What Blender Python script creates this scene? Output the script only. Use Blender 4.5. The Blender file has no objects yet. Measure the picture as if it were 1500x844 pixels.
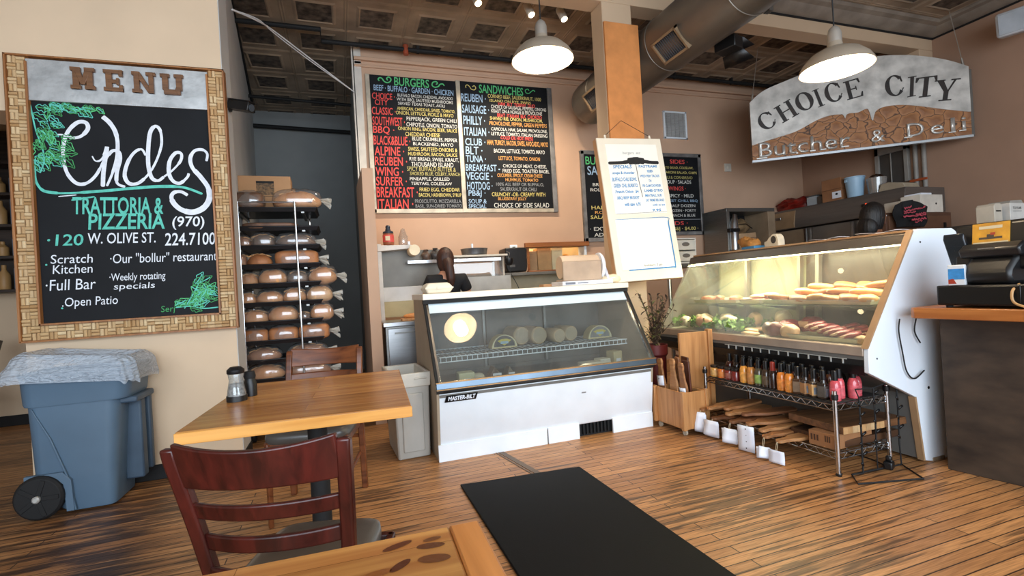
import bpy, bmesh, math, random
import numpy as np
from mathutils import Vector, Matrix, Euler

C = bpy.context.scene.collection
SC = bpy.context.scene
PI = math.pi
rnd = random.Random(7)

# ------------------------------------------------------------------ camera, world, lights
YAW = math.radians(19); ROLL = math.atan(.058)
F = Vector((math.sin(YAW), math.cos(YAW), 0)); R0 = Vector((math.cos(YAW), -math.sin(YAW), 0)); U0 = Vector((0, 0, 1))
cr, sr = math.cos(ROLL), math.sin(ROLL)
XA = R0*cr - U0*sr; YA = R0*sr + U0*cr
cam_d = bpy.data.cameras.new('camera'); cam = bpy.data.objects.new('camera', cam_d); C.objects.link(cam)
cam_d.sensor_width = 36; cam_d.lens = 36*725/1500; cam_d.clip_start = .05
M = Matrix((XA, YA, -F)).transposed().to_4x4(); M.translation = Vector((0, 0, 1.15))
cam.matrix_world = M
SC.camera = cam

W = bpy.data.worlds.new('world'); SC.world = W; W.use_nodes = True
W.node_tree.nodes['Background'].inputs[0].default_value = (.86, .93, 1, 1)
W.node_tree.nodes['Background'].inputs[1].default_value = 0.9

def lamp(name, kind, loc, energy, color, rot=(0, 0, 0), parent=None, **kw):
    d = bpy.data.lights.new(name, kind); d.energy = energy; d.color = color
    for k, v in kw.items(): setattr(d, k, v)
    o = bpy.data.objects.new(name, d); C.objects.link(o); o.location = loc; o.rotation_euler = rot
    if parent: o.parent = parent
    return o
# daylight through the shop front behind the camera
lamp('daylight_window', 'AREA', (0.4, -2.6, 1.9), 345, (.75, .87, 1), (math.radians(86), 0, 0), shape='RECTANGLE', size=7.5, size_y=2.6)
SC.view_settings.view_transform = 'Standard'; SC.view_settings.look = 'None'
SC.view_settings.gamma = 1; SC.view_settings.use_curve_mapping = False
SC.view_settings.exposure = 0.35

# ------------------------------------------------------------------ materials
def lin(h):
    h = h.lstrip('#'); c = [int(h[i:i+2], 16)/255 for i in (0, 2, 4)]
    return tuple((x/12.92 if x <= .04045 else ((x+.055)/1.055)**2.4) for x in c) + (1,)
MC = {}
def nt(m): return m.node_tree.nodes, m.node_tree.links
def base(name, col, rough=.6, metal=0, spec=.5):
    m = bpy.data.materials.new(name); m.use_nodes = True
    b = m.node_tree.nodes['Principled BSDF']
    b.inputs['Base Color'].default_value = lin(col); b.inputs['Roughness'].default_value = rough
    b.inputs['Metallic'].default_value = metal; b.inputs['Specular IOR Level'].default_value = spec
    return m, b
def mat(name, col, rough=.6, metal=0, var=.12, scale=6, bump=0.0, bscale=None, stretch=(1, 1, 1), spec=.5, col2=None):
    """plain stuff with a little procedural mottling"""
    if name in MC: return MC[name]
    m, b = base(name, col, rough, metal, spec); N, L = nt(m)
    tc = N.new('ShaderNodeTexCoord'); mp = N.new('ShaderNodeMapping'); mp.inputs['Scale'].default_value = stretch
    L.new(tc.outputs['Object'], mp.inputs['Vector'])
    nz = N.new('ShaderNodeTexNoise'); nz.inputs['Scale'].default_value = scale; nz.inputs['Detail'].default_value = 5
    L.new(mp.outputs[0], nz.inputs['Vector'])
    rp = N.new('ShaderNodeValToRGB'); c = lin(col)
    d = lin(col2) if col2 else tuple(x*(1-var*1.6) for x in c[:3])+(1,)
    u = tuple(min(1, x*(1+var*.6)) for x in c[:3])+(1,) if not col2 else c
    rp.color_ramp.elements[0].position = .3; rp.color_ramp.elements[0].color = d
    rp.color_ramp.elements[1].position = .7; rp.color_ramp.elements[1].color = u
    L.new(nz.outputs[0], rp.inputs[0]); L.new(rp.outputs[0], b.inputs['Base Color'])
    if bump:
        n2 = N.new('ShaderNodeTexNoise'); n2.inputs['Scale'].default_value = bscale or scale*4; n2.inputs['Detail'].default_value = 4
        L.new(mp.outputs[0], n2.inputs['Vector'])
        bp = N.new('ShaderNodeBump'); bp.inputs['Strength'].default_value = bump; bp.inputs['Distance'].default_value = .01
        L.new(n2.outputs[0], bp.inputs['Height']); L.new(bp.outputs[0], b.inputs['Normal'])
    MC[name] = m; return m
def wood(name, c1, c2, axis=0, scale=9, rough=.45, ratio=14, planks=None):
    if name in MC: return MC[name]
    m, b = base(name, c1, rough); N, L = nt(m)
    tc = N.new('ShaderNodeTexCoord'); mp = N.new('ShaderNodeMapping')
    s = [ratio*.6]*3; s[axis] = .6; mp.inputs['Scale'].default_value = s
    L.new(tc.outputs['Object'], mp.inputs['Vector'])
    nz = N.new('ShaderNodeTexNoise'); nz.inputs['Scale'].default_value = scale*.4; nz.inputs['Detail'].default_value = 8; nz.inputs['Distortion'].default_value = .6
    L.new(mp.outputs[0], nz.inputs['Vector'])
    rp = N.new('ShaderNodeValToRGB'); rp.color_ramp.elements[0].position = .32; rp.color_ramp.elements[1].position = .66
    rp.color_ramp.elements[0].color = lin(c2); rp.color_ramp.elements[1].color = lin(c1)
    L.new(nz.outputs[0], rp.inputs[0]); out = rp.outputs[0]
    if planks:                                   # planks=(length,width,(a,b)) tone steps between boards
        br = N.new('ShaderNodeTexBrick'); br.inputs['Scale'].default_value = 1
        br.inputs['Brick Width'].default_value = planks[0]; br.inputs['Row Height'].default_value = planks[1]
        br.inputs['Mortar Size'].default_value = .0006; br.inputs['Mortar'].default_value = (.35, .3, .25, 1)
        br.inputs['Color1'].default_value = (1, 1, 1, 1); br.inputs['Color2'].default_value = (.66, .62, .58, 1)
        m2 = N.new('ShaderNodeMapping'); m2.inputs['Rotation'].default_value = (0, 0, planks[2])
        L.new(tc.outputs['Object'], m2.inputs['Vector']); L.new(m2.outputs[0], br.inputs['Vector'])
        mx = N.new('ShaderNodeMixRGB'); mx.blend_type = 'MULTIPLY'; mx.inputs[0].default_value = 1
        L.new(out, mx.inputs[1]); L.new(br.outputs[0], mx.inputs[2]); out = mx.outputs[0]
    L.new(out, b.inputs['Base Color'])
    bp = N.new('ShaderNodeBump'); bp.inputs['Strength'].default_value = .12; bp.inputs['Distance'].default_value = .004
    L.new(nz.outputs[0], bp.inputs['Height']); L.new(bp.outputs[0], b.inputs['Normal'])
    MC[name] = m; return m
def island(name, cols, rough=.6, bump=.2, bscale=60):
    """colour picked per separate piece of the mesh (corks, boards)"""
    if name in MC: return MC[name]
    m, b = base(name, cols[0], rough); N, L = nt(m)
    g = N.new('ShaderNodeNewGeometry'); rp = N.new('ShaderNodeValToRGB'); rp.color_ramp.interpolation = 'LINEAR'
    e = rp.color_ramp.elements
    e[0].color = lin(cols[0]); e[1].color = lin(cols[-1])
    for i, c in enumerate(cols[1:-1]):
        k = e.new((i+1)/(len(cols)-1)); k.color = lin(c)
    L.new(g.outputs['Random Per Island'], rp.inputs[0])
    nz = N.new('ShaderNodeTexNoise'); nz.inputs['Scale'].default_value = bscale; nz.inputs['Detail'].default_value = 3
    tc = N.new('ShaderNodeTexCoord'); L.new(tc.outputs['Object'], nz.inputs['Vector'])
    mx = N.new('ShaderNodeMixRGB'); mx.blend_type = 'MULTIPLY'; mx.inputs[0].default_value = .3
    L.new(rp.outputs[0], mx.inputs[1]); L.new(nz.outputs[0], mx.inputs[2]); L.new(mx.outputs[0], b.inputs['Base Color'])
    bp = N.new('ShaderNodeBump'); bp.inputs['Strength'].default_value = bump; bp.inputs['Distance'].default_value = .004
    L.new(nz.outputs[0], bp.inputs['Height']); L.new(bp.outputs[0], b.inputs['Normal'])
    MC[name] = m; return m
def emis(name, col, s):
    if name in MC: return MC[name]
    m = bpy.data.materials.new(name); m.use_nodes = True; N, L = nt(m); N.clear()
    e = N.new('ShaderNodeEmission'); e.inputs[0].default_value = lin(col); e.inputs[1].default_value = s
    o = N.new('ShaderNodeOutputMaterial'); L.new(e.outputs[0], o.inputs[0]); MC[name] = m; return m
def pane(name, tint='ffffff', haze=0.0, gloss=.02, rough=.0, clear=None):
    """a thin pane: transparent with a fresnel reflection and a little haze of its own"""
    if name in MC: return MC[name]
    m = bpy.data.materials.new(name); m.use_nodes = True; N, L = nt(m); N.clear()
    t = N.new('ShaderNodeBsdfTransparent'); t.inputs[0].default_value = lin(tint)
    g = N.new('ShaderNodeBsdfGlossy'); g.inputs['Roughness'].default_value = rough
    d = N.new('ShaderNodeBsdfDiffuse'); d.inputs[0].default_value = (.9, .9, .88, 1)
    lw = N.new('ShaderNodeLayerWeight'); lw.inputs[0].default_value = .5
    fr = N.new('ShaderNodeMath'); fr.operation = 'POWER'; fr.inputs[1].default_value = 5; L.new(lw.outputs['Facing'], fr.inputs[0])
    ad = N.new('ShaderNodeMath'); ad.operation = 'ADD'; ad.inputs[1].default_value = gloss+.035; ad.use_clamp = True; L.new(fr.outputs[0], ad.inputs[0])
    m1 = N.new('ShaderNodeMixShader'); m2 = N.new('ShaderNodeMixShader')
    nz = N.new('ShaderNodeTexNoise'); nz.inputs['Scale'].default_value = 3; tc = N.new('ShaderNodeTexCoord'); L.new(tc.outputs['Object'], nz.inputs['Vector'])
    mu = N.new('ShaderNodeMath'); mu.operation = 'MULTIPLY'; mu.inputs[1].default_value = haze*2; L.new(nz.outputs[0], mu.inputs[0])
    L.new(mu.outputs[0], m1.inputs[0]); L.new(t.outputs[0], m1.inputs[1]); L.new(d.outputs[0], m1.inputs[2])
    L.new(ad.outputs[0], m2.inputs[0]); L.new(m1.outputs[0], m2.inputs[1]); L.new(g.outputs[0], m2.inputs[2])
    o = N.new('ShaderNodeOutputMaterial'); L.new(m2.outputs[0], o.inputs[0]); MC[name] = m; return m
def floor_mat():
    m, b = base('strip_floor', 'b0784a', .38); N, L = nt(m)
    tc = N.new('ShaderNodeTexCoord')
    br = N.new('ShaderNodeTexBrick'); br.offset = .37; br.inputs['Scale'].default_value = 1
    br.inputs['Brick Width'].default_value = 1.5; br.inputs['Row Height'].default_value = .057; br.inputs['Mortar Size'].default_value = .0030
    br.inputs['Mortar Smooth'].default_value = .4; br.inputs['Bias'].default_value = -.2
    br.inputs['Color1'].default_value = lin('c48f5c'); br.inputs['Color2'].default_value = lin('9a6a40'); br.inputs['Mortar'].default_value = lin('2a1a10')
    L.new(tc.outputs['Object'], br.inputs['Vector'])
    def noise(scale, st, det=6, dist=0):
        mp = N.new('ShaderNodeMapping'); mp.inputs['Scale'].default_value = st; L.new(tc.outputs['Object'], mp.inputs['Vector'])
        n = N.new('ShaderNodeTexNoise'); n.inputs['Scale'].default_value = scale; n.inputs['Detail'].default_value = det; n.inputs['Distortion'].default_value = dist
        L.new(mp.outputs[0], n.inputs['Vector']); return n.outputs[0]
    def ramp(src, p0, c0, p1, c1):
        r = N.new('ShaderNodeValToRGB'); r.color_ramp.elements[0].position = p0; r.color_ramp.elements[1].position = p1
        r.color_ramp.elements[0].color = c0; r.color_ramp.elements[1].color = c1; L.new(src, r.inputs[0]); return r.outputs[0]
    def mul(a, bb, f=1.0, t='MULTIPLY'):
        x = N.new('ShaderNodeMixRGB'); x.blend_type = t
        if isinstance(f, float): x.inputs[0].default_value = f
        else: L.new(f, x.inputs[0])
        L.new(a, x.inputs[1])
        if isinstance(bb, tuple): x.inputs[2].default_value = bb
        else: L.new(bb, x.inputs[2])
        return x.outputs[0]
    g = noise(6, (1.2, 26, 1), 8, .4)
    c = mul(br.outputs[0], ramp(g, .3, (.62, .56, .5, 1), .62, (1.12, 1.1, 1.06, 1)))
    # scuffed black streaks along the boards
    a = noise(2.6, (.9, 15, 1), 10, .5); bq = noise(1.1, (.7, 1.4, 1), 5, .6)
    x = N.new('ShaderNodeMath'); x.operation = 'MULTIPLY'; L.new(a, x.inputs[0]); L.new(bq, x.inputs[1])
    c = mul(c, lin('3a2718'), ramp(x.outputs[0], .285, (0, 0, 0, 1), .34, (.72, .72, .72, 1)), 'MIX')
    # worn, nearly black walkway near the bin
    sp = N.new('ShaderNodeSeparateXYZ'); L.new(tc.outputs['Object'], sp.inputs[0])
    mr = N.new('ShaderNodeMapRange'); mr.inputs[1].default_value = -.75; mr.inputs[2].default_value = -1.05; L.new(sp.outputs[0], mr.inputs[0])
    my = N.new('ShaderNodeMapRange'); my.inputs[1].default_value = 4.6; my.inputs[2].default_value = 3.4; L.new(sp.outputs[1], my.inputs[0])
    k = N.new('ShaderNodeMath'); k.operation = 'MULTIPLY'; L.new(mr.outputs[0], k.inputs[0]); L.new(my.outputs[0], k.inputs[1])
    k2 = N.new('ShaderNodeMath'); k2.operation = 'MULTIPLY'; L.new(k.outputs[0], k2.inputs[0])
    L.new(ramp(noise(2.0, (1.0, 9, 1), 10, .8), .40, (.15, .15, .15, 1), .56, (1, 1, 1, 1)), k2.inputs[1])
    k3 = N.new('ShaderNodeMath'); k3.operation = 'MULTIPLY'; k3.inputs[1].default_value = .9; L.new(k2.outputs[0], k3.inputs[0])
    c = mul(c, lin('35231a'), k3.outputs[0], 'MIX')
    L.new(c, b.inputs['Base Color'])
    L.new(ramp(g, .2, (.55, .55, .55, 1), .8, (.3, .3, .3, 1)), b.inputs['Roughness'])
    bp = N.new('ShaderNodeBump'); bp.inputs['Strength'].default_value = .35; bp.inputs['Distance'].default_value = .004
    L.new(br.outputs['Fac'], bp.inputs['Height']); bp.invert = True; L.new(bp.outputs[0], b.inputs['Normal'])
    return m

# ------------------------------------------------------------------ mesh builder
def rotm(rx=0, ry=0, rz=0, t=(0, 0, 0)):
    m = Euler((rx, ry, rz)).to_matrix().to_4x4(); m.translation = Vector(t); return m
class MB:
    def __init__(s): s.v = []; s.f = []; s.m = []; s.T = None
    def add(s, vs, fs, mi=0, M=None):
        o = len(s.v)
        for p in vs:
            p = Vector(p)
            if M: p = M @ p
            if s.T: p = s.T @ p
            s.v.append(p[:])
        for f in fs: s.f.append([i+o for i in f]); s.m.append(mi)
        return s
    def bx(s, x0, x1, y0, y1, z0, z1, mi=0, M=None):
        v = [(x0, y0, z0), (x1, y0, z0), (x1, y1, z0), (x0, y1, z0), (x0, y0, z1), (x1, y0, z1), (x1, y1, z1), (x0, y1, z1)]
        f = [(3, 2, 1, 0), (4, 5, 6, 7), (0, 1, 5, 4), (1, 2, 6, 5), (2, 3, 7, 6), (3, 0, 4, 7)]
        return s.add(v, f, mi, M)
    def cb(s, c, d, mi=0, M=None):
        return s.bx(c[0]-d[0]/2, c[0]+d[0]/2, c[1]-d[1]/2, c[1]+d[1]/2, c[2]-d[2]/2, c[2]+d[2]/2, mi, M)
    def tube(s, pts, r, n=8, mi=0, closed=False, caps=True, M=None):
        P = [Vector(p) for p in pts]; k = len(P); R = r if isinstance(r, (list, tuple)) else [r]*k
        vs = []; up = None
        for i in range(k):
            a = P[i-1] if (i > 0 or closed) else P[i]; b = P[(i+1) % k] if (i < k-1 or closed) else P[i]
            t = (b-a)
            t = t.normalized() if t.length > 1e-9 else Vector((0, 0, 1))
            if up is None: up = Vector((0, 0, 1)) if abs(t.z) < .9 else Vector((1, 0, 0))
            x = t.cross(up)
            if x.length < 1e-6: x = t.cross(Vector((.3, 1, .2)))
            x.normalize(); y = x.cross(t).normalized(); up = y
            for j in range(n):
                an = 2*PI*j/n; vs.append(P[i]+x*(R[i]*math.cos(an))+y*(R[i]*math.sin(an)))
        fs = []
        for i in range(k if closed else k-1):
            for j in range(n):
                a = i*n+j; b = i*n+(j+1) % n; c = ((i+1) % k)*n+(j+1) % n; d = ((i+1) % k)*n+j; fs.append((a, b, c, d))
        if caps and not closed: fs.append(tuple(range(n-1, -1, -1))); fs.append(tuple(range((k-1)*n, k*n)))
        return s.add(vs, fs, mi, M)
    def cyl(s, p0, p1, r0, r1=None, n=16, mi=0, M=None):
        return s.tube([p0, p1], [r0, r0 if r1 is None else r1], n, mi, M=M)
    def lathe(s, prof, n=24, mi=0, M=None, sx=1, sy=1):
        vs = []; fs = []; k = len(prof)
        for r, z in prof:
            for j in range(n): a = 2*PI*j/n; vs.append((max(r, 1e-5)*math.cos(a)*sx, max(r, 1e-5)*math.sin(a)*sy, z))
        for i in range(k-1):
            for j in range(n): fs.append((i*n+j, i*n+(j+1) % n, (i+1)*n+(j+1) % n, (i+1)*n+j))
        if prof[0][0] > 1e-4: fs.append(tuple(range(n-1, -1, -1)))
        if prof[-1][0] > 1e-4: fs.append(tuple(range((k-1)*n, k*n)))
        return s.add(vs, fs, mi, M)
    def prism(s, poly, a0, a1, ax='y', mi=0, M=None):
        """2-D outline swept between a0 and a1 along ax; outline axes: x->(y,z), y->(x,z), z->(x,y)"""
        def P(p, a): return {'x': (a, p[0], p[1]), 'y': (p[0], a, p[1]), 'z': (p[0], p[1], a)}[ax]
        n = len(poly); vs = [P(p, a0) for p in poly]+[P(p, a1) for p in poly]
        fs = [tuple(range(n)), tuple(range(2*n-1, n-1, -1))]
        for i in range(n): j = (i+1) % n; fs.append((j, i, n+i, n+j))
        return s.add(vs, fs, mi, M)
    def ball(s, c, r, n=16, m=10, mi=0, fn=None, M=None, e=1.0):
        r = r if isinstance(r, (tuple, list)) else (r, r, r); vs = []; fs = []
        def pw(x): return math.copysign(abs(x)**e, x)
        for i in range(m+1):
            ph = -PI/2+PI*i/m
            for j in range(n):
                th = 2*PI*j/n; p = Vector((pw(math.cos(ph))*pw(math.cos(th)), pw(math.cos(ph))*pw(math.sin(th)), pw(math.sin(ph))))
                if fn: p = Vector(fn(p))
                vs.append((c[0]+p.x*r[0], c[1]+p.y*r[1], c[2]+p.z*r[2]))
        for i in range(m):
            for j in range(n): fs.append((i*n+j, i*n+(j+1) % n, (i+1)*n+(j+1) % n, (i+1)*n+j))
        return s.add(vs, fs, mi, M)
    def sheet(s, fn, nu, nv, mi=0, thick=0, M=None):
        vs = [fn(i/nu, j/nv) for j in range(nv+1) for i in range(nu+1)]
        fs = [(j*(nu+1)+i, j*(nu+1)+i+1, (j+1)*(nu+1)+i+1, (j+1)*(nu+1)+i) for j in range(nv) for i in range(nu)]
        return s.add(vs, fs, mi, M)
    def build(s, name, mats, parent=None, bevel=0, smooth=35, loc=None, rot=None, fix=True, solid=0, sub=0):
        me = bpy.data.meshes.new(name); me.from_pydata(s.v, [], s.f)
        ml = mats if isinstance(mats, (list, tuple)) else [mats]
        for q in ml: me.materials.append(q)
        if len(ml) > 1: me.polygons.foreach_set('material_index', s.m)
        if fix:
            b = bmesh.new(); b.from_mesh(me); bmesh.ops.remove_doubles(b, verts=b.verts, dist=1e-6); bmesh.ops.recalc_face_normals(b, faces=b.faces); b.to_mesh(me); b.free()
        me.polygons.foreach_set('use_smooth', [True]*len(me.polygons))
        me.set_sharp_from_angle(angle=math.radians(smooth)); me.update()
        o = bpy.data.objects.new(name, me); C.objects.link(o)
        if parent: o.parent = parent
        if loc is not None: o.location = loc
        if rot is not None: o.rotation_euler = rot
        if solid:
            q = o.modifiers.new('solid', 'SOLIDIFY'); q.thickness = solid; q.offset = 0
        if sub:
            q = o.modifiers.new('sub', 'SUBSURF'); q.levels = sub; q.render_levels = sub
        if bevel:
            q = o.modifiers.new('bevel', 'BEVEL'); q.width = bevel; q.segments = 2; q.limit_method = 'ANGLE'; q.angle_limit = math.radians(40)
            q.harden_normals = False
        return o
def tag(o, label, cat, group=None, kind=None):
    o['label'] = label; o['category'] = cat
    if group: o['group'] = group
    if kind: o['kind'] = kind
    return o
def thing(name, label, cat, loc=(0, 0, 0), rz=0, group=None, rot=None):
    o = bpy.data.objects.new(name, None); C.objects.link(o); o.location = loc; o.rotation_euler = rot or (0, 0, rz); o.empty_display_size = .1
    return tag(o, label, cat, group)
def struct(o): o['kind'] = 'structure'; return o
def plab(o, label): o['label'] = label; return o
def dup(root, loc=None, rz=None, label=None, group=None, scale=None, rot=None):
    def cp(o, par):
        c = o.copy(); C.objects.link(c); c.parent = par
        for ch in kids.get(o.name, ()): cp(ch, c)
        return c
    kids = {}
    def walk(o):
        kids[o.name] = list(o.children)
        for ch in o.children: walk(ch)
    walk(root); r = cp(root, None)
    if loc is not None: r.location = loc
    if rz is not None: r.rotation_euler = (0, 0, rz)
    if rot is not None: r.rotation_euler = rot
    if label: r['label'] = label
    if group: r['group'] = group
    if scale: r.scale = scale
    return r
def crom(pts, k=8, closed=False):
    P = [Vector(p) for p in pts]; n = len(P); out = []
    for i in range(n if closed else n-1):
        p0 = P[(i-1) % n] if (closed or i > 0) else P[0]; p1 = P[i]; p2 = P[(i+1) % n]; p3 = P[(i+2) % n] if (closed or i+2 < n) else P[-1]
        for j in range(k):
            t = j/k; out.append(.5*((2*p1)+(p2-p0)*t+(2*p0-5*p1+4*p2-p3)*t*t+(3*p1-p0-3*p2+p3)*t**3))
    if not closed: out.append(P[-1])
    return out
# -- flat lettering and brush strokes: all in a board's own (u, v) plane, lifted a hair off the board
class Ink:
    """lettering on a board; local axes: x right, z up, y towards the viewer is negative"""
    def __init__(s): s.mb = {}; s.n = 0
    def g(s, k): return s.mb.setdefault(k, MB())
    def text(s, k, body, u0, u1, v0, v1, y=-.002, th=0.0012, slant=0, bold=0, jit=0):
        cu = bpy.data.curves.new('t', 'FONT'); cu.body = body; cu.offset = bold; cu.resolution_u = 3
        o = bpy.data.objects.new('t', cu); C.objects.link(o)
        dg = bpy.context.evaluated_depsgraph_get(); dg.update()
        me = bpy.data.meshes.new_from_object(o.evaluated_get(dg))
        if len(me.vertices):
            co = [v.co.copy() for v in me.vertices]
            for c in co: c.x += slant*c.y
            s.n += 1; y -= .00002*(s.n % 40)
            x0 = min(c.x for c in co); x1 = max(c.x for c in co); y0 = min(c.y for c in co); y1 = max(c.y for c in co)
            sx = (u1-u0)/max(1e-6, x1-x0); sy = (v1-v0)/max(1e-6, y1-y0); ph = rnd.random()*6
            vs = [(u0+(c.x-x0)*sx, y, v0+(c.y-y0)*sy+(jit*math.sin((c.x-x0)*5+ph) if jit else 0)) for c in co]
            s.g(k).add(vs, [tuple(p.vertices) for p in me.polygons])
        C.objects.unlink(o); bpy.data.objects.remove(o); bpy.data.curves.remove(cu); bpy.data.meshes.remove(me)
    def stroke(s, k, pts, w, y=-.002, smooth=6):
        """pts [(u,v)], w a width or a list"""
        P = crom([(p[0], p[1], 0) for p in pts], smooth) if smooth > 1 else [Vector((p[0], p[1], 0)) for p in pts]
        n = len(P); vs = []; fs = []; s.n += 1; y0_ = y-.00005*(s.n % 40)
        for i, p in enumerate(P):
            y = y0_-.0006*i/n
            t = (P[min(n-1, i+1)]-P[max(0, i-1)])
            t = t.normalized() if t.length > 1e-9 else Vector((1, 0, 0)); nn = Vector((-t.y, t.x, 0))
            ww = w if not isinstance(w, (list, tuple)) else w[min(len(w)-1, int(i/(n)*len(w)))]
            if i in (0, n-1): ww *= .6
            vs += [((p+nn*ww/2).x, y, (p+nn*ww/2).y), ((p-nn*ww/2).x, y, (p-nn*ww/2).y)]
        for i in range(n-1): fs.append((2*i, 2*i+1, 2*i+3, 2*i+2))
        s.g(k).add(vs, fs)
    def dot(s, k, u, v, r, y=-.002):
        s.g(k).add([(u+r*math.cos(a), y, v+r*math.sin(a)) for a in [2*PI*i/10 for i in range(10)]], [tuple(range(10))])
    def build(s, parent, mats, name='lettering'):
        a = MB(); ml = []
        for k, mb in s.mb.items(): a.add(mb.v, mb.f, len(ml)); ml.append(mats[k])
        if len(ml) > 1: plab(a.build(name, ml, parent, fix=False), 'hand-lettered writing in several colours')
        else: a.build(name, ml, parent, fix=False)
def homog(src, dst):
    A = []; b = []
    for (x, y), (u, v) in zip(src, dst):
        A += [[x, y, 1, 0, 0, 0, -u*x, -u*y], [0, 0, 0, x, y, 1, -v*x, -v*y]]; b += [u, v]
    h = np.append(np.linalg.solve(np.array(A, float), np.array(b, float)), 1).reshape(3, 3)
    def f(x, y):
        q = h @ np.array([x, y, 1.0]); return (float(q[0]/q[2]), float(q[1]/q[2]))
    return f

# ------------------------------------------------------------------ palette
TAN = mat('tan_plaster', 'c9a488', .8, var=.05, scale=2, bump=.05)
BROWN = mat('brown_plaster', 'a98770', .8, var=.05, scale=2, bump=.05)
CREAM = mat('cream_plaster', 'd6bd9f', .8, var=.05, scale=2, bump=.05)
BEAMC = mat('beam_paint', 'c9ad8e', .8, var=.05, scale=2)
GREYW = mat('grey_plaster', 'c2c2c0', .8, var=.06, scale=2)
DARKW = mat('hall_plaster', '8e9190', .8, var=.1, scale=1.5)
BLACK = mat('black_plastic', '121213', .4, var=.1)
BLACKM = mat('black_matte', '0e0e0f', .75, var=.1)
WHITE = mat('white_enamel', 'eaf1f6', .35, var=.03)
OFFW = mat('off_white_plastic', 'd9d4c8', .5, var=.05)
STEEL = mat('stainless', 'b4b6b8', .28, metal=1, var=.06, stretch=(1, 1, 30))
STEELB = mat('brushed_stainless', '8d8c88', .4, metal=.9, var=.08, stretch=(1, 1, 30))
CHROME = mat('chrome', 'c8cacc', .15, metal=1, var=.02)
CARD = mat('cardboard', 'b58a62', .85, var=.06, scale=5)
PAPER = mat('paper', 'e8ecf4', .8, var=.03)
MAHO = wood('mahogany', '4c1913', '2c0d0a', 2, rough=.3)
OAKP = wood('pale_oak', 'c28d58', 'a26e3e', 2, rough=.5)
TABLEW = wood('pine_top', 'dc9f58', 'b4743c', 0, rough=.26, planks=(2.0, .11, 0))
TABLEE = wood('pine_edge', 'e3a452', 'cf8a3c', 0, rough=.35)
CORK = island('cork', ['d2b080', 'c49c6a', 'dfc296', 'b58a58', 'e6cca0'], .8)
BOARDK = mat('chalkboard', '121418', .65, var=.2, scale=4, spec=.25)
GALV = mat('galvanised', 'bfc1c1', .42, metal=.75, var=.2, scale=9, bump=.1)

# ------------------------------------------------------------------ room
b = MB(); b.bx(-6, 7.3, -3.6, 9.3, -.1, 0); struct(b.build('floor', floor_mat()))
TIN = mat('tin_panel', 'a4907a', .5, metal=.2, var=.25, scale=3, bump=.1, bscale=20)
TIND = mat('tin_worn', '75675a', .55, metal=.2, scale=14, col2='1c1916', bump=.3, bscale=30)
def tin_ceiling():
    b = MB(); s = .61; x0 = -5.9; y0 = -3.5; z = 4.06
    for i in range(22):
        for j in range(21):
            cx = x0+s*(i+.5); cy = y0+s*(j+.5); rings = [(.305, 0), (.292, -.006), (.28, 0), (.205, -.001), (.18, -.012), (.165, -.003)]
            vs = []
            for h, dz in rings: vs += [(cx-h, cy-h, z+dz), (cx+h, cy-h, z+dz), (cx+h, cy+h, z+dz), (cx-h, cy+h, z+dz)]
            fs = [(4*k+q, 4*k+4+q, 4*k+4+(q+1) % 4, 4*k+(q+1) % 4) for k in range(len(rings)-1) for q in range(4)]
            b.add(vs, fs, 0); k = 4*(len(rings)-1); o = len(b.v)-4
            b.f.append([o, o+1, o+2, o+3]); b.m.append(1)
    b.bx(-6, 7.3, -3.6, 9.3, 4.09, 4.16)
    struct(b.build('ceiling', [TIN, TIND], smooth=10, fix=False))
tin_ceiling()
b = MB()                                          # back wall with the serving hatch
b.bx(.28, 2.31, 6, 6.15, 0, 4.06); b.bx(3.14, 7.13, 6, 6.15, 0, 4.06); b.bx(2.31, 3.14, 6, 6.15, 0, 1.36); b.bx(2.31, 3.14, 6, 6.15, 1.69, 4.06)
struct(b.build('wall_back', TAN))
b = MB(); b.bx(.28, 7.13, 5.975, 6, 3.83, 3.86); b.bx(.28, 7.13, 5.95, 6, 3.90, 3.94); b.bx(.28, 7.13, 5.985, 6, 3.86, 3.90); struct(b.build('trim_1', TAN, bevel=.012))
b = MB(); b.bx(.27, .36, 5.985, 6.0, 2.2, 4.06); b.bx(.255, .28, 5.985, 6.15, 2.2, 4.06); struct(b.build('wall_end_lit', mat('lit_wall_edge', 'd8d0c4', .6)))  # end edge of the back wall, its light put in as a whiter strip
b = MB(); b.bx(7.13, 7.28, -3.6, 6.15, 0, 4.06); struct(b.build('wall_right', BROWN))
b = MB(); b.bx(-1.90, -.72, 3.96, 4.25, 0, 4.06); struct(b.build('wall_pier', CREAM)); b = MB(); b.bx(-.7205, -.715, 3.964, 4.25, .10, 4.06); struct(b.build('wall_pier_side', GREYW))
b = MB(); b.bx(-6, -1.90, 3.96, 4.25, 2.45, 4.06); struct(b.build('wall_header', CREAM))
b = MB(); b.prism([(-.74, 4.25), (-1.12, 8.3), (-1.24, 8.3), (-.86, 4.25)], 0, 4.06, 'z'); struct(b.build('wall_hall', GREYW))
b = MB(); b.bx(-1.24, .32, 8.3, 8.4, 0, 4.06); struct(b.build('wall_hall_end', DARKW))
b = MB(); b.bx(.28, .36, 6.15, 8.3, 0, 4.06); struct(b.build('wall_hall_right', DARKW))
b = MB(); b.prism([(4.6, 0), (6, 0), (6, 2.42), (4.6, 2.3)], .228, .325, 'x'); struct(b.build('wall_wing', TAN))
b = MB(); b.bx(-6, -1.2, 6.7, 6.8, 0, 4.06); struct(b.build('wall_left_back', CREAM))
b = MB(); b.bx(-6.1, -6, -3.6, 6.8, 0, 4.06); struct(b.build('wall_left', CREAM))
b = MB(); b.bx(-1.90, -.715, 3.945, 3.96, 0, .10); b.bx(-.72, -.705, 3.945, 4.25, 0, .10); struct(b.build('baseboard_left', BLACKM, bevel=.004))
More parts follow.
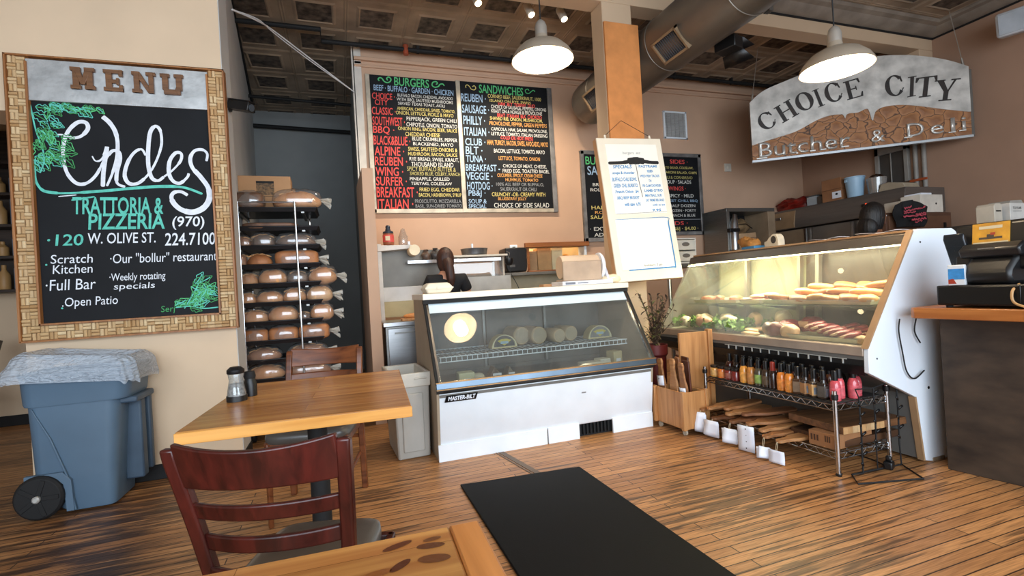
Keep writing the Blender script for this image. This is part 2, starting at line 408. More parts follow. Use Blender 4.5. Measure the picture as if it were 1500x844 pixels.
b = MB(); b.bx(-6, -1.5, 6.685, 6.7, 0, .11); struct(b.build('baseboard_back', BLACKM, bevel=.004))
b = MB(); b.bx(-.72, 7.13, 4.08, 4.28, 3.80, 4.06); struct(b.build('ceiling_beam', BEAMC, bevel=.006))
b = MB(); b.bx(6.88, 7.13, 4.08, 4.28, 3.3, 3.80); struct(b.build('trim_3', BEAMC, bevel=.006))
TINL = mat('tin_cornice', '9c9184', .5, metal=.3, var=.2, scale=5)
def cornice(name, pts):                            # stepped tin cornice along a ceiling edge
    b = MB(); prof = [(0, 3.955), (.02, 3.955), (.05, 3.97), (.10, 3.985), (.14, 4.02), (.2, 4.03), (.22, 4.05), (.22, 4.07), (0, 4.07)]
    b.prism([(pts[2]-d, z) for d, z in prof], pts[0], pts[1], 'x') if pts[3] == 'x' else b.prism([(pts[2]-d, z) for d, z in prof], pts[0], pts[1], 'y')
    struct(b.build(name, TINL, smooth=30))
cornice('trim_4', (-.72, 7.13, 4.08, 'x')); cornice('trim_5', (-3.5, 4.08, 7.13, 'y'))
b = MB(); b.bx(-.72, 7.13, 4.068, 4.082, 3.935, 3.955); b.bx(7.118, 7.132, -3.5, 4.08, 3.935, 3.955); struct(b.build('trim_6', BLACKM))
b = MB(); b.bx(2.456, 2.775, 4.08, 4.29, 0, 3.80); col = struct(b.build('column', BEAMC, bevel=.006))
b = MB(); b.bx(2.458, 2.83, 4.055, 4.08, 1.6, 3.60); plab(b.build('facing_board', mat('orange_board', 'd2884a', .75, var=.1, scale=9, bump=.1), col, bevel=.004), 'orange-tan facing board')
# room seen through the hatch
b = MB(); b.bx(1.6, 3.9, 7.3, 7.4, 0, 2.6); b.bx(1.5, 1.6, 6.15, 7.4, 0, 2.6); b.bx(3.9, 4.0, 6.15, 7.4, 0, 2.6); b.bx(1.5, 4, 6.15, 7.4, 2.6, 2.7)
struct(b.build('wall_kitchen', mat('kitchen_paint', 'f0d8a8', .7)))
lamp('kitchen_lamp', 'AREA', (2.7, 6.7, 2.5), 22, (1, .86, .6), (0, 0, 0), shape='SQUARE', size=.8)
OAKT = wood('hatch_oak', 'a2632f', '7b431d', 0)
hat = thing('serving_hatch', 'oak-trimmed serving hatch in the tan back wall, lit from the kitchen behind', 'hatch', (2.725, 6, 1.36))
b = MB(); b.bx(-.46, .46, -.05, .17, .30, .36); b.build('head_trim', OAKT, hat, bevel=.004)
b = MB(); b.bx(-.44, .44, -.06, .17, -.03, .0); b.build('sill', OAKT, hat, bevel=.004)
b = MB(); b.bx(.395, .43, -.02, .16, 0, .30); b.build('jamb', WHITE, hat, bevel=.003)
b = MB(); b.bx(-.43, -.40, -.02, .16, 0, .30); b.build('jamb', OAKT, hat, bevel=.003)
for (x, w, h, c, nm, lb) in [(-.27, .16, .30, 'c8a67c', 'storage_box', 'tan box standing at the left of the lit serving hatch'), (-.08, .2, .34, 'd8ae78', 'storage_box', 'orange-tan box in the middle of the lit serving hatch'), (.11, .16, .34, 'fff0c0', 'storage_box', 'pale cream box right of centre in the serving hatch')]:
    t = thing(nm, lb, 'box', (2.725+x, 6.32, 1.33))
    b = MB(); b.bx(-w/2, w/2, -.08, .08, 0, h); b.build('carton', mat('carton'+c, c, .7), t, bevel=.004)
    b = MB(); b.bx(-w/2, w/2, -.085, .085, h*.86, h*.9); b.build('lid_edge', mat('lid'+c, c, .6, var=.3), t)
b = MB(); b.bx(1.7, 3.8, 6.2, 6.6, 1.29, 1.33); b.bx(1.8, 1.85, 6.25, 6.55, 0, 1.29); b.bx(3.65, 3.7, 6.25, 6.55, 0, 1.29); tag(b.build('kitchen_shelf', STEELB, bevel=.003), 'steel kitchen shelf just behind the serving hatch', 'shelf')
t = thing('wrapped_tray', 'amber wrapped tray standing on the kitchen shelf at the right of the hatch', 'tray', (3.0, 6.36, 1.33))
b = MB(); b.ball((0, 0, .16), (.11, .05, .1), 14, 8); b.build('wrapped_food', mat('amberwrap', 'c98d46', .3, var=.3, scale=12), t)
b = MB(); b.bx(-.12, .12, -.06, .06, 0, .07); b.build('tray_base', CARD, t, bevel=.004)

# ------------------------------------------------------------------ ceiling things
def duct():
    X, Z, r = 3.12, 3.43, .265
    t = thing('air_duct', 'big grey round air duct running under the ceiling past the column', 'duct', (X, 0, Z))
    DM = mat('duct_paint', '746c62', .42, metal=.55, var=.12, scale=3, stretch=(1, .4, 1))
    b = MB(); b.tube([(0, -2.5, 0), (0, 5.52, 0), (0, 5.6, 0), (0, 5.65, 0)], [r, r, r*.97, r*.86], 40, caps=True); b.build('duct_pipe', DM, t)
    b = MB()
    for y in (.6, 1.8, 2.1, 2.4, 2.7, 3.0, 4.0, 5.2):
        b.tube([(r*1.004*math.cos(a), y, r*1.004*math.sin(a)) for a in [2*PI*i/40 for i in range(40)]], .006, 6, closed=True)
    b.build('seam_rings', DM, t)
    for y, an in ((3.72, math.radians(222)), (5.08, math.radians(212))):
        M = Matrix.Translation((0, y, 0)) @ Matrix.Rotation(-an, 4, 'Y')        # local x points out of the duct
        f = MB(); o = r*1.0; hw = .17; hz = .115; d = .05
        for (a0, a1, c0, c1) in ((-hw, hw, -hz, -hz+.022), (-hw, hw, hz-.022, hz), (-hw, -hw+.022, -hz, hz), (hw-.022, hw, -hz, hz)): f.bx(o-.05, o+.02, a0, a1, c0, c1, M=M)
        g = f.build('register_frame', mat('register_edge', '8a7358', .5), t, bevel=.002)
        s = MB()
        for k in range(13): s.bx(o-.03, o+.004, -hw+.025+k*.0255, -hw+.030+k*.0255, -hz+.02, hz-.02, M=M)
        s.bx(o-.045, o-.032, -hw+.02, hw-.02, -hz+.02, hz-.02, M=M)
        s.build('louvres', mat('louvre', '5d6066', .5, metal=.5), g)
    b = MB(); b.bx(.2, .24, 3.0, 3.06, -.2, .7); b.bx(-.02, .02, 2.2, 2.23, .2, .6); b.build('hanger', STEELB, t)
duct()
t = thing('flood_light', 'black barn-door flood light fixed under the grey air duct', 'light', (3.42, 3.55, 3.22), rz=.3)
b = MB(); b.bx(-.07, .07, -.10, .10, -.05, .06); b.build('lamp_box', BLACK, t, bevel=.01)
b = MB(); b.add([(.07, -.10, .06), (.07, .10, .06), (.19, .14, .0), (.19, -.14, 0)], [(0, 1, 2, 3)]); b.add([(.07, -.10, -.05), (.07, .10, -.05), (.17, .14, -.12), (.17, -.14, -.12)], [(0, 1, 2, 3)]); b.build('barn_door', BLACK, t, solid=.004)
b = MB(); b.tube([(0, 0, .05), (-.08, 0, .07), (-.17, 0, .06)], .012); b.build('bracket', BLACK, t)

def pendant(x, y, z, label, cord_col, tilt, power):
    t = thing('pendant_lamp', label, 'lamp', (x, y, z), group='pendant lamps')
    t.rotation_euler = (tilt, 0, 0)
    sh = mat('shade_enamel', '8d7f6e', .35, var=.05); ins = mat('shade_inside', 'fbf4e4', .4, var=.01)
    prof = [(.185, 0), (.183, .012), (.165, .045), (.125, .085), (.075, .11), (.042, .122), (.036, .15)]
    b = MB(); b.lathe(prof, 40); me = b.f; b.f = [f for f in b.f if len(f) == 4]; b.m = [0]*len(b.f); b.build('shade', sh, t, fix=False)
    b = MB(); b.lathe([(.181, .001), (.178, .012), (.160, .042), (.12, .079), (.07, .103), (.04, .114)], 40); b.f = [f[::-1] for f in b.f if len(f) == 4]; b.m = [0]*len(b.f); b.build('shade_lining', ins, t, fix=False)
    b = MB(); b.lathe([(.036, .122), (.036, .20), (.028, .225), (.014, .24), (0, .245)], 20); b.build('socket_cap', mat('socket_grey', '9a9186', .4, metal=.3), t)
    b = MB(); b.ball((0, 0, .036), (.075, .075, .068), 20, 12); b.build('bulb', emis('bulb_glow', 'ffdfae', 26), t)
    b = MB(); b.tube([(0, 0, .24), (.0, 0, 1.0), (0, 0, (4.04-z))], .004, 6); b.lathe([(.05, 4.0-z), (.05, 4.05-z)], 16); cd = b.build('cord', cord_col, t)
    cd.rotation_euler = (-tilt, 0, 0)
    lamp('lamp_light', 'POINT', (0, 0, -.045), power, (1, .82, .6), parent=t, shadow_soft_size=.07)
    return t
pendant(1.205, 2.70, 2.49, 'white-lit enamel pendant lamp hanging in front of the burger menu board', BLACKM, 0, 26)
pendant(2.70, 2.02, 2.275, 'white-lit enamel pendant lamp hanging in front of the butcher sign', BLACKM, 0, 26)
pp = thing('ceiling_pipe', 'black pipe running along the top of the tan back wall under the ceiling', 'pipe', (0, 5.80, 3.985))
b = MB(); b.tube([(-.95, -.25, .01), (-.06, -.25, .01), (-.06, 0, .01), (6.8, 0, .01)], .025, 10); b.build('pipe_run', BLACKM, pp)
b = MB(); b.tube([(.3, .08, .05), (7.0, .08, .05)], .014, 8); b.build('conduit', BLACK, pp)
b = MB(); 
for x in (1.0, 2.6, 3.6, 4.6, 5.6): b.bx(x-.015, x+.015, -.02, .02, -.02, .075)
b.build('pipe_hangers', BLACKM, pp)
b = MB(); b.cyl((.86, 0, -.05), (.86, 0, .06), .032, n=12); b.build('valve_tag', mat('valve_red', 'a0492c', .5), pp)
b = MB(); b.tube([(-1.13, 8.2, 3.8), (.27, 8.2, 3.76)], .03); b.tube([(-1.05, 7.3, 3.9), (.27, 7.3, 3.86)], .022); b.tube([(-.76, 4.3, 4.03), (-1.1, 8.28, 4.03)], .02)
tag(b.build('hall_pipe', BLACKM), 'black pipes under the dark hallway ceiling above the bread rack', 'pipe')
CAB = [(-0.682, 4.3, 3.435), (-0.545, 4.65, 3.547), (-0.449, 4.95, 3.623), (-0.186, 5.4, 3.618), (0.266, 5.965, 3.519)]
b = MB()
b.tube(crom(CAB, 6), .007, 6); b.tube(crom([CAB[0], (CAB[1][0], CAB[1][1], CAB[1][2]+.015), (CAB[2][0], CAB[2][1], CAB[2][2]-.02), (CAB[3][0], CAB[3][1], CAB[3][2]-.025), CAB[4]], 6), .005, 6)
tag(b.build('hanging_cable', mat('white_cable', 'd8d8d8', .5)), 'pale cables strung across the hallway from the pier to the back wall', 'cable')
def track_head(x, y, label, on):
    t = thing('track_light', label, 'light', (x, y, 4.05), group='ceiling spotlights')
    b = MB(); b.cyl((0, 0, 0), (0, 0, -.05), .012, n=8); b.build('stem', WHITE, t)
    h = MB(); h.lathe([(.035, 0), (.04, .03), (.04, .13), (.03, .15)], 18, M=rotm(math.radians(180-25), 0, .4, (0, 0, -.05))); h.build('spot_can', OFFW, t)
    h = MB(); h.lathe([(.033, .151), (.0, .152)], 18, M=rotm(math.radians(180-25), 0, .4, (0, 0, -.05))); plab(h.build('lamp_face', emis('spot_glow', 'ffe2b4', 12), t), 'glowing lamp face')
    lamp('spot_light', 'SPOT', (.03, .09, -.22), 75, (1, .85, .66), (math.radians(24), 0, .1), parent=t, spot_size=math.radians(120), spot_blend=.7, shadow_soft_size=.05)
    return t
for (x, y, lb) in [(1.35, 4.55, 'small white ceiling spotlight, leftmost beside the beam above the menu boards'), (1.92, 4.62, 'small white ceiling spotlight above the lit pendant lamp'), (2.28, 4.62, 'white ceiling spotlight closest to the column')]: track_head(x, y, lb, False)
t = thing('wall_speaker', 'white speaker fixed high on the right-hand wall', 'speaker', (6.75, 3.08, 3.60), rot=(0, math.radians(-12), math.radians(20)))
b = MB(); b.bx(-.11, .1, -.16, .16, -.12, .12); b.build('cabinet', mat('speaker_white', 'c8ccd0', .5), t, bevel=.025)
b = MB(); b.bx(-.118, -.108, -.14, .14, -.10, .10); b.build('grille', mat('speaker_grille', 'aab0b6', .6), t, bevel=.004)
b = MB(); b.tube([(.1, 0, 0), (.25, 0, .0), (.4, .0, .02)], .02); b.build('bracket', WHITE, t)
t = thing('wall_vent', 'white square air grille on the back wall right of the column', 'vent', (4.705, 5.99, 3.372))
b = MB(); s = .2
for (x0, x1, z0, z1) in ((-s, s, s-.025, s), (-s, s, -s, -s+.025), (-s, -s+.025, -s, s), (s-.025, s, -s, s)): b.bx(x0, x1, -.02, .01, z0, z1)
b.build('vent_frame', WHITE, t, bevel=.003)
b = MB()
for k in range(16): b.bx(-s+.02, s-.02, -.012, .002, -s+.03+k*.0225, -s+.036+k*.0225)
for k in range(5): b.bx(-s+.06+k*.07, -s+.064+k*.07, -.014, .0, -s+.02, s-.02)
b.bx(-s+.02, s-.02, .0, .008, -s+.02, s-.02); b.build('vent_slats', mat('vent_grey', 'a8a7a4', .5), t)
b = MB(); b.bx(-.06, .06, -.012, .01, -.06, .06); b.bx(-.012, .012, -.02, -.01, -.02, .02)
tag(b.build('switch_plate', OFFW, loc=(5.62, 5.99, 2.78), bevel=.003), 'small blank plate on the back wall under the butcher sign', 'wall plate')
t = thing('security_camera', 'black security camera on the side of the pier beside the menu sign', 'camera', (-.715, 4.12, 2.61))
b = MB(); b.cyl((0, 0, 0), (.02, 0, 0), .035); b.tube([(0, 0, 0), (.05, -.02, .0)], .014); b.build('mount', BLACK, t)
b = MB(); b.bx(-.09, .09, -.035, .035, -.03, .035); b.bx(-.09, .10, -.042, .042, .035, .042); c2 = b.build('camera_body', BLACK, t, bevel=.008); c2.location = (.09, -.05, -.01); c2.rotation_euler = (0, .25, -.55)
b = MB(); b.cyl((.09, 0, 0), (.096, 0, 0), .026, n=18); l = b.build('lens', mat('lens_glass', '40464c', .1), c2)

# ------------------------------------------------------------------ wall menu boards
INK = {'red chalk': mat('chalk_red', 'e2504a', .8, var=.1, scale=60), 'green chalk': mat('chalk_green', '5cc47c', .8, var=.15, scale=60), 'white chalk': mat('chalk_white', 'd8d8d2', .8, var=.15, scale=60),
       'yellow chalk': mat('chalk_yellow', 'd9c877', .8, var=.15, scale=60), 'blue chalk': mat('chalk_blue', '9dbad6', .8, var=.15, scale=60), 'orange chalk': mat('chalk_orange', 'e0a258', .8, var=.15, scale=60),
       'grey chalk': mat('chalk_grey', '8c8f92', .8, var=.15, scale=60), 'teal paint': mat('paint_teal', '5fc9b6', .7, var=.15, scale=40), 'white paint': mat('paint_white', 'e6ebf2', .6, var=.1, scale=30),
       'blue marker': mat('marker_blue', '3f8fc8', .6, var=.2, scale=50), 'black ink': mat('ink_black', '1c1a18', .7), 'green paint': mat('paint_green', '3f9a58', .7, var=.25, scale=30), 'dull yellow chalk': mat('chalk_dull', 'b7ad6a', .8, var=.2, scale=60)}
FRAMEM = mat('frame_aluminium', 'c9bda8', .45, metal=.35, var=.25, scale=7)
FRAMEG = mat('frame_zinc', '8e8b88', .45, metal=.5, var=.3, scale=7)
def wall_board(name, label, x0, x1, z0, z1, sides, y=5.985, fm=FRAMEM, fw=.045):
    w = x1-x0; h = z1-z0
    t = thing(name, label, 'menu board', (x0, y, z0))
    b = MB(); b.bx(0, w, -.012, .012, 0, h); b.build('panel', BOARDK, t)
    b = MB()
    if 'l' in sides: b.bx(-fw, .004, -.028, .014, -fw, h+(fw if 't' in sides else 0))
    if 'r' in sides: b.bx(w-.004, w+fw, -.028, .014, -fw, h+(fw if 't' in sides else 0))
    if 'b' in sides: b.bx(-fw, w+fw, -.028, .014, -fw, .004)
    if 't' in sides: b.bx(-fw, w+fw, -.028, .014, h-.004, h+fw)
    b.build('frame', fm, t, bevel=.004)
    return t, w, h
def fill_board(t, w, h, quad, rows):
    H = homog(quad, [(0, h), (w, h), (w, 0), (0, 0)]); ink = Ink()
    for (k, tx, x0, x1, ya, yb) in rows:
        u0, v1 = H(x0, ya); _, v0 = H(x0, yb); uu, _ = H(x1, yb)
        ink.text(k, tx, max(.01, u0), min(w-.01, uu), v0, v1, y=-.0135, bold=.012 if k == 'red chalk' or 'green' in k or 'blue chalk' == k else .006, slant=.05, jit=.0)
    return H, ink
WR, GR, YE, RE, BL, OR, GY, DY = 'white chalk', 'green chalk', 'yellow chalk', 'red chalk', 'blue chalk', 'orange chalk', 'grey chalk', 'dull yellow chalk'
t, w, h = wall_board('menu_chalkboard', 'chalkboard headed BURGERS with red item names on the tan back wall', .44, 1.475, 2.16, 3.745, 'lb')
H, ink = fill_board(t, w, h, [(57, 70), (512, 100), (548, 770), (110, 770)], [
    (GR, 'BURGERS', 187, 372, 82, 128), (BL, 'BEEF \u00b7 BUFFALO \u00b7 GARDEN \u00b7 CHICKEN', 82, 500, 124, 155),
    (RE, 'CHOICE \u00b7', 75, 195, 166, 200), (RE, 'CITY', 90, 160, 202, 232), (RE, 'CLASSIC \u00b7', 75, 200, 242, 282), (RE, 'SOUTHWEST \u00b7', 78, 248, 292, 338), (RE, 'BBQ \u00b7', 80, 195, 342, 386),
    (RE, 'BLACK&BLUE \u00b7', 82, 277, 392, 440), (RE, 'ALPINE \u00b7', 92, 247, 448, 495), (RE, 'REUBEN \u00b7', 95, 262, 502, 547), (RE, 'WING \u00b7', 100, 243, 555, 600), (RE, 'SURFER \u00b7', 103, 262, 604, 650), (RE, 'BREAKFAST \u00b7', 105, 318, 656, 710), (RE, 'ITALIAN \u00b7', 112, 296, 718, 768),
    (WR, 'BUFFALO BACON, CHEDDAR, AVOCADO', 207, 497, 170, 189), (WR, 'WITH BBQ, SAUTEED MUSHROOMS', 203, 497, 191, 211), (WR, 'SERVED TEXAS TOAST, AIOLI', 210, 455, 214, 232),
    (YE, 'AMERICAN, CHEDDAR, SWISS, TOMATO,', 205, 508, 240, 260), (YE, 'ONION, LETTUCE, PICKLE & MAYO', 200, 500, 262, 284), (WR, 'PEPPERJACK, GREEN CHILI', 255, 517, 292, 318), (WR, 'CHIPOTLE, ONION, TOMATO', 255, 520, 322, 347),
    (YE, 'ONION RING, BACON, BEER, SAUCE', 212, 520, 345, 366), (YE, 'CHEDDAR CHEESE', 250, 430, 373, 394), (WR, 'BLUE CRUMBLES, PEPPER', 285, 520, 398, 420), (WR, 'BLACKENED, MAYO', 290, 500, 425, 445),
    (YE, 'SWISS, SAUTEED ONIONS &', 265, 520, 450, 474), (YE, 'MUSHROOM, BACON, SAUCE', 265, 520, 477, 498), (WR, 'RYE BREAD, SWISS, KRAUT,', 272, 528, 503, 525), (WR, 'THOUSAND ISLAND', 282, 500, 528, 552),
    (DY, 'SPICY BUFFALO BUTTER &', 260, 512, 552, 575), (DY, 'SMOKED BLUE, CELERY, RANCH', 275, 538, 579, 600), (WR, 'PINEAPPLE, GRILLED', 275, 480, 606, 626), (WR, 'TERIYAKI, COLESLAW', 282, 492, 631, 649),
    (YE, 'FRIED EGG, CHEDDAR', 325, 532, 660, 682), (YE, 'BACON, HASHBROWN, SYRUP', 322, 542, 688, 710), (GY, 'PROSCIUTTO, MOZZARELLA,', 302, 542, 720, 741), (GY, 'BASIL, SUN-DRIED TOMATO', 305, 546, 745, 765)])
def swirl(ink, H, k, pts, w): ink.stroke(k, [H(*p) for p in pts], w, y=-.0135)
swirl(ink, H, GR, [(112, 105), (106, 96), (114, 88), (126, 92), (136, 106), (152, 114), (168, 108), (172, 94), (160, 84), (150, 92), (156, 102)], .014)
swirl(ink, H, GR, [(452, 126), (444, 116), (430, 118), (420, 130), (402, 134), (388, 124), (392, 108), (408, 104), (416, 112), (408, 120)], .014)
ink.build(t, INK)
t, w, h = wall_board('menu_chalkboard', 'chalkboard headed SANDWICHES with pale blue item names on the tan back wall', 1.52, 2.70, 2.16, 3.755, 'b')
b = MB(); b.bx(-.05, .004, -.03, .014, -.045, h); b.build('frame', FRAMEM, t, bevel=.004)
b = MB(); b.bx(w-.004, w+.06, -.03, .014, -.045, h); plab(b.build('frame', FRAMEG, t, bevel=.004), 'weathered grey frame strip')
H, ink = fill_board(t, w, h, [(537, 103), (1007, 135), (1035, 765), (572, 772)], [
    (GR, 'SANDWICHES', 642, 880, 120, 164), (BL, 'REUBEN \u00b7', 545, 680, 168, 210), (BL, 'SAUSAGE \u00b7', 550, 697, 226, 270), (BL, 'PHILLY \u00b7', 557, 675, 285, 330), (BL, 'ITALIAN \u00b7', 560, 698, 345, 388), (BL, 'CLUB \u00b7', 567, 676, 402, 440), (BL, 'BLT \u00b7', 568, 660, 446, 487), (BL, 'TUNA \u00b7', 570, 678, 492, 528),
    (BL, 'BREAKFAST -', 568, 753, 538, 574), (BL, 'VEGGIE \u00b7', 570, 712, 580, 620), (BL, 'HOTDOG \u00b7', 575, 712, 630, 671), (BL, 'PB&J \u00b7', 582, 675, 674, 712), (BL, 'SOUP &', 583, 680, 720, 743), (BL, 'SPECIAL', 583, 678, 747, 768),
    (YE, 'CORNED BEEF, SAUERKRAUT, 1000', 690, 975, 170, 192), (YE, 'ISLAND ON RYE, SWISS', 700, 920, 196, 212), (RE, 'HAM  BLT  TURKEY  DUO', 745, 942, 212, 230), (WR, 'CHOICE OF SAUSAGE, PEPPERS, ONIONS', 707, 1002, 226, 247), (WR, 'KRAUT ON A HOAGIE & PROVOLONE', 708, 980, 248, 267), (RE, 'BRAT  ITALIAN  ELK  CHORIZO', 740, 978, 271, 289),
    (YE, 'SHAVED RIB, ONION, MUSHROOM,', 700, 982, 287, 308), (OR, 'PROVOLONE, PEPPER, GREEN PEPPERS', 697, 1005, 312, 336), (WR, 'CAPICOLA, HAM, SALAMI, PROVOLONE,', 707, 1007, 344, 364), (WR, 'LETTUCE, TOMATO, ITALIAN DRESSING', 707, 1007, 368, 389), (RE, 'COLD OR HOT PRESS', 757, 930, 389, 407),
    (OR, 'HAM, TURKEY, BACON, SWISS, AVOCADO, MAYO', 685, 1010, 410, 440), (WR, 'BACON, LETTUCE, TOMATO, MAYO', 720, 992, 456, 480), (OR, 'LETTUCE, TOMATO, ONION', 745, 966, 495, 518), (WR, 'CHOICE OF MEAT, CHEESE,', 768, 1000, 536, 556), (WR, 'FRIED EGG, TOASTED BAGEL', 765, 1015, 561, 583),
    (OR, 'CUCUMBER, SPROUT, CREAM CHEESE', 737, 978, 585, 606), (OR, 'HUMMUS, TOMATO', 780, 955, 609, 628), (GY, '100% ALL BEEF OR BUFFALO,', 730, 985, 632, 652), (GY, 'SAUERKRAUT OR CHILI', 752, 945, 656, 676), (YE, 'CRUNCHY -OR- CREAMY WITH', 707, 992, 683, 704), (OR, 'BLUEBERRY JELLY', 740, 893, 709, 728), (WR, 'CHOICE OF SIDE SALAD', 718, 1012, 738, 763)])
swirl(ink, H, YE, [(574, 140), (572, 130), (580, 124), (592, 132), (602, 146), (618, 150), (626, 140), (618, 128), (608, 134)], .010)
swirl(ink, H, GR, [(944, 156), (936, 148), (924, 154), (912, 164), (896, 162), (892, 148), (904, 142), (912, 150)], .010)
ink.build(t, INK)
t, w, h = wall_board('menu_chalkboard', 'narrow chalkboard headed BUILD YOUR SANDWICH, partly behind the hanging whiteboard', 3.18, 4.06, 1.76, 2.90, 'ltb', fm=FRAMEG)
ink = Ink()
for (k, tx, u0, u1, v0, v1) in [(GR, 'BUILD YOUR', .03, .78, 1.0, 1.11), (BL, 'SANDWICH', .05, .8, .86, .98), (WR, 'BREAD CHOICES,', .12, .8, .70, .75), (WR, 'ROLL, WHEAT, RYE', .08, .8, .63, .68), (YE, 'HAM \u00b7 TURKEY', .08, .78, .39, .44), (OR, 'ROAST BEEF', .13, .7, .33, .37), (YE, 'SALAMI \u00b7 TUNA', .06, .74, .26, .31), (WR, '\u00b7 EXTRA MEATS', .04, .78, .10, .15), (WR, 'ADD CHEESE', .1, .7, .02, .07)]: ink.text(k, tx, u0, u1, v0, v1, y=-.0135, bold=.008)
ink.build(t, INK)
t, w, h = wall_board('menu_chalkboard', 'narrow chalkboard of SIDES in red and white, right of the hanging whiteboard', 4.12, 5.06, 1.82, 2.91, 'rtb', fm=FRAMEG)
ink = Ink()
for (k, tx, u0, u1, v0, v1) in [(RE, 'SIDES \u00b7', .45, .76, .99, 1.05), (YE, 'POTATO SALAD, COLESLAW,', .25, .85, .91, .95), (YE, 'MACARONI SALAD, CHIPS', .25, .91, .84, .88), (DY, 'CHILI & CORNBREAD', .3, .83, .77, .81), (WR, 'SOUP \u00b7 SALADS', .35, .8, .70, .75), (RE, 'WINGS \u00b7', .40, .70, .60, .66), (WR, 'SPICY \u00b7 MILD', .4, .83, .50, .55), (BL, 'SWEET CHILI, BBQ', .3, .90, .43, .47), (WR, 'HALF DOZEN', .4, .85, .36, .40), (WR, 'DOZEN \u00b7 FORTY', .4, .86, .29, .33), (WR, 'RANCH & BLUE', .4, .84, .22, .26), (RE, 'KIDS \u00b7', .35, .70, .10, .155), (YE, 'PB&J \u00b7 $4.00 \u00b7', .4, .88, .01, .075)]: ink.text(k, tx, u0, u1, v0, v1, y=-.0135, bold=.008)
b = MB(); b.bx(0, .94, -.0155, -.012, .178, .186); ink.mb['white rule'] = b; INK['white rule'] = INK['grey chalk']
ink.build(t, INK)

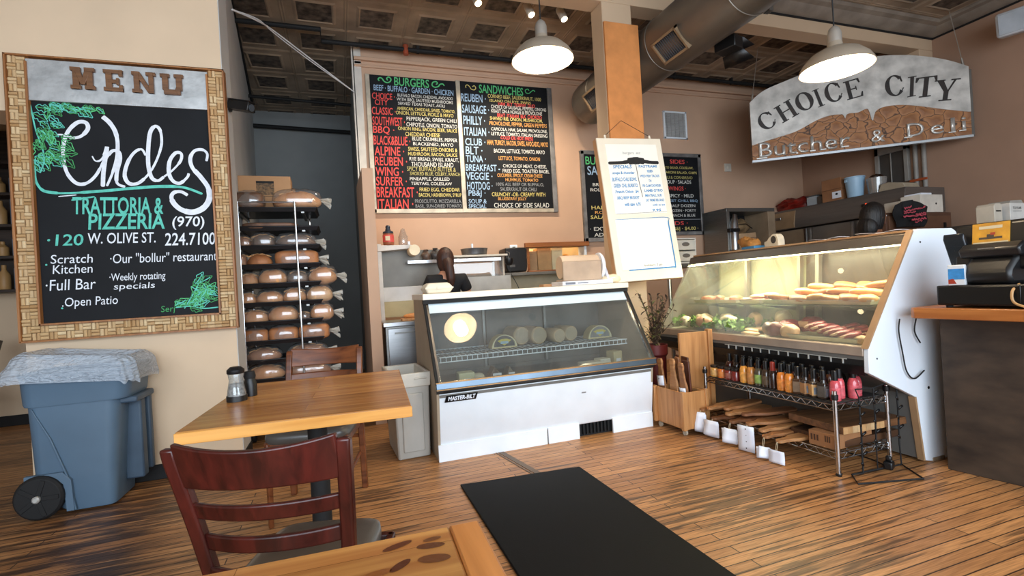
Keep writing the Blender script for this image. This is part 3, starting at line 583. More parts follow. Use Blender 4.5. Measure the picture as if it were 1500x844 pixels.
# ------------------------------------------------------------------ the big menu sign on the pier
def menu_sign():
    X0, X1, Z0, Z1, Y = -1.90, -.695, .985, 2.79, 3.955
    w = X1-X0; h = Z1-Z0
    t = thing('menu_sign', 'tall chalkboard MENU sign in a cork frame on the cream pier', 'menu board', (X0, Y, Z0))
    b = MB(); b.bx(.05, w-.05, -.03, 0, .05, h-.05); b.build('panel', BOARDK, t)
    # frame: wooden lips and a basket weave of corks
    fw = .112
    b = MB(); lip = .010
    for (x0, x1, z0, z1) in ((0, lip, 0, h), (w-lip, w, 0, h), (0, w, 0, lip), (0, w, h-lip, h), (fw-.012, fw, fw-.012, h-.04), (w-fw, w-fw+.012, fw-.012, h-.04), (fw-.012, w-fw+.012, fw-.012, fw)): b.bx(x0, x1, -.062, 0, z0, z1)
    b.bx(0, fw, -.03, 0, 0, h); b.bx(w-fw, w, -.03, 0, 0, h); b.bx(0, w, -.03, 0, 0, fw)
    fr = b.build('frame', wood('frame_wood', 'a56d3a', '80502a', 2), t, bevel=.002)
    c = MB(); cell = .0445
    def cork(cx, cz, L, d, horiz):
        a = rnd.uniform(-.02, .02); n = 8; vs = []; r = d/2
        for e in (-L/2, L/2):
            for k in range(n):
                an = 2*PI*k/n+.39; p = (e, r*math.cos(an), r*math.sin(an))
                q = (p[0], p[1], p[2]) if horiz else (p[2], p[1], p[0])
                vs.append((cx+q[0]*math.cos(a)-q[2]*math.sin(a), -.040+q[1]*.9+rnd.uniform(-.001, .001), cz+q[0]*math.sin(a)+q[2]*math.cos(a)))
        fs = [(k, (k+1) % n, n+(k+1) % n, n+k) for k in range(n)]+[tuple(range(n)), tuple(range(2*n-1, n-1, -1))]
        c.add(vs, fs)
    def region(x0, x1, z0, z1):
        nx = max(1, round((x1-x0)/cell)); nz = max(1, round((z1-z0)/cell)); sx = (x1-x0)/nx; sz = (z1-z0)/nz
        for i in range(nx):
            for j in range(nz):
                cx = x0+sx*(i+.5); cz = z0+sz*(j+.5); hz = ((i+j) % 2 == 0) if rnd.random() > .18 else (rnd.random() > .5)
                for q in (-.25, .25): cork(cx+(0 if hz else q*sx), cz+(q*sz if hz else 0), (sx if hz else sz)*.97, (sz if hz else sx)*.49, hz)
    region(lip, fw-.012, lip, h-lip); region(w-fw+.012, w-lip, lip, h-lip); region(fw-.012, w-fw+.012, lip, fw-.012)
    c.build('corks', CORK, fr, smooth=50, fix=False)
    # galvanised header with wooden letters
    b = MB(); b.bx(fw-.01, w-fw+.01, -.050, -.03, h-.285, h-.02); hd = b.build('header', GALV, t, bevel=.003)
    sl = MB(); hw = h-.235; kk = [0]
    def dd(): kk[0] += 1; return .0004*(kk[0] % 9)

    def slab(x, L):
        s = .034; H_ = .140; W_ = .115; q = hw+.035
        def r(x0, x1, z0, z1): sl.bx(x+x0, x+x1, -.068-dd(), -.05, q+z0, q+z1)
        def d(p): sl.prism([(x+a, q+c_) for a, c_ in p], -.068-dd(), -.05, 'y')
        se = .024
        if L == 'M': W_ = .13; r(.012, .012+s, 0, H_); r(W_-.012-s, W_-.012, 0, H_); d([(.015, H_), (.015+s, H_), (W_/2+.012, .03), (W_/2-.012, .03)]); d([(W_-.015-s, H_), (W_-.015, H_), (W_/2+.012, .03), (W_/2-.012, .03)])
        if L == 'M':
            for e in (0, W_-.055): r(e, e+.055, 0, se); r(e, e+.055, H_-se, H_)
        if L == 'E': r(.012, .012+s, 0, H_); r(0, .105, 0, se); r(0, .105, H_-se, H_); r(.03, .08, .052, .076); r(.084, .105, 0, .042); r(.084, .105, H_-.042, H_); r(.07, .086, .042, .086)
        if L == 'N': r(.012, .012+s*.9, 0, H_); r(.095, .095+s*.8, 0, H_); d([(.012, H_), (.045, H_), (.119, 0), (.09, 0)]); r(0, .055, 0, se); r(0, .04, H_-se, H_); r(.08, .135, H_-se, H_)
        if L == 'U': r(.012, .012+s, .03, H_); r(.092, .092+s, .03, H_); r(.02, .116, .0, .034); d([(.012, .04), (.03, .0), (.05, .03), (.042, .05)]); d([(.122, .04), (.104, 0), (.085, .03), (.092, .05)]); r(0, .055, H_-se, H_); r(.08, .135, H_-se, H_)
    for L, x in zip('MENU', (.355, .53, .685, .845)): slab(x-.02, L)
    plab(sl.build('letters', wood('letter_wood', '7a5230', '5a3a20', 0, scale=20), hd, bevel=.002), 'brown wooden letters MENU')
    # chalk and paint work, traced in the board's own plane
    Hm = homog([(104, 140), (607, 150), (648, 755), (148, 790)], [(.10, h-.285), (w-.108, h-.285), (w-.108, .115), (.10, .115)])
    ink = Ink(); y = -.0325
    def st(k, pts, wd): ink.stroke(k, [Hm(*p) for p in pts], wd, y=y-.0004*len(ink.mb), smooth=8)
    def tx(k, s, x0, x1, ya, yb, bold=.0, slant=.1):
        u0, v1 = Hm(x0, ya); _, v0 = Hm(x0, yb); u1, _ = Hm(x1, yb); ink.text(k, s, u0, u1, v0, v1, y=y-.0004, bold=bold, slant=slant)
    WP = 'white paint'
    st(WP, [(183, 236), (200, 236), (225, 244), (250, 238), (268, 216), (262, 198), (240, 198), (216, 222), (203, 258), (202, 305), (214, 350), (240, 378), (268, 376), (294, 350), (312, 310), (322, 285)], [.010, .018, .024, .024, .022, .020, .022, .018, .012])
    st(WP, [(308, 178), (328, 196), (344, 222), (351, 256), (349, 300), (338, 345), (323, 384)], [.028, .026, .022, .018, .014])
    st(WP, [(281, 296), (290, 310), (304, 308), (316, 290), (322, 268), (318, 300), (313, 345), (312, 386)], [.008, .012, .022, .024, .024])
    st(WP, [(312, 340), (320, 305), (336, 280), (354, 282), (358, 305), (350, 345), (352, 375), (374, 385)], [.012, .02, .024, .022, .016])
    st(WP, [(430, 290), (418, 272), (398, 282), (380, 312), (372, 350), (384, 374), (408, 374), (430, 356), (446, 335)], [.014, .018, .022, .024, .02, .014])
    st(WP, [(446, 335), (462, 300), (474, 255), (470, 215), (456, 202), (442, 220), (437, 268), (438, 320), (448, 356), (466, 364), (482, 352)], [.014, .016, .020, .024, .024, .024, .018])
    st(WP, [(482, 352), (506, 332), (528, 304), (530, 282), (514, 280), (498, 304), (496, 340), (508, 364), (528, 370), (548, 352), (552, 340)], [.012, .018, .022, .024, .022, .016])
    st(WP, [(602, 302), (604, 280), (590, 268), (568, 272), (556, 294), (562, 322), (586, 350), (608, 382), (612, 414), (596, 442), (566, 456), (534, 450), (512, 432), (504, 412), (512, 398), (532, 396), (550, 406)], [.016, .02, .024, .030, .036, .038, .032, .024, .02])
    st('teal paint', [(124, 310), (124, 345), (130, 378), (150, 402), (190, 408)], [.016, .014, .018])
    st('teal paint', [(150, 404), (200, 408), (300, 400), (400, 388), (480, 381), (540, 383), (592, 401)], [.012, .018, .02, .016])
    st(WP, [(190, 418), (240, 412)], .006)
    tx('teal paint', 'TRATTORIA &', 228, 482, 418, 470, .02); tx('teal paint', 'PIZZERIA', 270, 487, 466, 514, .02)
    st('teal paint', [(226, 428), (290, 416)], .01)
    tx(WP, '(970)', 506, 600, 470, 510, .012); tx('teal paint', '\u00b7120', 160, 262, 530, 564, .012); tx(WP, 'W. OLIVE ST.', 272, 462, 524, 556, .008); tx(WP, '224.7100', 485, 632, 520, 558, .01)
    tx(WP, 'Scratch', 170, 288, 590, 616); tx(WP, 'Kitchen', 176, 288, 620, 646); tx(WP, '\u00b7Full Bar', 158, 298, 664, 696); tx(WP, '.Open Patio', 203, 360, 716, 750); tx(WP, '\u00b7Our "bollur" restaurant', 334, 637, 584, 613); tx(WP, '\u00b7Weekly rotating', 333, 492, 643, 672); tx(WP, 'specials', 345, 462, 672, 696)
    ink.dot('teal paint', *Hm(160, 619), .006, y=y-.001); ink.dot('teal paint', *Hm(205, 746), .006, y=y-.001)
    r2 = random.Random(3)
    def leaf(cx, cy, L, an, k):
        ca, sa = math.cos(an), math.sin(an); q = []
        for (a, o) in ((0, 0), (.25, .22), (.4, .15), (.55, .25), (.75, .12), (1, 0), (.75, -.14), (.55, -.25), (.4, -.14), (.2, -.2), (0, 0)):
            q.append((cx+L*(a*ca-o*sa), cy+L*(a*sa+o*ca)))
        st(k, q, .0045)
        st('teal paint' if r2.random() < .5 else 'green paint', [(cx, cy), (cx+L*.5*ca+2, cy+L*.5*sa), (cx+L*.85*ca, cy+L*.85*sa)], .006)
    def inb(x, y, n, f): 
        for _ in range(n):
            px, py, an = f(); leaf(px, py, r2.uniform(28, 48), an, r2.choice(['green paint', 'green chalk', 'green paint', 'teal paint']))
    inb(0, 0, 30, lambda: (r2.uniform(112, 170), r2.uniform(150, 340), r2.uniform(.2, 1.7)))
    inb(0, 0, 12, lambda: (r2.uniform(160, 205), r2.uniform(240, 310), r2.uniform(0, .9)))
    inb(0, 0, 14, lambda: (r2.uniform(120, 300), r2.uniform(146, 158), r2.uniform(.1, .8)))
    inb(0, 0, 22, lambda: (r2.uniform(560, 610), r2.uniform(660, 725), r2.uniform(-1.2, 1.2)))
    inb(0, 0, 10, lambda: (r2.uniform(505, 575), r2.uniform(720, 745), r2.uniform(-.6, .3)))
    for pts in ([(520, 742), (560, 738), (600, 744), (642, 740)], [(545, 745), (570, 700), (590, 660)], [(110, 150), (125, 220), (150, 300), (140, 350)]): st('teal paint', pts, .008)
    tx('green paint', 'Serj', 478, 520, 738, 762)
    ink.build(t, INK)
menu_sign()

# ------------------------------------------------------------------ tables and chairs
def table(name, label, x, y, rz, w, d, end_side, pedestal):
    t = thing(name, label, 'table', (x, y, 0), rz)
    b = MB(); e = .052
    if end_side: b.bx(-w/2, w/2-e, -d/2, d/2, .712, .75)
    else: b.bx(-w/2+.0, w/2, -d/2, d/2, .712, .75)
    b.build('tabletop', TABLEW, t, bevel=.004)
    if end_side:
        b = MB(); b.bx(w/2-e, w/2, -d/2, d/2, .711, .751); plab(b.build('end_board', wood('orange_end', 'd68a44', 'b8702f', 1, rough=.35), t, bevel=.004), 'orange end board')
    b = MB(); b.bx(-w/2-.003, w/2+.003, -d/2-.004, -d/2+.001, .708, .746)
    if not end_side: plab(b.build('edge_strip', TABLEE, t, bevel=.002), 'light wood front edge')
    b = MB(); b.cyl((0, 0, .03), (0, 0, .70), .04, n=20); b.lathe([(.16, .695), (.16, .711)], 20); b.build('pedestal', BLACKM, t)
    b = MB()
    for a in (0, PI/2):
        M_ = Matrix.Rotation(a+PI/4, 4, 'Z'); b.prism([(-.30, 0), (.30, 0), (.30, .018), (.05, .05), (-.05, .05), (-.30, .018)], -.035, .035, 'y', M=M_)
    b.build('foot_cross', BLACKM, t, bevel=.006)
    return t
table('dining_table', 'orange pine table holding a glass shaker, between the two chairs', -.13, 2.285, math.radians(-3.5), .745, .90, False, True)
ft = table('dining_table', 'pine table with dark knots and orange end board, nearest the camera', -.185, .475, math.radians(-2), .75, .76, True, True)
kn = MB()
for (x, y, L, an, w_) in [(.285, .325, .045, -.15, .009), (.235, .345, .05, .35, .008), (.285, .285, .05, -.2, .012), (.29, .345, .03, .1, .006), (.20, .275, .045, .2, .009), (.165, .262, .05, -.1, .011), (.235, .285, .04, .7, .008), (.125, .255, .055, .35, .009), (.07, .235, .05, .8, .010), (.02, .29, .05, .1, .008), (-.1, .30, .05, .3, .01)]:
    kn.add([(x+L/2*math.cos(a)*math.cos(an)-w_*math.sin(a)*math.sin(an), y+L/2*math.cos(a)*math.sin(an)+w_*math.sin(a)*math.cos(an), .7508) for a in [2*PI*i/14 for i in range(14)]], [tuple(range(14))])
plab(kn.build('knots', island('knot_wood', ['2e1208', '9a5a28', '4a2010', '6b3518'], .35), ft, fix=False), 'dark knots in the tabletop')

def chair(name, label, x, y, rz, wood_m, seat_m, nsl, rake=.13, H=.88, splay=0):
    t = thing(name, label, 'chair', (x, y, 0), rz)
    hw = .195
    def post(sx):
        b = MB(); pts = [(-.225, 0), (-.20, .43), (-.225, .60), (-.215-rake, H-.02)]
        w = [(.030), (.038), (.036), (.030)]; vs = []; fs = []
        P = crom([(p[0], p[1], 0) for p in pts], 6); k = len(P)
        for i, p in enumerate(P):
            q = .034 if i < k-1 else .026
            for (dx, dy) in ((-.017, -q/2), (.017, -q/2), (.017, q/2), (-.017, q/2)): vs.append((sx*(hw+.01-splay*max(0, (H-p.y)/H))+dx, p.x+dy, p.y))
        for i in range(k-1):
            for j in range(4): fs.append((4*i+j, 4*i+(j+1) % 4, 4*i+4+(j+1) % 4, 4*i+4+j))
        fs += [(3, 2, 1, 0), (4*k-4, 4*k-3, 4*k-2, 4*k-1)]
        b.add(vs, fs); return b.build('back_post', wood_m, t, bevel=.006)
    post(-1); post(1)
    def yback(z):                                   # where the posts stand at height z
        return -.222-(rake-.0)*max(0, (z-.62))/(H-.64)*.98 if z > .62 else -.222
    def rail(nm, z0, z1, bow, th, crown=0):
        b = MB(); n = 14; vs = []; fs = []
        for i in range(n+1):
            u = -1+2*i/n; xx = u*(hw+.005-splay*max(0, (H-z0)/H)); o = bow*(1-u*u)
            for (z, dy) in ((z0, -th/2), (z1+crown*(u*u), -th/2), (z1+crown*(u*u), th/2), (z0, th/2)): vs.append((xx, yback(z)-o+dy, z-(0 if not crown else 0)))
        for i in range(n):
            for j in range(4): fs.append((4*i+j, 4*i+(j+1) % 4, 4*i+4+(j+1) % 4, 4*i+4+j))
        fs += [(3, 2, 1, 0), (4*n, 4*n+1, 4*n+2, 4*n+3)]
        b.add(vs, fs); return b.build(nm, wood_m, t, bevel=.005, smooth=50)
    rail('top_rail', H-.115, H-.022, .045, .022, .016)
    for i in range(nsl): rail('slat', H-.195-.082*i, H-.155-.082*i, .045, .018)
    for sx in (-1, 1):
        b = MB(); b.tube([(sx*.185, .195, .43), (sx*.19, .20, 0)], [.021, .015], 4); b.build('front_leg', wood_m, t, bevel=.004)
    b = MB()
    for (x0, x1, y0, y1) in ((-.2, .2, .18, .205), (-.2, .2, -.215, -.19), (-.205, -.18, -.2, .2), (.18, .205, -.2, .2)): b.bx(x0, x1, y0, y1, .385, .435)
    b.build('seat_frame', wood_m, t, bevel=.004)
    b = MB(); b.ball((0, .005, .45), (.215-splay*.5, .225, .035), 32, 10, e=.35); b.build('seat', seat_m, t, smooth=60)
    for (a, c) in (((-.19, -.21, .22), (-.187, .195, .20)), ((.19, -.21, .22), (.187, .195, .20)), ((-.188, .0, .21), (.188, .0, .21)), ((-.2, -.215, .32), (.2, -.215, .32))):
        b = MB(); b.tube([a, c], .011, 8); b.build('stretcher', wood_m, t)
    return t
VINYL = mat('grey_vinyl', '55534f', .3, var=.1, spec=.6)
chair('dining_chair', 'mahogany ladder-back chair in front, its back towards the camera', -.115, 1.45, math.radians(-17), MAHO, VINYL, 3, rake=.09, splay=.085).scale = (.92, .86, .985)
chair('dining_chair', 'brown wooden chair beyond the pine table, in front of the bread rack', -.175, 2.96, math.radians(180-12), wood('chair_brown', '7a4424', '4c2512', 0, rough=.28), VINYL, 1, rake=.07, H=.865)
t = thing('glass_shaker', 'glass shaker with a dark lid on the corner of the pine table', 'shaker', (-.432, 2.315, .751))
b = MB(); b.lathe([(.034, 0), (.036, .004), (.036, .03), (.026, .085), (.028, .10), (.030, .115)], 24); b.build('glass_jar', pane('jar_glass', 'dfe6ea', haze=.12, gloss=.08), t)
b = MB(); b.lathe([(.0325, .002), (.033, .03), (.025, .07), (0, .071)], 24); b.build('contents', mat('shaker_fill', '8f8a84', .8, scale=80, var=.5), t)
b = MB(); b.lathe([(.031, .112), (.033, .115), (.033, .128), (.02, .140), (0, .142)], 24); b.build('lid', mat('dark_metal', '2a2a2c', .35, metal=.6), t)
b = MB(); b.lathe([(.039, 0), (.039, .022), (.0365, .022)], 24); b.build('base_ring', BLACK, t)
t = thing('pepper_grinder', 'small black condiment bottle right behind the glass shaker', 'bottle', (-.395, 2.40, .751))
b = MB(); b.lathe([(.026, 0), (.027, .05), (.02, .075)], 20); b.build('body', BLACK, t)
b = MB(); b.lathe([(.022, .075), (.024, .085), (.02, .105), (0, .108)], 20); b.build('cap', BLACKM, t)
b = MB(); b.prism([(.598, 2.878), (1.345, 2.812), (1.36, .9), (.60, .96)], .001, .013, 'z'); tag(b.build('floor_mat', mat('rubber_mat', '08080a', .65, var=.15, scale=30, bump=.06, bscale=200, spec=.18), bevel=.005), 'long black rubber mat on the wooden floor', 'mat')
b = MB(); b.bx(1.0, 3.1, 2.985, 3.005, .0005, .003, M=None); M_ = Matrix.Translation((1.06, 2.98, 0)) @ Matrix.Rotation(math.radians(100), 4, 'Z')
b = MB(); b.bx(-.25, .42, -.02, .02, .0005, .003, M=M_); b.bx(-.25, .42, .028, .04, .0005, .003, M=M_); tag(b.build('floor_strip', mat('floor_seam', '6b5642', .5), bevel=.001), 'thin metal strips let into the floor in front of the white deli case', 'floor strip')

# ------------------------------------------------------------------ bins
def wheelie():
    BL_ = mat('bin_blue', '52697d', .5, var=.07, scale=3, bump=.03)
    t = thing('wheeled_bin', 'slate-blue wheeled bin against the cream pier under the menu sign', 'bin', (-1.47, 3.73, 0)); t.scale = (.93, 1, .985)
    def ring(x0, x1, y0, y1, z, r, n=5):
        p = []
        for (cx, cy, a0) in ((x1-r, y1-r, 0), (x0+r, y1-r, PI/2), (x0+r, y0+r, PI), (x1-r, y0+r, 1.5*PI)):
            for k in range(n+1): a = a0+PI/2*k/n; p.append((cx+r*math.cos(a), cy+r*math.sin(a), z))
        return p
    def loft(rings, cap0=True, cap1=False):
        b = MB(); n = len(rings[0]); vs = [p for r in rings for p in r]; fs = []
        for i in range(len(rings)-1):
            for j in range(n): fs.append((i*n+j, i*n+(j+1) % n, (i+1)*n+(j+1) % n, (i+1)*n+j))
        if cap0: fs.append(tuple(range(n-1, -1, -1)))
        if cap1: fs.append(tuple(range((len(rings)-1)*n, len(rings)*n)))
        b.add(vs, fs); return b
    y0, y1 = -.20, .19
    loft([ring(-.10, .145, y0+.03, y1-.03, .012, .04), ring(-.14, .15, y0+.025, y1-.03, .03, .05), ring(-.265, .165, y0+.02, y1-.02, .24, .06), ring(-.285, .20, y0+.012, y1-.012, .66, .07)]).build('body', BL_, t)
    loft([ring(-.30, .245, y0, y1, .64, .08), ring(-.305, .255, y0-.002, y1, .655, .08), ring(-.315, .272, y0-.006, y1+.004, .80, .085), ring(-.325, .285, y0-.012, y1+.008, .815, .085), ring(-.325, .285, y0-.012, y1+.008, .83, .085), ring(-.29, .25, y0+.02, y1-.02, .83, .07), ring(-.28, .24, y0+.03, y1-.03, .68, .07)], cap0=False).build('rim_band', BL_, t)
    b = MB(); b.bx(.15, .26, -.02, .06, .10, .60); b.bx(.165, .285, -.14, .15, .60, .64); b.bx(.16, .27, .1, .15, .12, .62)
    b.build('front_grip', mat('bin_blue_dark', '3e5163', .55), t, bevel=.012)
    b = MB(); b.prism([(-.29, .25), (-.10, .25), (-.06, .20), (-.05, .02), (-.09, .02), (-.10, .18), (-.13, .21), (-.29, .21)], y0+.0, y0+.03, 'y'); b.prism([(-.05, .02), (-.085, .22), (-.16, .45), (-.24, .63), (-.235, .63), (-.15, .45), (-.075, .22), (-.042, .02)], y0+.005, y0+.02, 'y'); b.build('wheel_arch', BL_, t, bevel=.004)
    for yy in (y0+.0, y1-.05):
        M_ = Matrix.Translation((-.215, yy, .125)) @ Matrix.Rotation(PI/2, 4, 'X')
        b = MB(); b.lathe([(.03, -.045), (.055, -.04), (.06, -.022), (.105, -.02), (.112, -.028), (.125, -.015), (.125, .015), (.112, .028), (.06, .03), (.03, .03)], 32, M=M_)
        for k in range(5): a = k*2*PI/5; b.bx(.02, .105, -.012, .012, -.03, .034, M=M_ @ Matrix.Rotation(a, 4, 'Z'))
        wl = b.build('wheel', BLACKM, t, bevel=.002)
        h = MB(); h.lathe([(.02, -.05), (.02, .045), (.012, .052)], 14, M=M_); plab(h.build('hub', mat('hub_grey', 'b8b8b4', .4, metal=.5), wl), 'pale hub')
    b = MB(); b.cyl((-.215, y0+.05, .125), (-.215, y1-.06, .125), .012, n=8); b.build('axle', STEELB, t)
    # the liner hangs over the rim
    rr = random.Random(5); n = 72; vs = []; fs = []; lev = 9
    base_r = ring(-.335, .295, y0-.022, y1+.012, 0, .085, 17)[:72]; n = len(base_r)
    cx, cy = -.015, -.005
    for i in range(lev):
        for j, p in enumerate(base_r):
            wv = .5+.5*math.sin(j*.9+i*.3)*math.sin(j*.23+1); wv2 = rr.random()
            if i <= 4:                               # outside skirt from low to rim
                z = .775+.027*i - .030*wv*(1-i/4)+.008*wv2; k = 1.0+.05*wv+(.07 if i == 1 else .04)*(1-i/5)+(.10 if p[0] < -.2 and i < 3 else 0)
            else:
                q = (i-4)/(lev-5); z = .892+.045*math.sin(q*2.6)+.012*wv2-.05*q*q; k = 1.0-.33*q
            z += .028*(-p[0])/.3
            vs.append((cx+(p[0]-cx)*k, cy+(p[1]-cy)*k, z))
    for i in range(lev-1):
        for j in range(n): fs.append((i*n+j, i*n+(j+1) % n, (i+1)*n+(j+1) % n, (i+1)*n+j))
    fs.append(tuple(range((lev-1)*n, lev*n)))
    b = MB(); b.add(vs, fs)
    film = bpy.data.materials.new('bag_film'); film.use_nodes = True; N, L = nt(film); bs = N['Principled BSDF']
    bs.inputs['Base Color'].default_value = lin('cdd9e6'); bs.inputs['Roughness'].default_value = .22; bs.inputs['Alpha'].default_value = .55
    nz = N.new('ShaderNodeTexNoise'); nz.inputs['Scale'].default_value = 14; nz.inputs['Distortion'].default_value = 2; tc = N.new('ShaderNodeTexCoord'); mp = N.new('ShaderNodeMapping'); mp.inputs['Scale'].default_value = (1, 1, 3)
    L.new(tc.outputs['Object'], mp.inputs[0]); L.new(mp.outputs[0], nz.inputs['Vector']); bp = N.new('ShaderNodeBump'); bp.inputs['Strength'].default_value = .8; bp.inputs['Distance'].default_value = .03; L.new(nz.outputs[0], bp.inputs['Height']); L.new(bp.outputs[0], bs.inputs['Normal'])
    MC['bag_film'] = film
    o = b.build('bin_liner', film, None, smooth=80); o.location = t.location; o.scale = t.scale; o.modifiers.new('s', 'SUBSURF').render_levels = 1
    tag(o, 'clear plastic liner draped over the rim of the blue wheeled bin', 'bin liner')
wheelie()
GCAN = mat('can_grey', 'b3aea4', .6, var=.08, scale=4)
t = thing('trash_can', 'slim grey trash can beside the left end of the white deli case', 'bin', (.41, 3.73, 0), math.radians(3))
b = MB(); v = []
for (z, hx, hy) in ((0, .105, .215), (.01, .112, .222), (.52, .125, .24)): v += [(-hx, -hy, z), (hx, -hy, z), (hx, hy, z), (-hx, hy, z)]
b.add(v, [(3, 2, 1, 0)]+[(4*i+j, 4*i+(j+1) % 4, 4*i+4+(j+1) % 4, 4*i+4+j) for i in range(2) for j in range(4)]+[(8, 9, 10, 11)]); b.build('can_body', GCAN, t, bevel=.012)
b = MB(); b.bx(-.075, .075, -.243, -.20, .06, .47); M0 = Matrix.Rotation(.03, 4, 'X'); b.T = None
pn = b.build('front_panel', GCAN, t, bevel=.008); pn.rotation_euler = (math.radians(2.6), 0, 0); pn.location = (0, .012, 0)
b = MB(); o_ = [(-.132, -.25), (.132, -.25), (.132, .25), (-.132, .25)]; i_ = [(-.112, -.23), (.112, -.23), (.112, .23), (-.112, .23)]
vs = [(x, y, .50) for x, y in o_]+[(x*1.04, y*1.02, .60) for x, y in o_]+[(x, y, .60) for x, y in i_]+[(x*.95, y*.97, .51) for x, y in i_]
fs = [(4*i+j, 4*i+(j+1) % 4, 4*i+4+(j+1) % 4, 4*i+4+j) for i in range(3) for j in range(4)]+[(0, 3, 2, 1)]
b.add(vs, fs); b.build('rim', mat('can_rim', 'cdc6b8', .5), t, bevel=.008)
b = MB(); b.tube([(.02, -.262, .56), (.06, -.266, .565), (.10, -.262, .56)], .006); b.build('rim_handle', mat('can_rim', 'cdc6b8', .5), t)

# ------------------------------------------------------------------ bread rack
RX0, RX1, RY0, RY1 = -.80, -.17, 4.56, 5.02
ZT = [1.925-.158*k for k in range(12)]
t = thing('bread_rack', 'tall black and chrome rack of sheet trays full of bread in the hallway', 'rack', (-.485, 4.79, 0))
def L_(x, y, z): return (x+.485, y-4.79, z)
for (x, y) in ((-.765, 4.535), (-.335, 4.535), (-.765, 5.04), (-.25, 5.04)):
    b = MB(); b.cyl(L_(x, y, .12), L_(x, y, 1.985), .0095, n=10); b.build('post', CHROME, t)
for y in (4.555, 5.03):
    b = MB(); b.tube([L_(-.80, y, 1.985), L_(-.20, y, 1.985)], .007, 8); b.build('top_rail', CHROME, t)
b = MB(); b.bx(*[v for v in (-.785+.485, -.215+.485)], 4.54-4.79, 5.05-4.79, .10, .13); b.build('base_frame', STEELB, t)
for (x, y) in ((-.745, 4.585), (-.255, 4.585), (-.745, 5.0), (-.255, 5.0)):
    b = MB(); b.cyl(L_(x-.015, y, .05), L_(x+.015, y, .05), .05, n=20); c_ = b.build('caster', BLACKM, t)
    b = MB(); b.bx(x-.025+.485, x+.025+.485, y-.02-4.79, y+.02-4.79, .085, .105); b.build('caster_plate', CHROME, c_)
TRAY = mat('black_tray', '15161a', .35, var=.2, scale=8)
def tray_mesh():
    b = MB(); w, d = .66, .44
    b.bx(-w/2+.02, w/2-.02, -d/2+.02, d/2-.02, 0, .006)
    o = [(-w/2, -d/2), (w/2, -d/2), (w/2, d/2), (-w/2, d/2)]
    vs = [(x*.95, y*.93, 0) for x, y in o]+[(x, y, .032) for x, y in o]+[(x*.985, y*.975, .032) for x, y in o]+[(x*.94, y*.92, .006) for x, y in o]
    b.add(vs, [(4*i+j, 4*i+(j+1) % 4, 4*i+4+(j+1) % 4, 4*i+4+j) for i in range(3) for j in range(4)])
    b.tube([(x*1.0, y*1.0, .032) for x, y in o], .006, 6, closed=True)
    return b
ORD = ['topmost', 'second', 'third', 'fourth', 'fifth', 'sixth', 'seventh', 'eighth', 'ninth', 'tenth', 'eleventh', 'lowest']
tb = tray_mesh(); t0 = None
for k, z in enumerate(ZT):
    if t0 is None: o = t0 = tb.build('sheet_tray', TRAY, None, bevel=.002)
    else: o = t0.copy(); C.objects.link(o)
    o.location = (-.485+rnd.uniform(-.006, .006), 4.765, z-.02)
    tag(o, f'{ORD[k]} black sheet tray in the bread rack, counted from the top', 'tray', 'sheet trays in the bread rack')
    r_ = MB()
    for sx in (-.765, -.275): r_.bx(sx-.012+.485, sx+.012+.485, -.245, .235, z-.035, z-.022)
    r_.build('tray_runner', STEELB, t)
CR = lambda n, a, c2: mat(n, a, .55, var=.2, scale=9, bump=.25, bscale=26, col2=c2)
CRUST = {'golden': CR('crust_golden', 'e0a468', 'bd7436'), 'brown': CR('crust_brown', 'b97c4e', '84502e'), 'dark': CR('crust_dark', '7d5840', '3f2c20'), 'pale': CR('crust_pale', 'e8bc86', 'c88c54')}
BAG = pane('bread_bag', 'f4f4f4', haze=.07, gloss=.09, rough=.12)
TAIL = bpy.data.materials.new('bag_tail'); TAIL.use_nodes = True
_b = TAIL.node_tree.nodes['Principled BSDF']; _b.inputs['Base Color'].default_value = lin('c9c2b4'); _b.inputs['Roughness'].default_value = .25; _b.inputs['Alpha'].default_value = .6
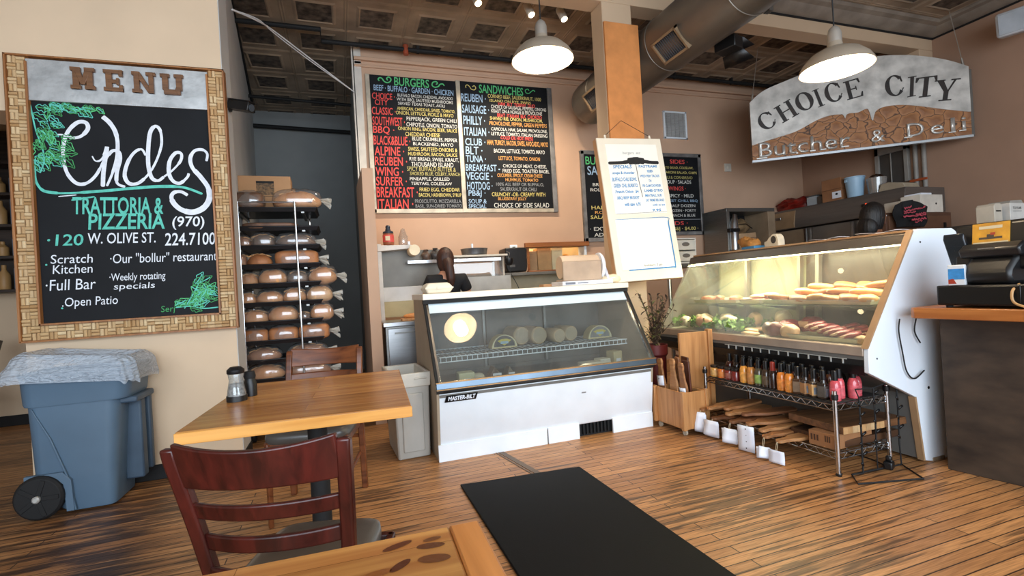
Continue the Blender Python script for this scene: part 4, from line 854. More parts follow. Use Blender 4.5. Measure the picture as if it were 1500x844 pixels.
def loaf(kind, crust, x, z, L, W_, H_, label, bag=True, tail=False, y=4.64):
    t = thing('bread_loaf', label, 'bread', (x, y, z), rnd.uniform(-.06, .06), group='loaves in the bread rack')
    sd = rnd.random()*10
    def fn(p):
        q = Vector(p); taper = 1
        if kind == 'long': taper = 1-.35*abs(q.x)**2.2
        if kind == 'round': taper = 1
        w = 1+.04*math.sin(5*q.x+sd)+.03*math.sin(9*q.x+3*q.y+sd)
        zz = q.z*taper if q.z > 0 else q.z*.55
        return (q.x, q.y*taper*w, zz*w)
    b = MB(); zz = H_*.36
    if kind == 'pan': b.ball((0, 0, H_*.5), (L/2, W_/2, H_*.5), 24, 14, fn=lambda p: (p[0], p[1]*(1.05 if p[2] > .2 else .95), p[2]), e=.45)
    else:
        b.ball((0, 0, zz), (L/2, W_/2, H_*.64), 28, 14, fn=fn, e=.85)
    br = b.build('loaf', CRUST[crust], t, smooth=80)
    if kind != 'pan':
        b = MB(); ns = {'long': 4, 'round': 2}.get(kind, 2)
        for i in range(ns):
            u = (i+.5)/ns*2-1; xx = u*L*.36
            b.tube(crom([(xx-.03, -W_*.22, zz+H_*.52*(1-.3*u*u)), (xx, 0, zz+H_*.645*(1-.33*abs(u)**2.2)), (xx+.03, W_*.2, zz+H_*.54*(1-.3*u*u))], 4), .006, 6)
        plab(b.build('score_mark', CRUST['pale'], br), 'pale score cuts')
    if bag:
        b = MB(); b.ball((0, 0, max(zz, H_*.5)), (L/2*1.05, W_/2*1.06, H_*.56+.012), 24, 12, fn=lambda p: (p[0]*(1+.03*math.sin(17*p[2]+sd)), p[1]*(1+.05*math.sin(14*p[0]+sd)), p[2]*(1+.05*math.sin(13*p[0]+7*p[1]+sd)) if p[2] > -.5 else p[2]*.92), e=.75)
        b.build('plastic_bag', BAG, t, smooth=40)
    if tail:
        b = MB(); r3 = random.Random(int(sd*100))
        b.sheet(lambda u, v: (L/2*.98+.075*u+.012*math.sin(17*v+sd), (.014+.034*u)*(.62+.38*math.cos(5*2*PI*v+sd+2*u))*math.cos(2*PI*v), H_*.5-.025*u+(.014+.040*u)*(.62+.38*math.cos(5*2*PI*v+sd+2*u))*math.sin(2*PI*v)), 6, 40)
        plab(b.build('bag_tail', TAIL, t, smooth=20), 'gathered clear bag end')
    return t
def PX(px): return -.797+(px-342)*.00521
LO = [  # tray, from px, to px, kind, crust, height, bag, tail, wording
 (0, 343, 384, 'pan', 'dark', .105, True, False, 'dark wrapped loaf at the left on the topmost tray'),
 (0, 398, 470, 'long', 'golden', .115, True, True, 'long golden loaf in clear plastic on the topmost tray'),
 (1, 352, 432, 'pan', 'dark', .045, False, False, 'flat dark loaf alone on the second tray from the top'),
 (2, 340, 362, 'long', 'brown', .08, True, False, 'brown loaf end at the left of the third tray'), (2, 362, 397, 'long', 'dark', .095, True, False, 'dark loaf in shiny wrap, middle of the third tray'), (2, 399, 458, 'long', 'dark', .09, True, True, 'long dark loaf in shiny wrap at the right of the third tray'),
 (3, 340, 354, 'round', 'brown', .09, True, False, 'small brown loaf at the left of the fourth tray'), (3, 355, 391, 'long', 'brown', .09, False, False, 'scored brown loaf, second from left on the fourth tray'), (3, 397, 461, 'pan', 'brown', .105, True, True, 'long grainy brown loaf at the right of the fourth tray'),
 (4, 343, 369, 'long', 'golden', .085, True, False, 'small golden loaf at the left of the fifth tray'), (4, 371, 411, 'round', 'golden', .105, True, False, 'round golden loaf, second from left on the fifth tray'), (4, 413, 443, 'round', 'dark', .09, True, False, 'dark round loaf, third from left on the fifth tray'), (4, 445, 488, 'long', 'golden', .11, True, True, 'golden loaf overhanging the right end of the fifth tray'),
 (5, 341, 365, 'long', 'golden', .08, True, False, 'golden loaf at the left of the sixth tray'), (5, 366, 404, 'round', 'golden', .085, True, False, 'shiny golden loaf, second from left on the sixth tray'), (5, 405, 439, 'long', 'golden', .10, True, False, 'golden loaf, third from left on the sixth tray'), (5, 441, 480, 'round', 'pale', .105, True, True, 'pale golden loaf at the right of the sixth tray'),
 (6, 343, 381, 'long', 'golden', .09, True, False, 'golden loaf at the left of the seventh tray'), (6, 382, 425, 'round', 'golden', .105, True, False, 'round golden loaf in the middle of the seventh tray'), (6, 425, 444, 'long', 'dark', .06, True, False, 'thin dark roll between golden loaves on the seventh tray'), (6, 445, 480, 'round', 'golden', .105, True, True, 'golden round loaf at the right of the seventh tray'),
 (7, 343, 380, 'pan', 'brown', .09, True, False, 'square brown loaf at the left of the eighth tray'), (7, 381, 424, 'pan', 'brown', .095, True, False, 'square grainy loaf in the middle of the eighth tray'), (7, 426, 472, 'pan', 'brown', .10, True, True, 'square brown loaf at the right of the eighth tray'),
 (8, 346, 396, 'long', 'brown', .085, True, False, 'wrapped brown loaf at the left of the ninth tray'), (8, 409, 466, 'long', 'brown', .09, True, True, 'wrapped brown loaf at the right of the ninth tray'),
 (9, 347, 400, 'long', 'golden', .095, True, False, 'wrapped golden loaf at the left of the tenth tray'), (9, 405, 470, 'long', 'brown', .085, True, True, 'wrapped brown loaf at the right of the tenth tray'),
 (10, 347, 402, 'long', 'brown', .085, True, False, 'wrapped brown loaf at the left of the eleventh tray'), (10, 408, 462, 'long', 'golden', .085, True, False, 'wrapped golden loaf at the right of the eleventh tray')]
for (k, p0, p1, kind, cr_, H_, bag, tail, lb) in LO:
    x0, x1 = PX(p0), PX(p1); W_ = min(.19, max(.12, (x1-x0)*.8)); z = ZT[k]+(.012 if k == 0 else -.010)
    loaf(kind, cr_, (x0+x1)/2, z, (x1-x0)*1.04, W_, H_*1.32, lb, bag, tail)
t = thing('cardboard_box', 'brown cardboard box with a black print on top of the bread rack', 'box', (-.575, 4.87, 1.95), .02)
b = MB(); b.bx(-.215, .20, -.11, .11, 0, .30); b.build('carton', CARD, t, bevel=.004)
b = MB(); b.bx(-.075, .065, -.1125, -.11, .135, .255); plab(b.build('printed_label', mat('box_print', '3b352c', .8, scale=60, col2='8a6a49'), t), 'dark printed square')
b = MB(); b.bx(-.075, .065, -.113, -.1115, .235, .255); b.bx(-.08, .075, -.113, -.1115, .122, .126); b.build('print_bars', BLACKM, t)
b = MB(); b.bx(.203, .23, -.09, .10, 0, .20); b.build('flap', CARD, t, bevel=.003)

# ------------------------------------------------------------------ the other room, far left
t = thing('wall_shelf', 'dark shelf unit with goods on the far wall, left of the menu sign', 'shelf', (-3.9, 6.5, 1.40))
DKW = wood('dark_shelf', '3a2a20', '1d140f', 0)
b = MB(); b.bx(-1.3, 1.2, .10, .19, 0, 1.7); b.build('back_panel', DKW, t)
for z in (0, .34, .66, .98, 1.30): b = MB(); b.bx(-1.3, 1.2, -.14, .10, z, z+.03); b.build('shelf_board', DKW, t, bevel=.003)
for x in (-1.3, .2, 1.17): b = MB(); b.bx(x, x+.03, -.14, .10, 0, 1.7); b.build('upright', DKW, t)
cols = ['c9b79a', '8d8f92', 'b58a55', '5b6570', 'd7d2c6', '7a5138']
i = 0
for z, row in ((.03, 'bottom'), (.37, 'second'), (.69, 'third'), (1.01, 'fourth')):
    for x in (.34, .50, .66, .82, .98, 1.1):
        h_ = rnd.uniform(.14, .27); c_ = cols[i % 6]; i += 1
        b = MB()
        if i % 2: b.lathe([(.045, 0), (.05, .01), (.05, h_*.6), (.02, h_*.8), (.02, h_)], 14)
        else: b.bx(-.06, .06, -.05, .05, 0, h_)
        o = b.build('shelf_bottle' if i % 2 else 'shelf_carton', mat('goods'+c_, c_, .5), None, loc=(-3.9+x, 6.46, 1.40+z), bevel=.003)
        tag(o, f'{"bottle" if i%2 else "carton"} on the {row} board of the dark far-left wall shelf', 'bottle' if i % 2 else 'carton', f'goods on the {row} board of the far-left shelf')
chair('wooden_chair', 'dark wooden chair at the far left edge behind the blue bin', -3.42, 5.95, math.radians(120), wood('black_wood', '241812', '120c09', 2), BLACKM, 2, rake=.08, H=.95)
t = thing('dark_table', 'dark table top at the far left edge behind the blue bin', 'table', (-4.1, 5.9, 0))
b = MB(); b.bx(-.4, .4, -.4, .4, .86, .90); b.build('tabletop', DKW, t, bevel=.004)
b = MB(); b.cyl((0, 0, .03), (0, 0, .86), .04); b.lathe([(.28, 0), (.28, .02), (.05, .04)], 20); b.build('pedestal', BLACKM, t)

# ------------------------------------------------------------------ white deli case with the slanted glass
GLASS = pane('case_glass', 'eef2f2', haze=.035, gloss=.05)
def deli_case():
    X0, X1 = .56, 2.26; w = X1-X0
    t = thing('deli_case', 'white deli display case with slanted glass front, left of the column', 'display case', (X0, 3.36, 0))
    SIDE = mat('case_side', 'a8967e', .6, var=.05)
    gl = ((-.085, .525), (.265, 1.055))                         # foot and head of the glass (y, z)
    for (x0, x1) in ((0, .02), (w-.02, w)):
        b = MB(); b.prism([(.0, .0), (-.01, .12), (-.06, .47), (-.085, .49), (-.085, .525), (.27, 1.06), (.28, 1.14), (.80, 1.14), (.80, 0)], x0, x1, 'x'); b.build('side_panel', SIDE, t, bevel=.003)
    b = MB(); b.prism([(.0, .10), (-.012, .115), (-.058, .465), (-.02, .465), (.03, .10)], .018, w, 'x'); fp = b.build('front_panel', WHITE, t, bevel=.003)
    b = MB(); b.bx(w-.62, w-.585, -.045, -.028, .34, .35); b.build('screw_cover', STEEL, fp)
    for (x0, x1) in ((.0, .80), (.805, 1.06), (1.34, w)):
        b = MB(); b.prism([(-.022, .0), (-.022, .115), (-.005, .115), (-.005, 0)], x0, x1-.004, 'x'); b.build('kick_plate', WHITE, t, bevel=.002)
    b = MB(); b.bx(1.0, 1.4, .03, .05, .0, .115)
    for k in range(9): b.bx(1.07+k*.03, 1.078+k*.03, .005, .03, .015, .105)
    b.build('motor_grille', BLACKM, t)
    b = MB(); b.prism([(-.062, .468), (-.092, .492), (-.092, .500), (-.05, .500)], 0, w, 'x'); b.build('black_gasket', BLACK, t)
    b = MB(); b.prism([(-.090, .500), (-.104, .505), (-.098, .545), (-.078, .545), (-.07, .50)], -.004, w+.004, 'x'); b.build('bumper_rail', mat('bumper', '5b6a78', .25, metal=.7), t, bevel=.003)
    b = MB(); b.bx(-.004, w+.004, -.100, -.076, .543, .551); b.bx(-.004, w+.004, -.104, -.086, .498, .505); b.build('gold_trim', mat('warm_steel', 'd0a878', .25, metal=.8), t)
    b = MB(); b.prism([(gl[0][0]+.004, .545), (gl[1][0], 1.06), (gl[1][0]+.006, 1.06), (gl[0][0]+.012, .545)], .03, w-.03, 'x'); b.build('slanted_glass', GLASS, t)
    for x0, x1, m_ in ((-.004, .014, BLACKM), (.014, .032, CHROME), (w-.014, w+.004, BLACKM), (w-.032, w-.014, CHROME)):
        b = MB(); b.prism([(-.100, .53), (.258, 1.075), (.28, 1.075), (-.07, .53)], x0, x1, 'x'); b.build('side_frame', m_, t, bevel=.002)
    b = MB(); b.prism([(.215, 1.0), (.262, 1.07), (.275, 1.07), (.232, 1.0)], .03, w-.03, 'x'); b.build('header_band', mat('header_blue', 'cfe0e6', .4, var=.03), t)
    b = MB(); b.prism([(.245, 1.068), (.245, 1.098), (.30, 1.098), (.30, 1.068)], -.004, w+.004, 'x'); b.build('black_strip', BLACKM, t)  # solid black strip under the top slab
    b = MB(); b.bx(-.008, w+.008, .236, .82, 1.098, 1.142); b.build('top_slab', mat('case_top', 'ece2cf', .35, var=.04), t, bevel=.004)
    # inside
    INN = mat('case_inside', '6f6a62', .5, var=.1)
    b = MB(); b.bx(.02, w-.02, .74, .76, .45, 1.09); b.bx(.02, w-.02, -.06, .76, .44, .46); b.build('inner_liner', INN, t)
    for k in range(3): b = MB(); b.bx(.04+k*.55, .56+k*.55, .715, .735, .50, 1.06); b.build('rear_door', mat('rear_door', '6e6a64', .35), t, bevel=.004)
    for x in (.565, 1.125): b = MB(); b.bx(x-.01, x+.01, .69, .71, .5, 1.06); b.build('mullion', STEELB, t)
    sh = MB(); z = .675
    for y in (.20, .70): sh.tube([(.08, y, z), (w-.06, y, z)], .004, 6); sh.tube([(.08, y, z-.035), (w-.06, y, z-.035)], .004, 6)
    for k in range(40): x = .09+k*(w-.16)/39; sh.tube([(x, .20, z-.035), (x, .20, z), (x, .70, z)], .0025, 5, caps=False)
    sh.build('wire_shelf', WHITE, t)
    b = MB(); b.cyl((.1, .35, 1.05), (w-.1, .35, 1.05), .012); b.build('case_tube', emis('case_tube_glow', 'fff4dc', .8), t)
    # maker's plate
    b = MB(); b.add([(.052, -.0615, .408), (.268, -.0615, .408), (.285, -.0615, .452), (.066, -.0615, .452)], [(0, 1, 2, 3)]); b.T = None
    pl = b.build('name_plate', BLACK, t, solid=.006, fix=False); pl.location = (0, 0, .0)
    pl.rotation_euler = (0, 0, 0)
    ink = Ink(); ink.text('white paint', 'MASTER-BILT', .075, .268, .416, .444, y=-.0655, slant=.25, bold=.03); ink.build(pl, INK, 'plate_lettering')
    return t
deli_case()
CHEESE = mat('cheese', 'd8c596', .5, var=.08); RIND = mat('cheese_rind', 'd9cfa8', .5, var=.08)
def half_wheel(x, y, r, label, face):
    t = thing('half_cheese_wheel', label, 'cheese', (x, y, .68), group='cheeses in the white deli case')
    arc = [(r*math.cos(a), r*math.sin(a)) for a in [PI*i/24 for i in range(25)]]
    inn = [(r*.86*math.cos(a), .012+r*.84*math.sin(a)) for a in [PI*i/24 for i in range(24, -1, -1)]]
    b = MB(); b.prism(arc, -.0, .10, 'y'); b.build('cheese_body', CHEESE, t, bevel=.003)
    b = MB(); b.prism(arc+inn, -.008, .0, 'y'); b.build('rind', RIND, t)
    b = MB(); b.prism([(r*.82*math.cos(a), .014+r*.80*math.sin(a)) for a in [PI*i/24 for i in range(25)]], -.004, .0, 'y'); b.build('wrapped_face', face, t)
    b = MB(); b.prism([(0, .02), (r*.55, r*.58), (r*.2, r*.70), (-r*.2, r*.70), (-r*.55, r*.58)], -.006, -.003, 'y'); plab(b.build('label_wedge', mat('label_yellow', 'c9b84a', .5), t), 'yellow fan-shaped label')
    b = MB(); b.bx(-r*.3, r*.3, -.008, -.005, r*.34, r*.52); b.build('label_band', mat('label_blue', '9db7c8', .5), t)
half_wheel(1.19, 3.72, .105, 'half cheese wheel with a yellow label, left of the cheese logs in the deli case', mat('wrap_dark', '4c4a48', .25))
half_wheel(2.05, 3.74, .11, 'half cheese wheel under plastic at the right end of the deli case shelf', mat('wrap_grey', '8c8a86', .2))
for (x, y, r, lb) in [(1.37, 3.80, .075, 'brown wrapped meat log right of the yellow-labelled half cheese'), (1.50, 3.74, .072, 'thick pale cheese log in the middle of the deli case shelf'), (1.665, 3.71, .058, 'white-ended cheese log, left one of the touching pair'), (1.79, 3.75, .064, 'white-ended cheese log, right one of the touching pair')]:
    t = thing('cheese_log', lb, 'cheese', (x, y, .68+r), .1, group='logs in the white deli case')
    b = MB(); b.lathe([(r*.9, 0), (r, .01), (r, .22), (r*.85, .235)], 24, M=rotm(-PI/2, 0, 0)); b.build('log', mat('log_wrap', 'c2aa88', .3, var=.15) if r > .06 else mat('log_wrap2', 'cdb593', .3, var=.15), t)
    b = MB(); b.lathe([(r*.82, -.004), (r*.4, -.006), (0, -.004)], 24, M=rotm(-PI/2, 0, 0)); plab(b.build('cut_face', mat('log_face', 'dcd2c0' if r < .07 else 'a99a82', .4, var=.1, scale=20), t), 'pale cut end')
for (x, y, sx, h_, c, lb) in [(.84, 3.62, .06, .085, 'd8d2a8', 'pale yellow cheese block at the left on the deli case floor'), (.93, 3.60, .05, .07, 'cfc8b0', 'rounded white cheese beside the left cheese block'), (1.08, 3.66, .07, .10, '6d5a4a', 'dark triangular meat end on the deli case floor'), (1.20, 3.66, .05, .09, '8a7a68', 'brown wedge on the deli case floor, left of centre'), (1.88, 3.62, .09, .055, 'd9d2bd', 'row of pale cheese portions on the deli case floor'), (2.0, 3.63, .05, .07, 'e2dcc8', 'white cheese block second from right on the deli case floor'), (2.12, 3.64, .045, .12, 'cbb98a', 'upright yellow cheese block at the right on the deli case floor')]:
    t = thing('cheese_block', lb, 'cheese', (x, y, .46), rnd.uniform(-.2, .2), group='blocks on the deli case floor')
    b = MB()
    if 'triang' in lb or 'wedge' in lb: b.prism([(-sx, 0), (sx, 0), (-.2*sx, h_)], -.04, .05, 'y')
    elif 'rounded' in lb: b.ball((0, 0, h_*.5), (sx, sx, h_*.5), 18, 10, e=.8)
    else: b.bx(-sx, sx, -.05, .05, 0, h_)
    b.build('cheese', mat('cheese'+c, c, .45, var=.1), t, bevel=.006)
    b = MB(); b.bx(-sx*.5, sx*.5, -.0525, -.05, h_*.2, h_*.5); b.build('price_label', PAPER, t)
# on top of the case
t = thing('takeout_box', 'cream takeaway clamshell box on the left end of the white deli case', 'box', (.68, 3.72, 1.143), .05)
b = MB(); v = []
for (z, hx, hy) in ((0, .085, .075), (.035, .105, .09), (.042, .105, .09), (.068, .085, .075), (.078, .07, .06)): v += [(-hx, -hy, z), (hx, -hy, z), (hx, hy, z), (-hx, hy, z)]
b.add(v, [(3, 2, 1, 0)]+[(4*i+j, 4*i+(j+1) % 4, 4*i+4+(j+1) % 4, 4*i+4+j) for i in range(4) for j in range(4)]+[(16, 17, 18, 19)]); b.build('clamshell', mat('clamshell', 'eadfc8', .7, var=.04), t, bevel=.01)
b = MB(); b.bx(-.106, .106, -.095, -.088, .034, .044); b.bx(-.02, .02, -.10, -.09, .03, .05); b.build('latch_lip', mat('clamshell', 'eadfc8'), t)
t = thing('paper_roll_dispenser', 'white counter stand holding a wide roll of butcher paper on the deli case', 'paper dispenser', (1.94, 3.77, 1.143), math.radians(-6))
b = MB(); b.bx(-.24, .20, -.16, .14, 0, .035); b.build('base', mat('stand_white', 'e4e6ee', .4), t, bevel=.006)
M_ = Matrix.Translation((-.20, .02, .155)) @ Matrix.Rotation(PI/2, 4, 'Y')
b = MB(); b.lathe([(.095, 0), (.098, .004), (.098, .33), (.095, .335)], 32, M=M_); b.build('paper_roll', mat('butcher_paper', 'd0b79c', .8, var=.05), t)
b = MB(); b.bx(-.21, .135, -.085, .10, .035, .05); b.bx(-.21, .13, -.10, -.075, .035, .20); rc = b.build('roll_cover', mat('cover_tan', 'b49c84', .6), t, bevel=.01)
b = MB(); b.lathe([(.04, 0), (.112, .002), (.114, .02), (.104, .032), (.04, .033)], 32, M=Matrix.Translation((.135, .0, .152)) @ Matrix.Rotation(PI/2, 4, 'Y')); plab(b.build('white_tape_roll', mat('roll_white', 'eef2f8', .6), t), 'white paper roll')
b = MB(); b.prism([(-.115, .03), (-.075, .03), (.012, .16), (.055, .03), (.095, .03), (.03, .20), (-.005, .205)], .172, .196, 'x'); b.cyl((.13, .01, .152), (.20, .01, .152), .018, n=14); plab(b.build('side_bracket', mat('bracket_lilac', 'c9cbd8', .35), t, bevel=.004), 'pale A-shaped side bracket')
b = MB(); b.bx(-.215, -.13, -.162, -.16, .008, .026); b.bx(-.11, -.02, -.162, -.16, .012, .02)
b.build('base_label', mat('label_greyblue', '6f7480', .5), t)
t = thing('food_package', 'crumpled cream paper package on the right end of the white deli case', 'package', (2.16, 3.71, 1.143))
b = MB(); b.ball((0, 0, .035), (.095, .07, .037), 24, 12, fn=lambda p: (p[0], p[1]*(1+.12*math.sin(6*p[0])), p[2]*(1+.2*math.sin(9*p[0]+4*p[1]))), e=.8); b.build('paper_wrap', mat('cream_paper', 'eadbbd', .75, var=.06, bump=.3), t)
b = MB(); b.tube(crom([(-.09, -.01, .03), (0, -.072, .045), (.09, .0, .035)], 6), .003, 5); b.build('string', PAPER, t)
b = MB(); b.bx(-.06, .06, -.05, .05, 0, .022); tag(b.build('small_carton', CARD, loc=(1.70, 3.98, 1.143), bevel=.003), 'flat brown carton behind the paper stand on the deli case', 'box')

# ------------------------------------------------------------------ back counter under the menu boards
t = thing('back_counter', 'steel counter along the tan back wall behind the woman', 'counter', (1.8, 5.68, 0))
b = MB(); b.bx(-.60, 1.30, -.30, .30, .90, .94); b.build('worktop', STEEL, t, bevel=.004)
b = MB(); b.bx(-.58, 1.28, -.27, .30, .10, .90); b.build('cabinet', mat('counter_cream', 'c4b394', .6), t)
b = MB(); b.bx(-.60, 1.30, .27, .30, .94, 1.30); b.build('splashback', mat('splash', 'b7ab90', .5), t)
b = MB(); b.bx(-.56, 1.26, -.25, .25, 0, .10); b.build('plinth', BLACKM, t)
b = MB(); b.bx(-.59, 1.33, .02, .30, 1.30, 1.335); b.build('ledge', mat('ledge_grey', '77746e', .5, var=.2), t, bevel=.003)
t = thing('drawer_unit', 'stainless drawer unit at the left end behind the white deli case', 'cabinet', (.56, 4.86, 0))
b = MB(); b.bx(-.20, .22, -.20, .2, .06, .86); b.build('body', STEELB, t, bevel=.004)
b = MB(); b.bx(-.22, .23, -.24, .22, .86, .90); b.build('top', STEEL, t, bevel=.004)
for z0, z1 in ((.10, .46), (.48, .84)): 
    b = MB(); b.bx(-.18, .20, -.215, -.20, z0, z1); d_ = b.build('door', STEEL, t, bevel=.004)
    b = MB(); b.bx(-.12, .14, -.23, -.21, z1-.05, z1-.035); b.build('handle', STEELB, d_)
b = MB(); 
for (x, y) in ((-.18, -.17), (.2, -.17), (-.18, .17), (.2, .17)): b.cyl((x, y, 0), (x, y, .06), .02)
b.build('feet', BLACK, t)
t = thing('cutting_board', 'wooden board with bread on the steel drawer unit behind the deli case', 'board', (.62, 4.78, .901))
b = MB(); b.bx(-.10, .12, -.08, .08, 0, .02); b.build('board', OAKP, t, bevel=.004)
b = MB(); b.ball((.01, 0, .04), (.09, .04, .025), 18, 8); b.build('bread', CRUST['golden'], t)
# big reach-in prep unit at the left: hood, shelves
t = thing('prep_station', 'white and steel prep station with an over-shelf, left of the woman', 'prep station', (.72, 5.36, 0))
b = MB(); b.bx(-.35, -.31, -.12, .2, 0, 1.68); b.build('side_panel', mat('prep_white', 'd4d2cc', .5), t, bevel=.003)
b = MB(); b.bx(-.31, .42, -.10, .06, 1.08, 1.23); b.build('white_front', mat('prep_white', 'd4d2cc', .5), t, bevel=.004)
b = MB(); b.bx(-.31, .42, .03, .06, 1.23, 1.62); b.build('back_panel', mat('prep_back', '6d685f', .45, metal=.3), t)
b = MB(); b.prism([(-.35, 1.665), (.05, 1.66), (.06, 1.63), (-.35, 1.60)], -.14, .2, 'y'); b.build('top_shelf', mat('prep_white', 'd4d2cc', .5), t, bevel=.004)
b = MB(); b.bx(-.05, .98, -.10, .16, 1.47, 1.49); b.bx(-.05, .98, -.11, -.10, 1.465, 1.50); b.build('over_shelf', STEEL, t, bevel=.002)
for x in (.30, .95): b = MB(); b.cyl((x, .10, .942), (x, .10, 1.47), .014); b.build('shelf_post', STEEL, t)
b = MB(); b.bx(-.31, .42, -.12, .06, .92, 1.08); b.build('lower_front', mat('prep_olive', 'b8a97e', .6), t)
t = thing('cooler_jug', 'red jug with a dark blue cap on the left end shelf', 'jug', (.49, 5.27, 1.667))
b = MB(); b.lathe([(.05, 0), (.056, .01), (.056, .10), (.052, .12), (.035, .13)], 24); b.build('jug_body', mat('jug_amber', '9c5a3c', .3), t)
b = MB(); b.lathe([(.0575, .03), (.0575, .105)], 24); plab(b.build('label_wrap', mat('jug_red', 'd9534e', .5, var=.2, scale=18), t), 'red label')
b = MB(); b.bx(-.035, .01, -.060, -.05, .045, .09); b.build('label_patch', mat('jug_cream', 'd8c8a4', .5), t)
b = MB(); b.lathe([(.055, .12), (.052, .14), (.03, .15), (.022, .175), (.026, .19), (.018, .205), (0, .21)], 20); b.build('cap', mat('cap_navy', '1f2c3c', .4), t)
t = thing('glass_jar', 'clear bag-covered jar standing right of the red jug', 'jar', (.64, 5.27, 1.662))
b = MB(); b.lathe([(.045, 0), (.05, .02), (.05, .09), (.035, .12), (.02, .17), (0, .18)], 20); b.build('jar_body', pane('jar_clear', 'e0d8cc', haze=.15, gloss=.06), t)
b = MB(); b.cyl((.05, -.05, 0), (.05, -.05, .035), .014); b.build('white_stopper', WHITE, t)
t = thing('paper_towel_roll', 'round roll of paper with a hollow core beside the prep shelf', 'roll', (.735, 5.14, 1.60))
b = MB(); b.lathe([(.035, 0), (.055, 0), (.057, .01), (.057, .18), (.035, .18), (.035, 0)], 28, M=rotm(-PI/2, 0, 0)); b.build('roll', mat('roll_cream', 'efe0bf', .7), t)
b = MB(); b.lathe([(.034, .001), (.028, .001), (.028, .17), (.034, .17)], 20, M=rotm(-PI/2, 0, 0)); b.build('core', CARD, t)
for (x, s, c, nm, lb) in [(.88, 1, '6a5548', 'food_bag', 'brown food bag on the steel over-shelf, next to the paper roll'), (.98, 1.1, '4a4440', 'food_bag', 'dark crumpled bag in the middle of the steel over-shelf'), (1.06, .9, 'c48a4a', 'food_bag', 'orange bread bag on the over-shelf behind the woman')]:
    t = thing(nm, lb, 'bag', (x, 5.32, 1.492), group='bags on the over-shelf')
    b = MB(); b.ball((0, 0, .05*s), (.05*s, .05, .055*s), 16, 10, fn=lambda p: (p[0]*(1+.2*math.sin(6*p[2])), p[1], p[2]*(1+.25*math.sin(7*p[0])) if p[2] > -.6 else p[2]*.9)); b.build('bag', mat('bag'+c, c, .4, var=.3, scale=20), t)
    b = MB(); b.lathe([(.012, .09*s), (.03, .12*s), (.02, .125*s)], 12); b.build('bag_top', mat('bag'+c, c, .4), t)
t = thing('round_pan', 'wide grey round pan on the shelf right of the woman', 'pan', (1.44, 5.42, 1.545))
b = MB(); b.lathe([(.13, 0), (.14, .006), (.15, .06), (.155, .07), (.15, .072), (.143, .06), (.13, .01), (0, .008)], 32); b.build('pan', mat('pan_grey', '77787a', .35, metal=.7), t)
b = MB(); b.cyl((-.02, .0, .01), (-.02, 0, .13), .012); plab(b.build('white_handle', WHITE, t), 'white upright handle')
t = thing('sneeze_guard', 'clear plastic guard with pale edges right of the woman', 'guard', (1.50, 5.38, 1.30))
b = MB(); b.bx(-.36, .28, .05, .055, .0, .22); b.build('clear_panel', pane('guard_clear', 'e6e0d6', haze=.18, gloss=.05), t)
b = MB(); b.bx(-.37, .29, -.10, .12, .218, .24); b.bx(-.37, -.35, .04, .06, 0, .22); b.bx(.27, .29, .04, .06, 0, .22); b.build('guard_frame', mat('guard_frame', 'cfc4b2', .4), t, bevel=.003)
b = MB(); b.bx(-.40, .34, -.02, .10, .0-.36, .0-.0); b.build('support', mat('guard_base', 'c9c5ba', .5), t, bevel=.004)
t = thing('wall_cup', 'small black cup-shaped gadget hanging beside the clear guard on a thin cord', 'gadget', (1.80, 5.28, 1.46))
b = MB(); b.lathe([(0, -.055), (.03, -.05), (.048, -.02), (.05, .025), (.044, .03)], 20); b.build('cup', BLACK, t)
b = MB(); b.tube(crom([(0, 0, -.05), (.02, 0, -.15), (.06, -.03, -.25), (.10, -.05, -.36)], 6), .004, 6); b.build('cord', BLACK, t)
b = MB(); b.tube(crom([(0, .02, .03), (.04, .08, .09), (.02, .12, .11)], 6), .004, 6); b.build('hook', STEEL, t)
t = thing('towel_dispenser', 'black paper-towel dispenser on the tan back wall left of the serving hatch', 'dispenser', (2.06, 5.86, 1.345))
b = MB(); b.prism([(-.12, 0), (.12, -.0), (.135, .06), (.135, .28), (.12, .30), (-.13, .30), (-.15, .28), (-.15, .06)], -.13, .13, 'y'); b.build('cover', BLACK, t, bevel=.02)
b = MB(); b.bx(-.10, -.03, -.135, -.128, .06, .09); b.build('badge', mat('badge_grey', '5a5a58', .4), t)
b = MB(); b.lathe([(.09, -.012), (.08, .006), (.05, .01)], 20, sy=.7, M=Matrix.Translation((0, -.05, -.03))); b.build('outlet', OFFW, t)
t = thing('thermostat', 'white thermostat on the tan back wall above the towel dispenser', 'thermostat', (2.11, 5.985, 1.655))
b = MB(); b.bx(-.05, .05, -.025, .014, -.045, .045); b.build('case', WHITE, t, bevel=.008)
b = MB(); b.bx(-.02, .02, -.028, -.024, -.02, .02); b.build('display', mat('lcd', '6f746c', .3), t)

